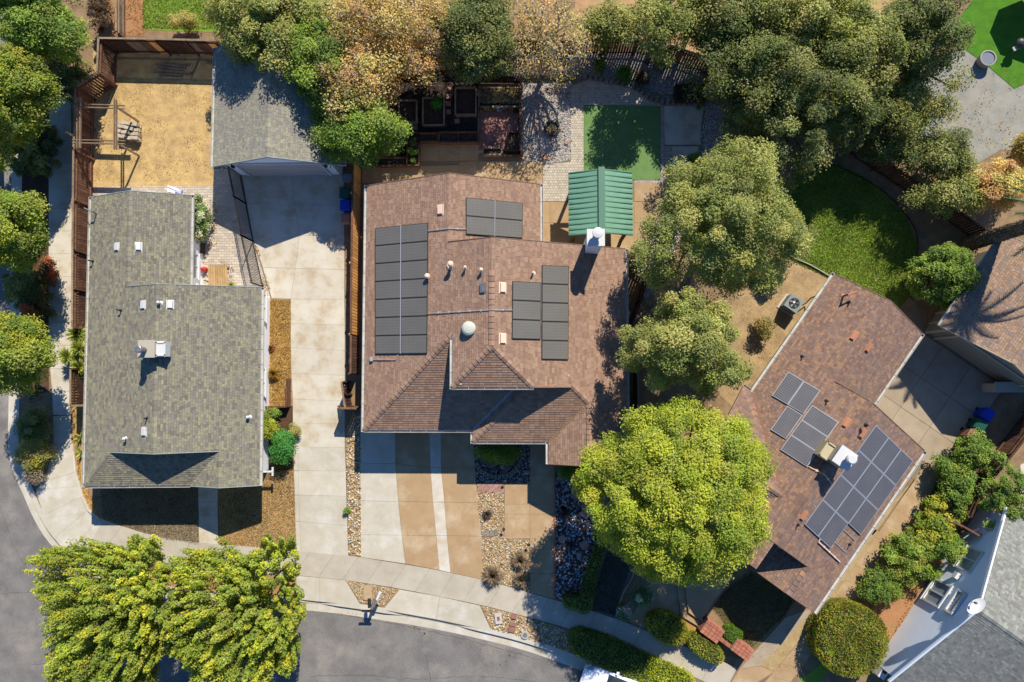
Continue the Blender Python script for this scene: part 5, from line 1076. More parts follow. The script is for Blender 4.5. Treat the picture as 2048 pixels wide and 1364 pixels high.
# raised beds
soilm = mat('bed_soil', S(92, 76, 62), S(60, 50, 42), 4, bump=.9, bscale=25, fine=.4)
def bed(label, x0, y0, x1_, y1_, h=.4, ma='wood', div=0, name='raised_bed', t=.07):
    a, b = W(x0, y0, h), W(x1_, y1_, h); X0, X1, Y1, Y0 = a[0], b[0], a[1], b[1]; T = thing(name, label, 'raised bed', ((X0+X1)/2, (Y0+Y1)/2, 0))
    for (p, q) in (((X0, Y0), (X1, Y0)), ((X0, Y1), (X1, Y1)), ((X0, Y0), (X0, Y1)), ((X1, Y0), (X1, Y1))):
        for j in range(2): mb = MB(); mb.beam((*p, h*(.25+.5*j)), (*q, h*(.25+.5*j)), .05, h*.47); build('side_board', mb, M[ma], T)
        mb = MB(); mb.beam((*p, h+.01), (*q, h+.01), .1, .035); build('top_rail', mb, M[ma], T)
    for i in range(div): x = X0+(X1-X0)*(i+1)/(div+1); mb = MB(); mb.beam((x, Y0, h*.8), (x, Y1, h*.8), .05, .2); build('divider', mb, M[ma], T)
    mb = MB(); mb.prism(rect(X0+.02, Y0+.02, X1-.02, Y1-.02), .02, h*.72); build('soil', mb, soilm, T); return T
bed('raised bed with dried straw in two sections above the red paver patio', 958, 176, 1040, 213, .45, 'wood_g', 1)
bed('raised bed with pale rails left of the red paver patio', 911, 176, 952, 229, .4, 'wood_g'); bed('raised bed with a leafy green plant, middle of the garden', 846, 196, 888, 250, .4, 'wood_g'); bed('small raised bed at the edge of the green tree, leftmost', 798, 201, 833, 245, .4, 'wood_g')
bed('long low trough along the top of the concrete patio, left part', 838, 267, 876, 283, .45, 'wood', 0); bed('long low trough along the top of the concrete patio, right part', 878, 265, 955, 284, .45, 'wood', 1); bed('narrow upright trough at the left end of the concrete patio', 815, 266, 838, 330, .45, 'wood')
bed('low trough of dry plants under the green tree, by the orange fence', 740, 316, 814, 331, .35, 'wood'); bed('dark bed in the lower right corner of the red paver patio', 1016, 264, 1041, 300, .4, 'wood_b')
bed('narrow grey bed on the lower edge of the red paver patio', 966, 296, 1004, 309, .35, 'wood_g'); bed('dark timber bed standing in the white gravel beside the block border', 1351, 170, 1408, 201, .5, 'wood_b'); bed('low wooden bed in the gravel, lower right end of the red patio', 1006, 300, 1042, 311, .3, 'wood')
# wood lattice screen right of the red patio
fence('low open timber screen between red paver patio and white gravel', [(1041, 168), (1041, 300)], 1.1, .06, .3, 'wood', cap='wood', posts=True)
fence('dark rail screen along the top of the straw bed', [(957, 170), (1040, 170)], 1.2, .05, .35, 'wood_b', cap='wood_b', posts=True)
# flower pots
for i, (px, py, r_, c, lb) in enumerate(((962, 218, .17, S(170, 100, 80), 'reddish round pot at the left end of the row above the red pavers'), (981, 217, .16, S(150, 140, 60), 'olive bowl pot second in the row above the red pavers'), (999, 217, .17, S(150, 180, 214), 'pale blue rimmed pot in the middle of the row above the red pavers'),
                                            (1017, 218, .16, S(150, 80, 110), 'purple pot fourth in the row above the red pavers'), (1033, 220, .2, S(60, 56, 56), 'dark pot at the right end of the row above the red pavers'))):
    c3 = W3(px, py, .3); c3.z = .045; mb = MB(); mb.lathe(c3, [(r_*.6, 0), (r_*.95, .25), (r_*1.05, .3), (r_*.85, .31), (r_*.8, .24)], 18, c); PO = thing('flower_pot', lb, 'flower pot', tuple(c3)); build('pot', mb, M['tint'], PO)
    n = 60; pos = np.array(c3)+np.column_stack([RNG.standard_normal((n, 2))*r_*.35, .3+RNG.random(n)*.15]); scatter('plant', LEAFV, LEAFF, pos, np.full((n, 3), .09), RNG.standard_normal((n, 3))+np.array([0, 0, 1]), RNG.random(n)*6, pick([S(110, 140, 50), S(80, 100, 40), c], n), M['leaf'], PO)
# fire ring
FR = thing('fire_pit', 'round dark fire ring with split logs in the white gravel', 'fire pit', W(1104, 257)+(0,)); c = W3(1104, 257, .1); rr_ = .42; bk = None
for i in range(14):
    a = 2*math.pi*i/14; mb = MB(); q = Vector((c.x+rr_*math.cos(a), c.y+rr_*math.sin(a), .12)); mb.box(q, (.17, .12, .22), (-math.sin(a), math.cos(a))); build('ring_block', mb, M['dark'] if i % 3 else M['greystone'], FR)
for i in range(4): a = .5+i*.15; o_ = Vector((math.cos(a+1.57), math.sin(a+1.57), 0))*(i-1.5)*.1; mb = MB(); mb.tube([c+o_+Vector((-.24*math.cos(a), -.24*math.sin(a), .02)), c+o_+Vector((.24*math.cos(a), .24*math.sin(a), .08))], .045, 7); build('log', mb, mat('log', S(214, 184, 110)), FR)
# flagstones in the gravel
for i in range(22):
    px, py = 1050+random.random()*90, 178+random.random()*140
    if (px-1104)**2+(py-257)**2 < 300: continue
    c = W(px, py); n = random.choice((5, 6)); rr0 = random.uniform(.1, .2); mb = MB(); mb.prism([(c[0]+rr0*random.uniform(.7, 1.1)*math.cos(6.28*j/n), c[1]+rr0*random.uniform(.7, 1.1)*math.sin(6.28*j/n)) for j in range(n)], .03, .1)
    solo('flagstone', mb, M['pink'], 'pinkish broken flagstone lying in the white gravel round the fire ring', 'flagstone', 'flagstones in the white gravel')
for i in range(9):
    px, py = 1116+random.random()*60, 935+random.random()*160; c = W(px, py); mb = MB(); mb.prism([(c[0]+.3*random.uniform(.6, 1.1)*math.cos(6.28*j/6), c[1]+.3*random.uniform(.6, 1.1)*math.sin(6.28*j/6)) for j in range(6)], .03, .12)
    solo('flagstone', mb, M['pink'], 'reddish flagstone among the bluish shaded rocks', 'flagstone', 'flagstones in the shaded rock bed')
# mailboxes
MBX = thing('mailbox_post', 'kerbside post with dark and grey mailboxes and a white newspaper tube', 'mailbox', W(748, 1211)+(0,)); bz = W3(748, 1211)
mb = MB(); mb.box((bz.x, bz.y, .5), (.1, .1, 1.0)); build('post', mb, M['white'], MBX)
mb = MB(); mb.box((bz.x-.1, bz.y+.02, 1.0), (.75, .12, .06)); build('cross_arm', mb, M['dark'], MBX)
def mailbox(px, py, l, w, ma, ang):
    c = W3(px, py, 1.2); d = Vector((math.cos(ang), math.sin(ang), 0)); s_ = Vector((-d.y, d.x, 0)); mb = MB(); prof = [(-w/2, 0), (w/2, 0), (w/2, w*.6)]+[(w/2*math.cos(t), w*.6+w/2*math.sin(t)) for t in (0.5, 1.0, 1.57, 2.1, 2.6)]+[(-w/2, w*.6)]
    A = [c-d*l/2+s_*x+Vector((0, 0, z-.15)) for x, z in prof]; B = [c+d*l/2+s_*x+Vector((0, 0, z-.15)) for x, z in prof]; mb.face(A[::-1]); mb.face(B)
    for i in range(len(A)): j = (i+1) % len(A); mb.face([A[i], A[j], B[j], B[i]])
    o = build('mailbox', mb, ma, MBX); mb = MB(); mb.box(c+s_*(w/2+.012)+Vector((0, 0, .08)), (.03, .02, .16)); build('flag', mb, M['brick'], o)
mailbox(738, 1207, .5, .17, M['dark'], math.pi/2+.05); mailbox(747, 1206, .5, .17, mat('grey_box', S(130, 130, 130), rough=.5), math.pi/2-.3); mailbox(757, 1192, .45, .17, M['white'], math.pi/2-.42)
mb = MB(); c = W3(736, 1185); mb.box((c.x, c.y, .06), (.5, .8, .05)); solo('utility_cover', mb, M['tan'], 'tan rectangular utility cover in the rock wedge beside the mailboxes', 'utility cover')
def meter(px, py, lb, round_=False):
    c = W3(px, py); mb = MB()
    if round_: mb.lathe((c.x, c.y, .03), [(.24, 0), (.24, .07), (.2, .075)], 20, S(190, 186, 178)); mb.lathe((c.x, c.y, .09), [(.14, .0), (.13, .025)], 16, S(130, 128, 124))
    else: mb.box((c.x, c.y, .06), (.4, .62, .08), (1, .12), S(214, 208, 196)); mb.box((c.x, c.y, .105), (.15, .22, .02), (1, .12), S(170, 100, 70))
    solo('meter_box', mb, M['tint'], lb, 'meter box')
meter(997, 1236, 'rectangular concrete meter box with brown lid in the kerbside rocks'); meter(1050, 1269, 'round grey meter cover in the kerbside rocks near the red stones', True)
for q, lb in (((1023, 1227, 1033, 1237), 'reddish square paver in the kerbside rocks, nearest the pavement'), ((1020, 1243, 1032, 1252), 'reddish square paver in the kerbside rocks, middle of three'), ((1017, 1253, 1030, 1264), 'reddish square paver in the kerbside rocks, nearest the kerb')):
    mb = MB(); a = W(q[0], q[1]); b = W(q[2], q[3]); mb.box(((a[0]+b[0])/2, (a[1]+b[1])/2, .07), (abs(b[0]-a[0]), abs(b[1]-a[1])-.03, .08), (1, -.15)); solo('paver', mb, M['red_paver'], lb, 'paver', 'red pavers in the kerbside rocks')
# air conditioner
AC = thing('air_conditioner', 'grey box air conditioner with top fan on the golden dirt', 'air conditioner', W(1581, 612)+(0,)); c = W3(1583, 608, .5); mb = MB(); mb.box((c.x, c.y, .46), (.78, .78, .82), (VD.x, VD.y)); build('cabinet', mb, mat('ac_grey', S(140, 148, 144), rough=.5), AC)
mb = MB(); mb.box((c.x, c.y, .89), (.86, .86, .05), (VD.x, VD.y)); build('top_frame', mb, mat('ac_grey2', S(150, 160, 156), rough=.5), AC); mb = MB(); mb.lathe((c.x, c.y, .915), [(.31, 0), (.31, .012), (.29, .012)], 24); fanw = build('fan_well', mb, M['black'], AC)
for i in range(5): a = i*1.257; mb = MB(); mb.face([(c.x+.05*math.cos(a), c.y+.05*math.sin(a), .935), (c.x+.27*math.cos(a-.25), c.y+.27*math.sin(a-.25), .935), (c.x+.28*math.cos(a+.3), c.y+.28*math.sin(a+.3), .95)]); build('blade', mb, M['metal'], fanw)
mb = MB()
for rr_ in (.1, .16, .22, .28): mb.tube([(c.x+rr_*math.cos(t), c.y+rr_*math.sin(t), .96) for t in [i*math.pi/12 for i in range(25)]], .006, 4, cap=False)
build('fan_guard', mb, M['metal'], AC); mb = MB(); mb.lathe((c.x-.03, c.y+.05, .95), [(.08, 0), (.07, .03)], 12); build('fan_hub', mb, M['white'], fanw)
mb = MB(); mb.box((c.x, c.y, .03), (1.0, 1.0, .06), (VD.x, VD.y)); build('base_pad', mb, M['concrete'], AC)
mb = MB(); a = W3(1608, 612, .3); mb.tube(dense([Vector((c.x+.4, c.y-.05, .5)), W3(1600, 612, .4), W3(1612, 606, .3), W3(1622, 596, .5), W3(1640, 590, 1.2)], .15), .035, 6); build('pipe', mb, M['dark'], AC)
# concrete strip along the house
slab1(struct('path_base', MB().prism([W(*p) for p in [(1672, 552), (1690, 570), (1520, 830), (1490, 820)]], -.03, .011), M['mulch']), [W(*p) for p in [(1664, 560), (1690, 572), (1520, 830), (1494, 818)]], M['concrete'], .03)
# brick pillars and wall
def bricked(parent, c, size, ax, nx, ny, top_only=True, nm='brick'):
    a = Vector((ax[0], ax[1], 0)).normalized(); b = Vector((-a.y, a.x, 0)); o = Vector(c); lx, ly = size[0]/nx, size[1]/ny; pr_ = None
    for i in range(nx):
        for j in range(ny):
            p = o+a*((i+.5)*lx-size[0]/2)+b*((j+.5)*ly-size[1]/2); mb = MB(); mb.box((0, 0, 0), (lx-.02, ly-.02, .06))
            if pr_ is None: pr_ = build(nm, mb, M['brick']); pr_.parent = parent; pr_.location = p-origin_of(parent); pr_.rotation_euler = (0, 0, math.atan2(a.y, a.x))
            else: share(pr_, p-origin_of(parent), parent, math.atan2(a.y, a.x))
BW = thing('brick_wall', 'low red brick wall with two brick pillars beside the entry steps', 'wall', W(1460, 1285)+(0,)); ax = VD
for (px, py, lx, ly, h, nx, ny) in ((1425, 1263, 1.15, .85, .85, 5, 4), (1485, 1300, 1.15, .75, .85, 5, 4)):
    c = W3(px, py, h); mb = MB(); mb.box((c.x, c.y, h/2-.02), (lx-.04, ly-.04, h-.06), ax); build('pillar', mb, M['brick'], BW)
    mb = MB(); mb.box((c.x, c.y, h-.04), (lx-.01, ly-.01, .03), ax); build('mortar_bed', mb, M['mortar'], BW); bricked(BW, (c.x, c.y, h), (lx, ly), ax, nx, ny)
a, b = W3(1437, 1275, .6), W3(1475, 1303, .6); mb = MB(); mb.beam((a.x, a.y, .28), (b.x, b.y, .28), .22, .56); build('wall_core', mb, M['brick'], BW); c = (a+b)/2; bricked(BW, (c.x, c.y, .6), ((b-a).length, .24), (b-a), 12, 1)
# turned garden pots top right, umbrella, palm
c = W3(1975, 117, .5); mb = MB(); mb.lathe((c.x, c.y, .03), [(.3, 0), (.42, .1), (.46, .5), (.48, .55), (.4, .56), (.38, .48)], 26); solo('garden_pot', mb, mat('pot_grey', S(178, 170, 160), fine=.06), 'large round grey pot on the corner of the bright green turf', 'planter'); mb = MB(); mb.lathe((c.x, c.y, .52), [(.37, 0), (.37, .02)], 20)
solo('pot_cover', mb, mat('pot_cover', S(128, 136, 146), fine=.05, rough=.5), 'flat slate disc inside the large round grey pot', 'lid')
GR_ = thing('kettle_grill', 'dark domed kettle grill with pale side shelf on the bright turf', 'grill', W(2036, 92)+(0,)); c = W3(2042, 86, .8)
mb = MB(); mb.lathe((c.x, c.y, .55), [(.08, 0), (.24, .1), (.29, .25), (.27, .33), (.18, .42), (.05, .47)], 20); build('bowl', mb, mat('grill_grey', S(90, 86, 84), rough=.3, fine=.03), GR_)
for a in (.3, 2.4, 4.5): mb = MB(); mb.tube([(c.x+.1*math.cos(a), c.y+.1*math.sin(a), .62), (c.x+.3*math.cos(a), c.y+.3*math.sin(a), .05)], .015, 5); build('leg', mb, M['metal'], GR_)
mb = MB(); q = W3(2032, 96, .7); mb.box((q.x, q.y, .7), (.4, .25, .03), (1, .5)); build('side_shelf', mb, M['trim'], GR_)
UM = thing('patio_umbrella', 'beige patio umbrella cut by the top right edge of the picture', 'umbrella', W(2112, -24)+(0,)); c = W3(2112, -24, 1.9); mb = MB()
for i in range(8):
    a0, a1 = i*math.pi/4, (i+1)*math.pi/4; R_ = 1.95; mb.face([(c.x, c.y, 2.2), (c.x+R_*math.cos(a0), c.y+R_*math.sin(a0), 1.65), (c.x+R_*math.cos(a1), c.y+R_*math.sin(a1), 1.65)]); mb.face([(c.x, c.y, 2.18), (c.x+R_*math.cos(a1), c.y+R_*math.sin(a1), 1.63), (c.x+R_*math.cos(a0), c.y+R_*math.sin(a0), 1.63)])
build('canopy', mb, mat('umbrella_beige', S(190, 158, 128), fine=.05), UM); mb = MB(); mb.tube([(c.x, c.y, 0), (c.x, c.y, 2.2)], .03, 8); build('pole', mb, M['metal'], UM)
# heat pump and steps, bottom right
hpx = W3(1768, 1340, .7); HPp = thing('heat_pump', 'white outdoor heat pump unit behind the big round hedge', 'heat pump', (hpx.x, hpx.y, 0)); mb = MB(); mb.box((hpx.x, hpx.y, .45), (.4, .95, .8), (VD.x, VD.y)); build('casing', mb, M['white'], HPp); mb = MB(); mb.box((hpx.x+.05, hpx.y+.08, .86), (.22, .5, .02), (VD.x, VD.y)); build('grille', mb, M['dark'], HPp)
# rakes of bark and rocks: garden stones
for px, py, r_, lb in ((1054, 944, .2, 'round pinkish boulder in the shaded dark gravel'), (1004, 1125, .14, 'yellowish boulder among the grass tussocks'), (1159, 1109, .22, 'pale flat boulder in the bluish rock bed')):
    c = W3(px, py); o = scatter('boulder', ICOV, ICOF, np.array([[c.x, c.y, r_*.4]]), np.array([[r_, r_*.8, r_*.6]]), np.array([[0, 0.1, 1.]]), np.array([1.]), np.array([S(196, 160, 140)]), M['stone'], None, smooth=True, org=(c.x, c.y, 0)); tag(o, lb, 'boulder')
for px, py, lb in ((1010, 961, 'small black path light beside the tan path corner'), (1008, 1055, 'small black path light halfway down the tan path'), (1057, 1086, 'small black path light at the lower jog of the tan path')):
    c = W3(px, py); mb = MB(); mb.tube([(c.x, c.y, 0), (c.x, c.y, .45)], .015, 5); mb.lathe((c.x, c.y, .42), [(.07, 0), (.09, .03), (.03, .1)], 12); solo('path_light', mb, M['dark'], lb, 'path light')

# ================================================================== the parked car
def car():
    ang = math.atan2(-.335, .942); d = Vector((math.cos(ang), math.sin(ang), 0)); s_ = Vector((-d.y, d.x, 0)); f = W3(1164, 1356, .7); o = Vector((f.x, f.y, -.12)); T = thing('parked_car', 'white car parked at the kerb, cut by the bottom edge of the picture', 'car', (o.x+d.x*2.2, o.y+d.y*2.2, -.12))
    # stations from the nose: x, half width low, half width top, z low, z top
    def ring(x, w, zt, crown, lo=.2):
        P = []
        for y, z in ((-w*.96, lo), (-w, lo+.3), (-w*.97, zt-.12), (-w*.86, zt-.02), (-w*.5, zt+crown*.8), (0, zt+crown), (w*.5, zt+crown*.8), (w*.86, zt-.02), (w*.97, zt-.12), (w, lo+.3), (w*.96, lo)): P.append(o+d*x+s_*y+Vector((0, 0, z)))
        return P
    st = [ring(0, .45, .55, .02, .3), ring(.08, .68, .62, .03), ring(.3, .82, .74, .05), ring(.7, .89, .84, .06), ring(1.2, .91, .92, .06), ring(1.6, .92, .96, .03), ring(3.6, .92, .98, .02), ring(4.2, .9, .98, .03), ring(4.5, .8, .9, .03), ring(4.6, .7, .7, .02)]
    mb = MB()
    for A, B in zip(st, st[1:]):
        for i in range(len(A)-1): mb.face([A[i], B[i], B[i+1], A[i+1]])
    mb.face(st[0]); mb.face(st[-1][::-1]); paint = mat('car_white', (.8, .8, .79), rough=.15, fine=.0, spec=.6); build('body', mb, paint, T, smooth=True)
    gl = glass('car_glass', (.03, .04, .05), .05); mb = MB()
    def cr(x, w, z): return [o+d*x+s_*y+Vector((0, 0, zz)) for y, zz in ((-w, z-.05), (-w*.6, z), (w*.6, z), (w, z-.05))]
    base = cr(1.35, .78, .98); topf = cr(2.1, .62, 1.42); topr = cr(3.5, .6, 1.42); back = cr(4.2, .74, 1.02)
    for A, B, nm in ((base, topf, 'windscreen'), (topr, back, 'rear_window')):
        m2 = MB()
        for i in range(3): m2.face([A[i], B[i], B[i+1], A[i+1]] if False else [A[i+1], B[i+1], B[i], A[i]])
        build(nm, m2, gl, T)
    m2 = MB()
    for i in range(3): m2.face([topf[i+1], topr[i+1], topr[i], topf[i]])
    m2.hexa([topf[0]-Vector((0, 0, .04)), topf[3]-Vector((0, 0, .04)), topr[3]-Vector((0, 0, .04)), topr[0]-Vector((0, 0, .04)), topf[0]+Vector((0, 0, .0)), topf[3], topr[3], topr[0]]); build('roof', m2, paint, T)
    for sg in (0, 3):
        m2 = MB(); m2.face([base[sg], topf[sg], topr[sg], back[sg]]); m2.face([back[sg], topr[sg], topf[sg], base[sg]]); build('side_window', m2, gl, T)
    for sg in (-1, 1):
        m2 = MB(); q = o+d*.3+s_*(sg*.68)+Vector((0, 0, .73)); m2.hexa([q+d*a+s_*(sg*b)+Vector((0, 0, z)) for z in (-.1, .05) for a, b in ((-.22, -.12), (.05, .12), (.38, .14), (.1, -.1))]); build('headlight', m2, glass('lamp_glass', (.25, .27, .3), .1), T)
        m2 = MB(); q = o+d*1.75+s_*(sg*1.02)+Vector((0, 0, 1.0)); m2.hexa([q+d*a+s_*b+Vector((0, 0, z)) for z in (-.07, .07) for a, b in ((-.05, -.1), (.1, -.1), (.1, .1), (-.05, .08))]); build('wing_mirror', m2, paint, T)
        for x in (.85, 3.6):
            m2 = MB(); q = o+d*x+s_*(sg*.84)+Vector((0, 0, .32)); m2.tube([q-s_*.1, q+s_*.1], .32, 20); w_ = build('wheel', m2, M['black'], T); m3 = MB(); m3.tube([q+s_*(sg*.09), q+s_*(sg*.11)], .2, 12); build('rim', m3, M['metal'], w_)
    m2 = MB(); m2.beam(o+d*.02-s_*.4+Vector((0, 0, .42)), o+d*.02+s_*.4+Vector((0, 0, .42)), .06, .14); build('grille', m2, M['black'], T)
    m2 = MB(); 
    for yy in (-.3, .25): m2.beam(o+d*1.33+s_*yy+Vector((0, 0, 1.0)), o+d*1.55+s_*(yy+.5)+Vector((0, 0, 1.1)), .02, .02)
    build('wiper', m2, M['black'], T)
car()

# ================================================================== trees, shrubs, hedges
YG = [S(140, 152, 50, 1.5), S(116, 134, 46, 1.5), S(92, 112, 40, 1.5), S(168, 168, 46, 1.5), S(132, 138, 62, 1.5)]
BG = [S(160, 166, 44, 1.35), S(136, 148, 42, 1.35), S(108, 126, 40, 1.35), S(178, 178, 58, 1.35), S(146, 148, 60, 1.35)]
OL = [S(156, 154, 80, 1.35), S(130, 136, 66, 1.35), S(106, 116, 54, 1.35), S(172, 164, 96, 1.35), S(120, 126, 70, 1.35)]
DK_ = [S(122, 126, 62, 1.35), S(98, 106, 52, 1.35), S(80, 90, 46, 1.35), S(150, 146, 84, 1.35), S(90, 104, 60, 1.35)]
GN = [S(122, 144, 52, 1.4), S(98, 124, 46, 1.4), S(146, 160, 62, 1.4), S(82, 104, 42, 1.4)]
AU = [S(206, 178, 108, 1.35), S(186, 154, 92, 1.35), S(158, 148, 78, 1.35), S(132, 130, 64, 1.35), S(204, 150, 98, 1.35), S(196, 184, 116, 1.35), S(170, 130, 90, 1.35)]
def crown_leaves(clumps, rc, nper, leaf, pal, upb=.5, outb=.5, tall=1.0, hue=.14, center=None, spike=0.):
    """clumps (n,3), rc (n,), returns arrays"""
    n = len(clumps); idx = np.repeat(np.arange(n), nper); m_ = len(idx)
    d = RNG.standard_normal((m_, 3)); d /= np.linalg.norm(d, axis=1, keepdims=True); d[:, 2] = np.where(d[:, 2] < -.25, -d[:, 2], d[:, 2]); r = RNG.random(m_)**.45
    off = d*r[:, None]*rc[idx][:, None]; off[:, 2] *= tall
    if spike:
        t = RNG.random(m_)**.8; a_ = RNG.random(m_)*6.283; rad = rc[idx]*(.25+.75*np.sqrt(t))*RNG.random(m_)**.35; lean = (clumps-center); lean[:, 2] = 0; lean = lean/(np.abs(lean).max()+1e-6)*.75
        off = np.column_stack([np.cos(a_)*rad, np.sin(a_)*rad, -t*spike])-lean[idx]*(t*spike)[:, None]; d = np.column_stack([np.cos(a_), np.sin(a_), .25*np.ones(m_)])
    pos = clumps[idx]+off
    out = d.copy()
    if center is not None: o = clumps[idx]-center; o /= (np.linalg.norm(o, axis=1, keepdims=True)+1e-6); out = out*.7+o*.5
    nr = RNG.standard_normal((m_, 3))*.5+out*outb+np.array([.16, .38, upb+.12])
    cc = pick(pal, n, hue)[idx]; lc = pick(pal, m_, .16); col = np.clip((cc*.62+lc*.38)*1.5, .004, .8)
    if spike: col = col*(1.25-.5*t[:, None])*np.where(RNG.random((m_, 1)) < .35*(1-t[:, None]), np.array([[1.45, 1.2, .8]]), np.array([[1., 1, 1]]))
    col = np.clip(col, .004, .75); sz = leaf*(.65+.7*RNG.random(m_)); return pos, np.column_stack([sz, sz, sz]), nr, RNG.random(m_)*6.283, col
def limb(a, b, r0, r1, bend=.15, n=5, seed=0):
    rn = random.Random(seed); a = Vector(a); b = Vector(b); L = (b-a).length; o = Vector((rn.uniform(-1, 1), rn.uniform(-1, 1), rn.uniform(-.3, 1)))*L*bend; P = []
    for i in range(n+1): t = i/n; P.append(a+(b-a)*t+o*math.sin(math.pi*t))
    return P, [r0+(r1-r0)*i/n for i in range(n+1)]
def tree(label, px, py, zc, rx, ry, rz, pal, ncl=60, nper=260, leaf=.16, fill=.35, rc=.7, tall=.8, group=None, cat='tree', name='tree', base=None, bark='bark', trunk_r=.2, upb=.5, irregular=.18, shell=.55, twigs=0, seed=1, ang=0.0, mats='leaf', low=-.35, base_z=0., spread_low=1.0, spike=0.):
    """rx, ry in photo pixels at the level zc; rz in metres"""
    cx, cy = W(px, py, zc); f = (HC-zc)/FPX; RX, RY = max(rx*f-rc*.55, rx*f*.6), max(ry*f-rc*.55, ry*f*.6); rn = np.random.default_rng(seed); C = np.array([cx, cy, zc])
    bx, by = (cx, cy) if base is None else W(*base)
    T = thing(name, label, cat, (bx, by, base_z), group); ca, sa = math.cos(ang), math.sin(ang)
    pts = []; ph = rn.random(6)*6.28
    gold = math.pi*(3-5**.5); k_ = 0
    for i in range(ncl):
        u = low+(1-low)*(i+.5)/ncl; a = gold*i+rn.normal()*.25; u = min(1, u+rn.normal()*.05); h = math.sqrt(max(0, 1-u*u)) if u > 0 else math.sqrt(max(0, 1-u*u*spread_low))
        rr = (1+irregular*(math.sin(3*a+ph[0])*.5+math.sin(5*a+ph[1])*.35+math.sin(8*a+ph[2]+4*u)*.3))*(1-(rn.random()**2)*(1-shell)*.9)
        x, y, z = h*math.cos(a)*RX*rr, h*math.sin(a)*RY*rr, u*rz*(rr*.6+.4); pts.append((cx+x*ca-y*sa, cy+x*sa+y*ca, zc+z))
    for i in range(int(ncl*fill)):
        v = rn.standard_normal(3); v /= np.linalg.norm(v); v *= .55*rn.random()**.4; pts.append((cx+v[0]*RX, cy+v[1]*RY, zc+v[2]*rz*.8))
    pts = np.array(pts); rcs = rc*(.65+.7*rn.random(len(pts)))
    rcs *= np.clip(1.0, .5, 1)
    pos, sc, nr, sp, col = crown_leaves(pts, rcs, nper, leaf, pal, upb=upb, tall=tall, center=C, spike=spike)
    pos[:, 2] = np.maximum(pos[:, 2], base_z+.12)
    scatter('crown', LEAFV, LEAFF, pos, sc, nr, sp, col, M[mats], T)
    mb = MB(); fork = Vector((bx+(cx-bx)*.4, by+(cy-by)*.4, base_z+max(.4, (zc-rz*.4-base_z)*.6))); P, Rr = limb((bx, by, base_z-.05), fork, trunk_r, trunk_r*.75, .04, 4, seed); mb.tube(P, Rr, 9); build('trunk', mb, M[bark], T, smooth=True)
    mb = MB(); k = min(len(pts), 26); sel = rn.permutation(len(pts))[:k]
    for j, i in enumerate(sel):
        P, Rr = limb(fork-Vector((0, 0, .1)), pts[i], trunk_r*.45, .03, .12, 5, seed*100+j); mb.tube(P, Rr, 5, cap=False)
    build('branches', mb, M[bark], T, smooth=True)
    if twigs:
        mb = MB()
        for j in range(twigs):
            i = rn.integers(0, len(pts)); q = Vector(pts[i]); d = Vector(rn.standard_normal(3)); d.z = abs(d.z)*.6+.2; d.normalize(); P, Rr = limb(q-d*rc*.6, q+d*rc*1.25, .03, .006, .2, 4, seed*991+j); mb.tube(P, Rr, 3, cap=False)
            for w in range(2): e_ = Vector(rn.standard_normal(3)).normalized(); e_.z = abs(e_.z); mb.tube([P[2], P[2]+e_*rc*.6], [.016, .004], 3, cap=False)
        o = build('twigs', mb, M['bark_p'], T); o['kind'] = 'stuff'
    return T
# two street trees with upright shoots, bottom left
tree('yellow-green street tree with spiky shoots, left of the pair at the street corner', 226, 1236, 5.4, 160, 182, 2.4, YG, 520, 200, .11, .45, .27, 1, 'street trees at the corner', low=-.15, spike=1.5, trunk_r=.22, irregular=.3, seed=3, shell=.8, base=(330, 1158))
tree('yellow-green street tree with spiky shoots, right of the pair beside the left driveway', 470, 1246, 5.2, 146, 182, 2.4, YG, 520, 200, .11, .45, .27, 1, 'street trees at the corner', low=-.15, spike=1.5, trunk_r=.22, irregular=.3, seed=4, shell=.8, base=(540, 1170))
# big round bright tree
tree('big round bright green tree in front of the diagonal house', 1352, 978, 6.2, 184, 175, 3.4, BG, 360, 380, .105, .25, .6, .85, None, trunk_r=.3, irregular=.12, seed=5, shell=.75, base=(1300, 960))
tree('large olive green tree with round crown over the dirt yard, right of the green pavilion', 1440, 450, 6.2, 156, 146, 3.0, OL, 260, 340, .105, .3, .6, .8, None, trunk_r=.3, irregular=.34, seed=6, shell=.65, base=(1410, 480))
tree('olive round tree just right of the brown house roof, below the larger one', 1366, 690, 6.0, 114, 94, 2.7, OL, 150, 340, .105, .3, .52, .8, None, trunk_r=.22, irregular=.4, seed=7, shell=.6, base=(1340, 700))
# oak grove, top right
for i, (px, py, zc, rx, ry, rz, pal, ncl, sd, lb) in enumerate((
    (1590, 205, 5.2, 112, 106, 2.8, DK_, 110, 11, 'dark spreading oak in the middle of the grove above the shaded lawn'),
    (1700, 110, 5.2, 95, 90, 2.8, OL, 80, 12, 'olive oak beside the bare dirt patch near the top edge'),
    (1500, 165, 4.6, 80, 90, 2.6, DK_, 70, 13, 'dark oak at the left side of the grove, over the gappy fence'),
    (1590, 45, 5.0, 110, 70, 2.6, OL, 80, 14, 'olive oak at the top edge, left of the bare dirt patch'),
    (1835, 65, 5.0, 70, 90, 2.6, DK_, 75, 15, 'dark oak shading the left end of the bright turf'),
    (1800, 210, 3.0, 66, 78, 1.6, OL, 55, 16, 'thin olive tree leaning over the grey gravel yard'),
    (1455, 60, 4.4, 70, 75, 2.4, DK_, 60, 17, 'dark green tree above the end of the white gravel bed'),
    (1700, 225, 3.7, 82, 66, 1.8, DK_, 55, 18, 'shadowy low oak between the grove and the thin olive tree'))):
    tree(lb, px, py, zc*.8, rx*1.22, ry*1.22, rz*.85, pal, int(ncl*1.35), 330, .12, .3, .66, .8, 'oaks in the grove', trunk_r=.24, irregular=.5, seed=sd, shell=.62)
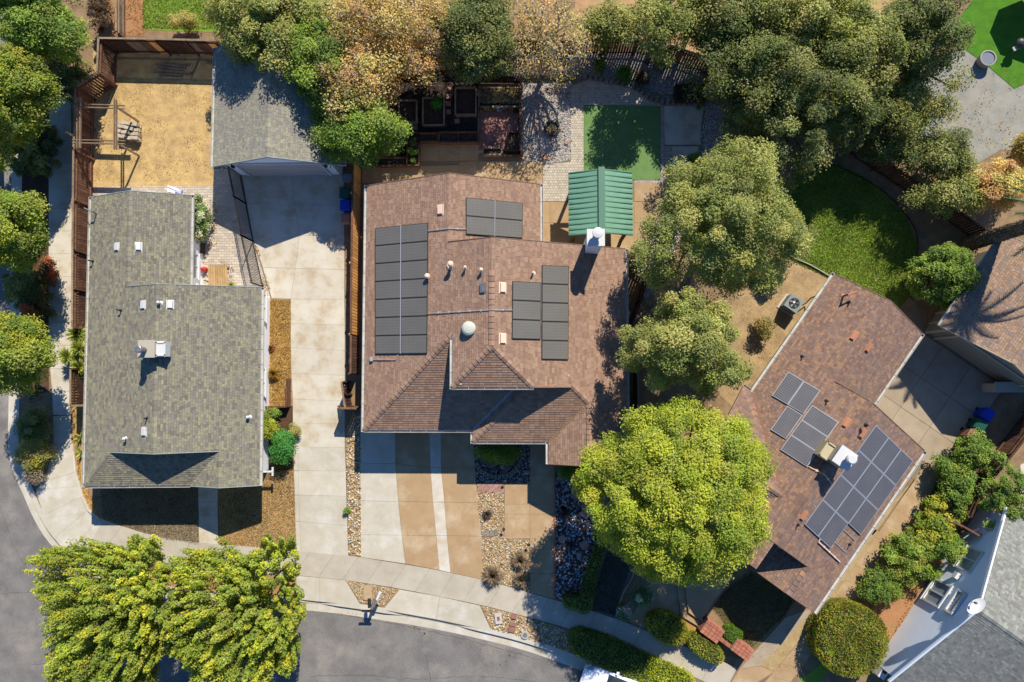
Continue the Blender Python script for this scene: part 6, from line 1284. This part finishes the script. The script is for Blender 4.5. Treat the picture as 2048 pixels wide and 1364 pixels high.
for px, py, zc, rx, ry, rz, pal, ncl, sd, lb in (
    (1875, 318, 2.0, 72, 56, 1.2, DK_, 55, 21, 'dark leafy shrub mass at the lower edge of the grey gravel yard'),
    (1985, 375, 2.2, 70, 50, 1.4, AU, 40, 22, 'orange and green shrub mass above the palm trunk'),
    (1890, 395, 2.0, 65, 40, 1.3, OL, 36, 23, 'olive shrub under the dark leafy mass, above the garage roof'),
    (1760, 300, 1.8, 45, 32, 1.2, DK_, 24, 24, 'small shadowy shrub beside the gappy fence'),
    (2050, 300, 2.0, 30, 40, 1.2, AU, 20, 25, 'reddish shrub at the right edge beside the grey gravel')):
    tree(lb, px, py, zc, rx, ry, rz, pal, ncl, 280, .12, .35, .55, .8, None, 'shrub', 'shrub', trunk_r=.08, irregular=.3, seed=sd, shell=.6)
tree('dense round green shrub between the lawn and the top right garage', 1884, 553, 1.8, 62, 62, 1.5, GN, 75, 330, .11, .35, .4, .8, None, 'shrub', 'round_shrub', trunk_r=.1, irregular=.08, seed=26, shell=.85)
# back row, top centre
AUs = dict(bark='bark_p', twigs=130)
for px, py, zc, rx, ry, rz, pal, ncl, nper, sd, kw, lb in (
    (545, 55, 5.0, 100, 88, 2.8, OL, 95, 300, 31, {}, 'olive tree overhanging the back left corner of the grey garage roof'),
    (645, 130, 4.6, 62, 85, 2.6, GN, 60, 280, 32, {}, 'dark green tree behind the grey garage, between olive and autumn trees'),
    (735, 60, 5.0, 80, 75, 2.6, AU, 70, 130, 33, AUs, 'sparse autumn tree with pale bare twigs at the top edge'),
    (715, 170, 4.6, 82, 72, 2.4, AU, 75, 150, 34, AUs, 'golden autumn tree left of the dark garden corner'),
    (722, 262, 3.8, 78, 60, 2.4, GN, 70, 330, 35, {}, 'dense green tree between the garage roof and the concrete patio'),
    (845, 70, 4.6, 72, 85, 2.4, AU, 60, 120, 36, AUs, 'thin autumn tree over the rear fence, left of the dark green one'),
    (955, 75, 4.8, 72, 82, 2.6, DK_, 80, 300, 37, {}, 'dark green tree above the straw bed, between two autumn trees'),
    (1095, 75, 4.6, 75, 85, 2.4, AU, 60, 46, 38, AUs, 'pale gold autumn tree over the left end of the white gravel'),
    (1225, 55, 2.8, 66, 38, 1.5, OL, 34, 220, 39, {}, 'olive shrubby tree on the far side of the rear fence'),
    (1320, 50, 5.4, 56, 66, 2.2, OL, 34, 190, 40, {}, 'thin green tree above the right part of the rear fence'),
    (1395, 30, 4.6, 40, 45, 1.8, OL, 22, 200, 41, {}, 'small olive tree at the top edge near the pinkish dirt')):
    tree(lb, px, py, zc*.8, rx*1.2, ry*1.2, rz*.75, pal, int(ncl*1.4), nper, .12, .35 if not kw else .15, .6 if not kw else .7, .8, None, trunk_r=.18, irregular=.28, seed=sd, shell=.62, **kw)
# left edge
for px, py, zc, rx, ry, rz, pal, ncl, sd, lb in (
    (30, 185, 4.2, 82, 92, 2.6, YG, 75, 51, 'leafy street tree at the left edge, uppermost of the yellow-green row'),
    (95, 75, 3.8, 85, 55, 2.2, GN, 50, 52, 'mid green tree in the top left corner by the fence corner'),
    (25, 460, 4.0, 72, 82, 2.4, YG, 62, 53, 'leafy street tree at the left edge, second of the yellow-green row'),
    (40, 705, 3.8, 68, 78, 2.2, YG, 60, 54, 'leafy street tree at the left edge, lowest of the yellow-green row'),
    (60, -10, 4.4, 90, 60, 2.4, GN, 50, 55, 'dark green tree cut by the top edge in the upper left corner'),
    (-40, 310, 4.4, 60, 60, 2.4, YG, 30, 56, 'yellow-green tree mostly outside the left edge of the picture')):
    tree(lb, px, py, zc*1.1, rx, ry, rz*.9, pal, int(ncl*1.5), 320, .12, .3, .55, 1.1, 'trees along the left street', base=(px+(NAD[0]-px)*.035, py+(NAD[1]-py)*.035), trunk_r=.18, irregular=.2, seed=sd, shell=.68)
# shrubs
SH = [  # label, px, py, zc, rx, ry, rz, palette, clumps, leaf, seed
    ('wide dark shrub under the uppermost street tree at the left edge', 58, 300, .7, 46, 60, 1.0, DK_, 44, .11, 161),
    ('wide dark shrub between the second and lowest street trees at the left edge', 52, 575, .7, 40, 46, .9, DK_, 36, .11, 162),
    ('dark shrub filling the corner under the mid green tree at top left', 140, 150, .7, 40, 60, 1.2, DK_, 44, .11, 163),
    ('orange-tipped green shrub in shade between left street and pavement', 75, 610, .7, 36, 46, .8, [S(100, 110, 50), S(190, 100, 60), S(70, 84, 40)], 26, .1, 61),
    ('dark shrub mass beside the left pavement, above the second street tree', 100, 545, .6, 16, 30, .6, [S(90, 90, 40), S(200, 110, 70)], 14, .1, 62),
    ('dark green shrub strip in the shade of the upper street trees', 95, 300, .8, 30, 70, .9, DK_, 26, .11, 63),
    ('dark low shrub at the street corner, upper part of the corner bed', 70, 850, .6, 34, 42, .7, DK_, 26, .09, 64),
    ('grey-green rounded shrub with yellow flowers at the street corner', 70, 905, .6, 38, 36, .8, [S(176, 160, 96), S(150, 136, 84), S(196, 190, 50), S(120, 116, 70)], 34, .08, 65),
    ('small pale brown shrub at the tip of the corner bed', 72, 950, .4, 20, 18, .5, [S(160, 150, 136), S(130, 116, 100)], 12, .07, 66),
    ('flowering bush with small white blossoms behind the left house', 402, 440, .9, 19, 50, 1.0, [S(110, 140, 50), S(84, 112, 40), S(236, 224, 206)], 34, .1, 67),
    ('yellow-green rounded bush at the right wall of the left house', 541, 852, .8, 15, 30, .9, [S(180, 176, 50), S(140, 150, 50), S(96, 120, 44)], 26, .08, 68),
    ('soft green bush beside the left driveway', 566, 893, .6, 24, 36, .8, [S(74, 140, 60), S(56, 116, 50), S(96, 150, 60)], 36, .08, 69),
    ('dark leafy shrub under the yellow-green bush by the left house', 548, 826, .5, 12, 10, .5, GN, 8, .09, 70),
    ('dry pale tuft at the driveway edge beside the green bush', 591, 862, .3, 12, 16, .35, [S(190, 176, 110), S(150, 150, 80)], 10, .06, 71),
    ('dark shaded shrub inside the horseshoe of grey blocks', 998, 908, .5, 42, 20, .7, GN, 34, .09, 72),
    ('dark shrub at the foot of the front gable of the brown house', 1142, 942, .4, 34, 10, .5, GN, 16, .09, 73),
    ('white-flowered rose bush beside the shaded entry path', 1284, 1190, .6, 20, 20, .7, [S(90, 120, 60), S(70, 100, 50), S(80, 108, 56), S(100, 126, 60), S(84, 112, 52), S(220, 220, 205)], 20, .08, 74),
    ('small dark rose bush nearest the pavement beside the edging', 1250, 1221, .5, 16, 16, .6, [S(90, 120, 60), S(60, 84, 40), S(74, 100, 50), S(80, 106, 54), S(210, 200, 185)], 14, .08, 75),
    ('small round dark shrub, leftmost in the white gravel behind the patio', 1198, 134, .4, 12, 13, .5, GN, 10, .08, 76),
    ('round bright-centred shrub, second in the white gravel behind the patio', 1248, 150, .4, 16, 15, .6, [S(90, 140, 50), S(70, 110, 40)], 12, .08, 77),
    ('dark reddish shrub, third in the white gravel behind the patio', 1282, 160, .4, 15, 15, .55, [S(96, 80, 60), S(70, 70, 44)], 12, .08, 78),
    ('dark leafy bush, rightmost in the white gravel behind the patio', 1320, 118, .8, 20, 26, 1.0, DK_, 18, .1, 79),
    ('dark bush between the paving and the pale gravel, below the turf', 1282, 500, .6, 18, 17, .7, DK_, 14, .09, 80),
    ('small green shrub in the gravel right of the turf', 1388, 320, .4, 14, 16, .5, GN, 12, .08, 81),
    ('scraggly dry bush in the golden dirt left of the air conditioner', 1525, 655, .5, 18, 26, .7, [S(150, 136, 70), S(110, 110, 56), S(180, 150, 90)], 10, .08, 82),
    ('small dark green bush in the golden dirt under the olive tree', 1545, 548, .6, 20, 18, .8, DK_, 14, .1, 83),
    ('yellowish bush where the grove meets the grey gravel', 1838, 245, 1.0, 14, 14, .8, [S(180, 200, 50), S(150, 170, 50)], 10, .09, 84),
    ('large leafy shrub, uppermost in the bed along the pale house', 1905, 965, .9, 40, 66, .9, GN, 60, .1, 85),
    ('leafy shrub with yellow tips, second down the bed along the pale house', 1868, 1046, .8, 42, 56, .9, [S(150, 164, 56), S(120, 140, 50), S(190, 180, 60)], 40, .1, 86),
    ('broad green shrub, middle of the bed along the pale house', 1818, 1112, .8, 62, 52, .95, GN+[S(160, 160, 60)], 50, .1, 87),
    ('round green shrub under the upper window of the pale house', 1890, 1093, 1.0, 30, 28, 1.1, GN, 26, .1, 88),
    ('small green shrub, lowest in the bed along the pale house', 1756, 1170, .6, 42, 36, .75, GN, 34, .09, 89),
    ('reddish shrub near the metal gate beside the pale house', 1880, 1042, .8, 16, 14, .8, [S(190, 90, 60), S(160, 120, 60)], 10, .09, 90),
    ('dark shrub behind the board fence at the right edge', 2005, 990, 1.4, 55, 75, 1.5, GN, 50, .11, 91),
    ('leafy hedge end hanging over the bins of the shaded court', 1945, 905, 1.1, 40, 36, 1.1, GN, 34, .1, 92),
    ('dry golden shrub left of the orange trees at the top left lawn', 370, 48, .6, 34, 18, .8, [S(190, 170, 100), S(150, 150, 70)], 14, .08, 93),
    ('dark red shrub in the top left corner bed', 205, 25, 1.0, 20, 40, 1.0, [S(110, 84, 56), S(84, 64, 44)], 16, .1, 94),
    ('small weed in the rock strip beside the left driveway', 694, 1021, .15, 6, 6, .2, GN, 5, .06, 95),
    ('leafy green plant growing in the middle raised bed', 873, 209, .6, 12, 12, .4, [S(90, 150, 50), S(70, 120, 40)], 8, .1, 96),
    ('shrub beside the brown planter at the green tree foot', 826, 300, .6, 9, 24, .35, GN, 8, .08, 97),
]
for lb, px, py, zc, rx, ry, rz, pal, ncl, lf, sd in SH:
    tree(lb, px, py, zc, rx, ry, rz, pal, ncl, 190, lf, .35, max(.14, min(.36, rx*.6/33)), .8, None, 'shrub', 'shrub', trunk_r=.04, irregular=.2, seed=sd, shell=.6)
# clipped hedges: leafy skin over a solid twig core
def hedge(label, poly_px, h, pal, leaf=.085, dens=260, seed=0, name='hedge', round_=.25, group=None):
    poly = ccw([W(px, py, h*.85) for px, py in poly_px]); cx = sum(p[0] for p in poly)/len(poly); cy = sum(p[1] for p in poly)/len(poly); T = thing(name, label, 'hedge', (cx, cy, 0), group)
    mb = MB(); inner = [(cx+(p[0]-cx)*.86, cy+(p[1]-cy)*.86) for p in poly]; mb.prism(inner, 0, h*.82); build('twig_core', mb, mat('twig_core', S(66, 72, 36), fine=.4), T)
    A = parea(poly); n = int(A*dens*1.6); p = sample(poly, n)
    # distance to the edge gives the rounded shoulder
    D = np.full(n, 9.); 
    for i in range(len(poly)):
        a = np.array(poly[i]); b = np.array(poly[(i+1) % len(poly)]); d = b-a; L = np.dot(d, d); t = np.clip(((p-a)@d)/L, 0, 1); D = np.minimum(D, np.linalg.norm(p-(a+t[:, None]*d), axis=1))
    rr = round_; s_ = np.clip(D/rr, 0, 1); zz = h*(.72+.28*np.sqrt(1-(1-s_)**2)); lump = np.array([noise.noise(Vector((q[0]*1.8, q[1]*1.8, seed))) for q in p])*.1*h/.9
    z = zz+lump-RNG.random(n)**2*.18; P1 = np.column_stack([p, z]); N1 = RNG.standard_normal((n, 3))*.5+np.array([0, 0, .8])
    per = plen(poly+[poly[0]]); n2 = int(per*h*dens*1.3); sides = []
    E_ = [(np.array(poly[i]), np.array(poly[(i+1) % len(poly)])) for i in range(len(poly))]; Ls = np.array([np.linalg.norm(b-a) for a, b in E_]); pk = RNG.choice(len(E_), n2, p=Ls/Ls.sum())
    tt = RNG.random(n2); base = np.array([E_[k][0]*(1-t)+E_[k][1]*t for k, t in zip(pk, tt)]); nn = np.array([[(E_[k][1]-E_[k][0])[1], -(E_[k][1]-E_[k][0])[0]] for k in pk]); nn /= np.linalg.norm(nn, axis=1, keepdims=True)
    P2 = np.column_stack([base+nn*(RNG.random((n2, 1))*.16-.12), RNG.random(n2)*h*.85]); N2 = RNG.standard_normal((n2, 3))*.5; N2[:, :2] += nn*.8
    P = np.vstack([P1, P2]); Nn = np.vstack([N1, N2]); m_ = len(P); cl = np.array([noise.noise(Vector((q[0]*.9+seed, q[1]*.9, q[2]))) for q in P]); col = pick(pal, m_, .18)*(1+cl[:, None]*.6); sz = leaf*(.6+.8*RNG.random(m_))
    scatter('foliage', LEAFV, LEAFF, P, np.column_stack([sz]*3), Nn, RNG.random(m_)*6.28, np.clip(col, .004, .9), M['leaf'], T); return T
HG = [S(120, 140, 50, 1.4), S(96, 118, 44, 1.4), S(150, 160, 56, 1.4)]; HY = [S(186, 186, 50, 1.35), S(150, 160, 48, 1.35), S(206, 180, 60, 1.35)]
def ell(cx, cy, a, b, ang, n=20): return [(cx+a*math.cos(t)*math.cos(ang)-b*math.sin(t)*math.sin(ang), cy+a*math.cos(t)*math.sin(ang)+b*math.sin(t)*math.cos(ang)) for t in [6.283*i/n for i in range(n)]]
hedge('long dark clipped hedge between pavement and kerb, above the white car', [(1136, 1285), (1142, 1265), (1160, 1259), (1215, 1275), (1300, 1315), (1296, 1352), (1272, 1360), (1190, 1330), (1150, 1312)], .95, HG, seed=1, dens=300)
hedge('bright yellow-green hedge continuing the dark one along the pavement', [(1302, 1316), (1340, 1332), (1384, 1352), (1400, 1380), (1300, 1385), (1275, 1362), (1298, 1350)], .9, [S(214, 210, 40, 1.3), S(180, 190, 46, 1.3), S(150, 170, 44, 1.3)], seed=2, dens=300)
hedge('L-shaped green hedge between bluish rocks and shaded lawn', [(1196, 1078), (1216, 1078), (1196, 1150), (1184, 1222), (1168, 1230), (1130, 1216), (1126, 1200), (1140, 1192), (1158, 1196), (1175, 1140)], .8, HG, seed=3, dens=300)
hedge('clipped oval hedge with orange tips, left of the two beside the pavement', ell(1336, 1259, 45, 30, .45), .95, HY, seed=4, dens=330, round_=.45); hedge('long pointed oval hedge, right of the two beside the pavement', ell(1411, 1298, 45, 20, .6), .9, HY+HG, seed=5, dens=330, round_=.4)
hedge('small square-clipped bright hedge between the brick pillars', [(1449, 1264), (1456, 1253), (1466, 1252), (1487, 1266), (1486, 1276), (1474, 1289), (1464, 1287), (1450, 1276)], .75, [S(120, 160, 40, 1.35), S(96, 136, 36, 1.35)], leaf=.06, dens=520, seed=6, round_=.2)
hedge('huge round clipped hedge with rusty tips beside the pale house', ell(1706, 1284, 74, 72, 0, 28), 1.9, [S(150, 158, 44, 1.35), S(176, 150, 60, 1.35), S(120, 144, 44, 1.35)], leaf=.085, dens=360, seed=7, round_=1.1)
hedge('narrow hedge along the shaded court, below the bins', [(1940, 880), (1975, 890), (1950, 940), (1905, 1010), (1878, 1000), (1900, 950)], 1.2, GN, seed=8, dens=260)
# spiky plants
def spiky(label, px, py, r, h, pal, n=90, wdt=.05, name='yucca', cat='plant', heads=1, seed=0, z0=.0, group=None, arch=.5):
    rn = np.random.default_rng(seed); x, y = W(px, py, z0+h*.4); T = thing(name, label, cat, (x, y, 0), group)
    if z0: mb = MB(); mb.tube([(x, y, 0), (x, y, z0+.05)], .09, 7); build('stem', mb, M['bark'], T)
    mb = MB(); pal_ = pick(pal, n, .15)
    for i in range(n):
        a = rn.random()*6.283; el = .15+rn.random()*1.25; L = r*(.75+.4*rn.random()); d = Vector((math.cos(a)*math.cos(el), math.sin(a)*math.cos(el), math.sin(el))); s_ = Vector((-math.sin(a), math.cos(a), 0)); o = Vector((x, y, z0+.05)); P = []
        for t in (0, .35, .7, 1.0): P.append(o+d*(L*t)+Vector((0, 0, -arch*L*t*t*math.cos(el))))
        for t, (p, q, w0, w1) in enumerate(((P[0], P[1], .7, 1), (P[1], P[2], 1, .7), (P[2], P[3], .7, .05))):
            mb.face([p-s_*wdt*w0/2, q-s_*wdt*w1/2, q+s_*wdt*w1/2, p+s_*wdt*w0/2], tuple(pal_[i]))
    build('leaves', mb, M['leafd'], T); return T
YU = [S(214, 206, 110, 1.4), S(150, 170, 60, 1.4), S(190, 190, 80, 1.4), S(120, 140, 60, 1.4)]; GRS = [S(200, 164, 136), S(160, 124, 104), S(216, 190, 160), S(124, 96, 84), S(140, 150, 106)]
for lb, px, py, r, z0, sd in (('yellow-striped yucca, uppermost of the clump beside the left house', 152, 668, .62, .5, 1), ('yellow-striped yucca, second of the clump beside the left house', 157, 697, .55, .6, 2), ('yellow-striped yucca, left one of the clump beside the pavement', 133, 712, .55, .3, 3), ('yellow-striped yucca, lowest of the clump beside the left house', 157, 733, .5, .5, 4)):
    spiky(lb, px, py, r*1.25, .6, YU, 170, .075, seed=sd, z0=z0+.4, arch=.3, group='yuccas beside the left house')
spiky('pale striped agave hidden at the left gutter, upper one', 160, 875, .7, .5, YU, 40, .06, seed=5); spiky('pale striped agave hidden at the left gutter, lower one', 164, 905, .6, .4, YU, 34, .06, seed=6)
spiky('tall purple-brown grass tussock overlapping the driveway edge', 985, 1152, .78, .5, GRS, 620, .04, 'grass_tussock', seed=7, arch=.35); spiky('purple-brown grass tussock against the tan path, upper one', 1040, 1122, .68, .5, GRS, 560, .04, 'grass_tussock', seed=8, arch=.35); spiky('purple-brown grass tussock against the tan path, lower one', 1042, 1160, .62, .5, GRS, 520, .04, 'grass_tussock', seed=9, arch=.35)
spiky('small dark grass tussock in the upper river rock bed', 974, 1029, .42, .4, [S(110, 96, 80), S(150, 130, 106), S(80, 66, 56)], 220, .025, 'grass_tussock', seed=10, arch=.5)
spiky('dark grass tussock in the bluish rocks, upper one', 1130, 1028, .55, .5, [S(90, 76, 70), S(120, 100, 90)], 240, .03, 'grass_tussock', seed=11, arch=.6); spiky('small dark tussock in the bluish rocks, lower one', 1142, 1088, .35, .3, [S(90, 80, 76)], 120, .03, 'grass_tussock', seed=12)
spiky('dry orange-brown grass tuft at the left house wall', 541, 697, .35, .4, [S(176, 116, 70), S(120, 80, 50)], 200, .025, 'grass_tussock', seed=13); spiky('golden bushy grass clump at the left house wall, below the dry tuft', 546, 748, .5, .5, [S(206, 150, 60), S(170, 120, 50), S(140, 130, 50)], 360, .03, 'grass_tussock', seed=14, z0=.1)
spiky('lime green tuft at the corner of the paved court', 462, 571, .3, .3, [S(200, 200, 60), S(150, 170, 50)], 160, .04, 'grass_tussock', seed=15); spiky('spiky green plant beside the dark bed at the gravel edge', 1398, 213, .35, .3, [S(150, 170, 60)], 80, .03, 'grass_tussock', seed=16)
# leaning palm
PT_ = thing('palm_tree', 'shaggy leaning palm trunk crossing above the brown garage roof at the right edge', 'palm tree', W(1930, 490)+(0,)); a = W3(1930, 490); b = Vector((*W(2120, 432, 7.4), 7.4)); n = 16; mb = MB(); P = [a+(b-a)*(i/n) for i in range(n+1)]; mb.tube(P, [.42-.1*(i/n)+.03*(i % 2) for i in range(n+1)], 12); build('trunk', mb, M['bark'], PT_)
m_ = 2600; t = RNG.random(m_); ax_ = np.array(b-a); q = np.array(a)+t[:, None]*ax_; dd = RNG.standard_normal((m_, 3)); axn = ax_/np.linalg.norm(ax_); dd -= (dd@axn)[:, None]*axn; dd /= np.linalg.norm(dd, axis=1, keepdims=True); q = q+dd*(.36-.08*t)[:, None]
sk = scatter('bark_skirt', [(-.25, 0, 0), (.25, 0, 0), (.18, .8, .35), (-.18, .8, .35)], LEAFF, q, np.full((m_, 3), .2), dd, RNG.random(m_)*6.28, pick([S(206, 176, 140), S(150, 120, 92), S(110, 86, 66)], m_), M['tint'], PT_); sk['kind'] = 'stuff'
for i in range(16):
    a_ = i*6.283/16+random.uniform(-.1, .1); el = random.uniform(-.1, .9); L = 2.6; P = []
    for t_ in [j/8 for j in range(9)]: P.append(b+Vector((math.cos(a_)*math.cos(el)*L*t_, math.sin(a_)*math.cos(el)*L*t_, math.sin(el)*L*t_-1.1*t_*t_*L*.5)))
    mb = MB(); mb.tube(P, [.03-.003*j for j in range(9)], 4, (.2, .25, .1))
    for j in range(1, 9):
        for k2 in range(4):
            o_ = P[j-1]+(P[j]-P[j-1])*(k2/4); sd_ = (P[j]-P[j-1]).normalized().cross(Vector((0, 0, 1))); l2 = .55*(1-j/11)
            for sg in (-1, 1): e_ = o_+sd_*(sg*l2)+(P[j]-P[j-1]).normalized()*.15+Vector((0, 0, -.12)); mb.face([o_, o_+(P[j]-P[j-1])*.26, e_], (.07, .12, .03))
    build('frond', mb, M['leafd'], PT_)
# ================================================================== ground cover: grass and fallen leaves
def grass(name, poly_px, n, pal, size=.07, z=.015, label=None):
    poly = [W(*p) for p in poly_px]; p = sample(poly, n); pos = np.column_stack([p, np.full(n, z+size*.25)]); nr = RNG.standard_normal((n, 3)); nr[:, 2] = np.abs(nr[:, 2])*.5+.15; s = size*(.6+.8*RNG.random(n))
    pat = np.array([noise.noise(Vector((q[0]*.5, q[1]*.5, 3.))) for q in p]); col = pick(pal, n, .2)*(1+.5*pat[:, None])
    o = scatter(name, [(-.22, -.5, 0), (.22, -.5, 0), (.05, .5, 0), (-.05, .5, 0)], LEAFF, pos, np.column_stack([s]*3), nr, RNG.random(n)*6.28, np.clip(col, .004, .9), M['leaf'], None, org=(float(pos[0][0]), float(pos[0][1]), 0)); tag(o, label, None, None, 'stuff'); return o
LG_ = [S(116, 150, 42, 1.35), S(90, 128, 34, 1.35), S(144, 166, 58, 1.35), S(184, 176, 100, 1.35), S(168, 156, 84, 1.35)]
grass('grass', [(1550, 505), (1570, 400), (1600, 320), (1660, 322), (1740, 360), (1810, 430), (1834, 490), (1830, 540), (1820, 590), (1780, 640), (1720, 600), (1660, 558)], 42000, LG_, .085, .015, 'green lawn behind the diagonal house')
grass('grass', [(286, -20), (470, -20), (470, 60), (286, 58)], 8000, LG_, .08, .015, 'green lawn beyond the rear fence at the top left')
grass('dry_grass', [(508, 598), (581, 600), (582, 745), (584, 813), (520, 813)], 9000, [S(232, 192, 116), S(206, 164, 96), S(176, 142, 84)], .07, .015, 'dry straw-coloured grass beside the left house')
grass('dry_grass', [(437, 960), (545, 945), (588, 910), (592, 1042), (594, 1100), (440, 1088)], 16000, [S(224, 184, 124), S(204, 164, 108), S(168, 150, 92), S(230, 166, 112)], .07, .015, 'dry orange grass and litter in front of the left house')
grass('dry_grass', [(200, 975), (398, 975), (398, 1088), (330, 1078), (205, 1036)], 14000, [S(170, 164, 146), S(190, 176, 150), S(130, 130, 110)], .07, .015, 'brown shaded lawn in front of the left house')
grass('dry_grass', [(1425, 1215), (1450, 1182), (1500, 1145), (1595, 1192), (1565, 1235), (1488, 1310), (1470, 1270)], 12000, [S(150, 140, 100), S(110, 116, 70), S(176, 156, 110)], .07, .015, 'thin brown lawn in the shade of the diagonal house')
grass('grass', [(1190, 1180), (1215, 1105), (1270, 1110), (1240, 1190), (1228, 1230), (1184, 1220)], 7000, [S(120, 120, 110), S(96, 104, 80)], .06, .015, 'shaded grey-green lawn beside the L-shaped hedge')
grass('dried_straw', [(960, 180), (1038, 180), (1038, 211), (960, 211)], 3500, [S(206, 186, 150), S(170, 150, 120), S(220, 204, 170)], .16, .36, 'dried straw lying in the bed above the red patio')
def litter(name, poly_px, n, z, label, size=.07, pal=None):
    poly = [W(*p) for p in poly_px]; p = sample(poly, n); w = np.array([noise.noise(Vector((q[0]*.8, q[1]*.8, 9.))) for q in p]); p = p[w > -.05]; n = len(p); s = size*(.6+.8*RNG.random(n)); pos = np.column_stack([p, np.full(n, z)+RNG.random(n)*.02])
    o = scatter(name, LEAFV, LEAFF, pos, np.column_stack([s]*3), RNG.standard_normal((n, 3))*.25+np.array([0, 0, 1]), RNG.random(n)*6.28, pick(pal or [S(206, 140, 70), S(176, 110, 56), S(214, 170, 90), S(130, 90, 56)], n), M['leaf'], None, org=(float(pos[0][0]), float(pos[0][1]), 0)); tag(o, label, None, None, 'stuff'); return o
litter('fallen_leaves', [(420, 400), (435, 400), (436, 520), (470, 530), (465, 590), (420, 590), (418, 480)], 420, .06, 'orange fallen leaves on the pavers by the flowering bush')
litter('fallen_leaves', [(505, 480), (516, 490), (545, 590), (560, 600), (530, 600)], 260, .05, 'fallen leaves along the foot of the picket fence')
litter('fallen_leaves', [(60, 380), (98, 380), (98, 830), (60, 830)], 3200, .02, 'leaf litter between the left street and pavement')
litter('fallen_leaves', [(200, -30), (290, -30), (290, 70), (200, 70)], 1600, .03, 'leaf litter on the orange yard at the top left')
litter('fallen_leaves', [(145, 835), (165, 960), (190, 1000), (190, 1035), (165, 990), (150, 940)], 260, .03, 'leaf litter along the curved path edging')
litter('fallen_leaves', [(1870, 110), (2048, 150), (2048, 300), (1880, 300)], 700, .03, 'scattered leaves on the grey gravel yard')
litter('fallen_leaves', [(840, 285), (1085, 325), (1085, 370), (840, 345)], 160, .06, 'scattered leaves on the concrete patio')
litter('fallen_leaves', [(1700, 1220), (1800, 1090), (1850, 1150), (1790, 1280), (1720, 1290)], 1800, .03, 'red-brown litter in the bed along the pale house')
litter('fallen_leaves', [(1440, 560), (1620, 520), (1560, 740), (1440, 800)], 900, .02, 'dry litter on the golden dirt by the air conditioner', .05)
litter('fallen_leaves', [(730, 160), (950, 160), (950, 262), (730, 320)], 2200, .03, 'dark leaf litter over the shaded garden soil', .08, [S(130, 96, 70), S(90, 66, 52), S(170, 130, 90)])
litter('fallen_leaves', [(600, 1200), (1160, 1330), (1150, 1345), (600, 1216)], 500, -.11, 'small leaves and grit along the gutter', .04)

mb = MB()
for px, py, r_ in ((833, 1246, .07), (829, 1254, .05), (849, 1267, .07), (839, 1259, .04), (844, 1271, .03), (1019, 1311, .05), (1012, 1323, .04), (1030, 1315, .03), (1000, 1330, .04), (450, 1330, .06)):
    c = W(px, py, -.125); n = 12; mb.prism([(c[0]+r_*math.cos(6.28*j/n)*random.uniform(.8, 1.1), c[1]+r_*math.sin(6.28*j/n)*random.uniform(.8, 1.1)) for j in range(n)], -.13, -.1215)
o = struct('oil_stains', mb, mat('oil', S(84, 76, 70), fine=.2)); o['kind'] = 'stuff'

litter('dry_grass', [(190, 170), (430, 115), (430, 375), (190, 382)], 5200, .02, 'straw bits and crumbs scattered over the golden dirt yard', .05, [S(236, 204, 130), S(170, 130, 84), S(120, 92, 64), S(250, 222, 150)])
litter('dry_grass', [(186, 100), (430, 100), (430, 170), (186, 170)], 900, .02, 'crumbs and twigs in the shade of the rear fence', .05, [S(160, 140, 110), S(110, 92, 70)])
litter('fallen_leaves', [(1168, 212), (1320, 212), (1320, 360), (1168, 360)], 130, .06, 'a few leaves on the artificial turf', .06)
litter('fallen_leaves', [(60, 1100), (600, 1260), (600, 1400), (60, 1400)], 900, -.115, 'yellow leaves fallen on the road under the street trees', .07, [S(220, 200, 60), S(190, 160, 60), S(160, 120, 60)])
litter('fallen_leaves', [(1140, 40), (1560, 40), (1560, 130), (1400, 105), (1140, 74)], 900, .03, 'leaf litter behind the rear fence')
litter('fallen_leaves', [(1180, 1180), (1640, 1300), (1640, 1364), (1180, 1240)], 260, .05, 'scattered leaves along the pavement by the hedges', .05)
# long thin cracks in the road and stained tyre tracks
mb = MB()
def crack(pts, w=.018):
    P = dense([W3(*p, -.12) for p in pts], .25); P = [p+Vector((random.uniform(-.04, .04), random.uniform(-.04, .04), 0)) for p in P]
    for a, b in zip(P, P[1:]):
        d = (b-a).normalized(); n_ = Vector((-d.y, d.x, 0))*w/2*random.uniform(.5, 1.3); z = Vector((0, 0, -.0)); mb.face([a-n_+z, b-n_+z, b+n_+z, a+n_+z])
crack([(0, 1188), (60, 1184), (130, 1192)]); crack([(620, 1352), (720, 1350), (830, 1358), (960, 1352), (1080, 1364)]); crack([(700, 1232), (800, 1250), (920, 1276), (1080, 1320)]); crack([(60, 1330), (160, 1326), (240, 1340)]); crack([(0, 1010), (24, 1080), (60, 1150)]); crack([(850, 1300), (862, 1364)])
o = struct('road_cracks', mb, mat('crack', S(96, 90, 84), fine=.2)); o['kind'] = 'stuff'
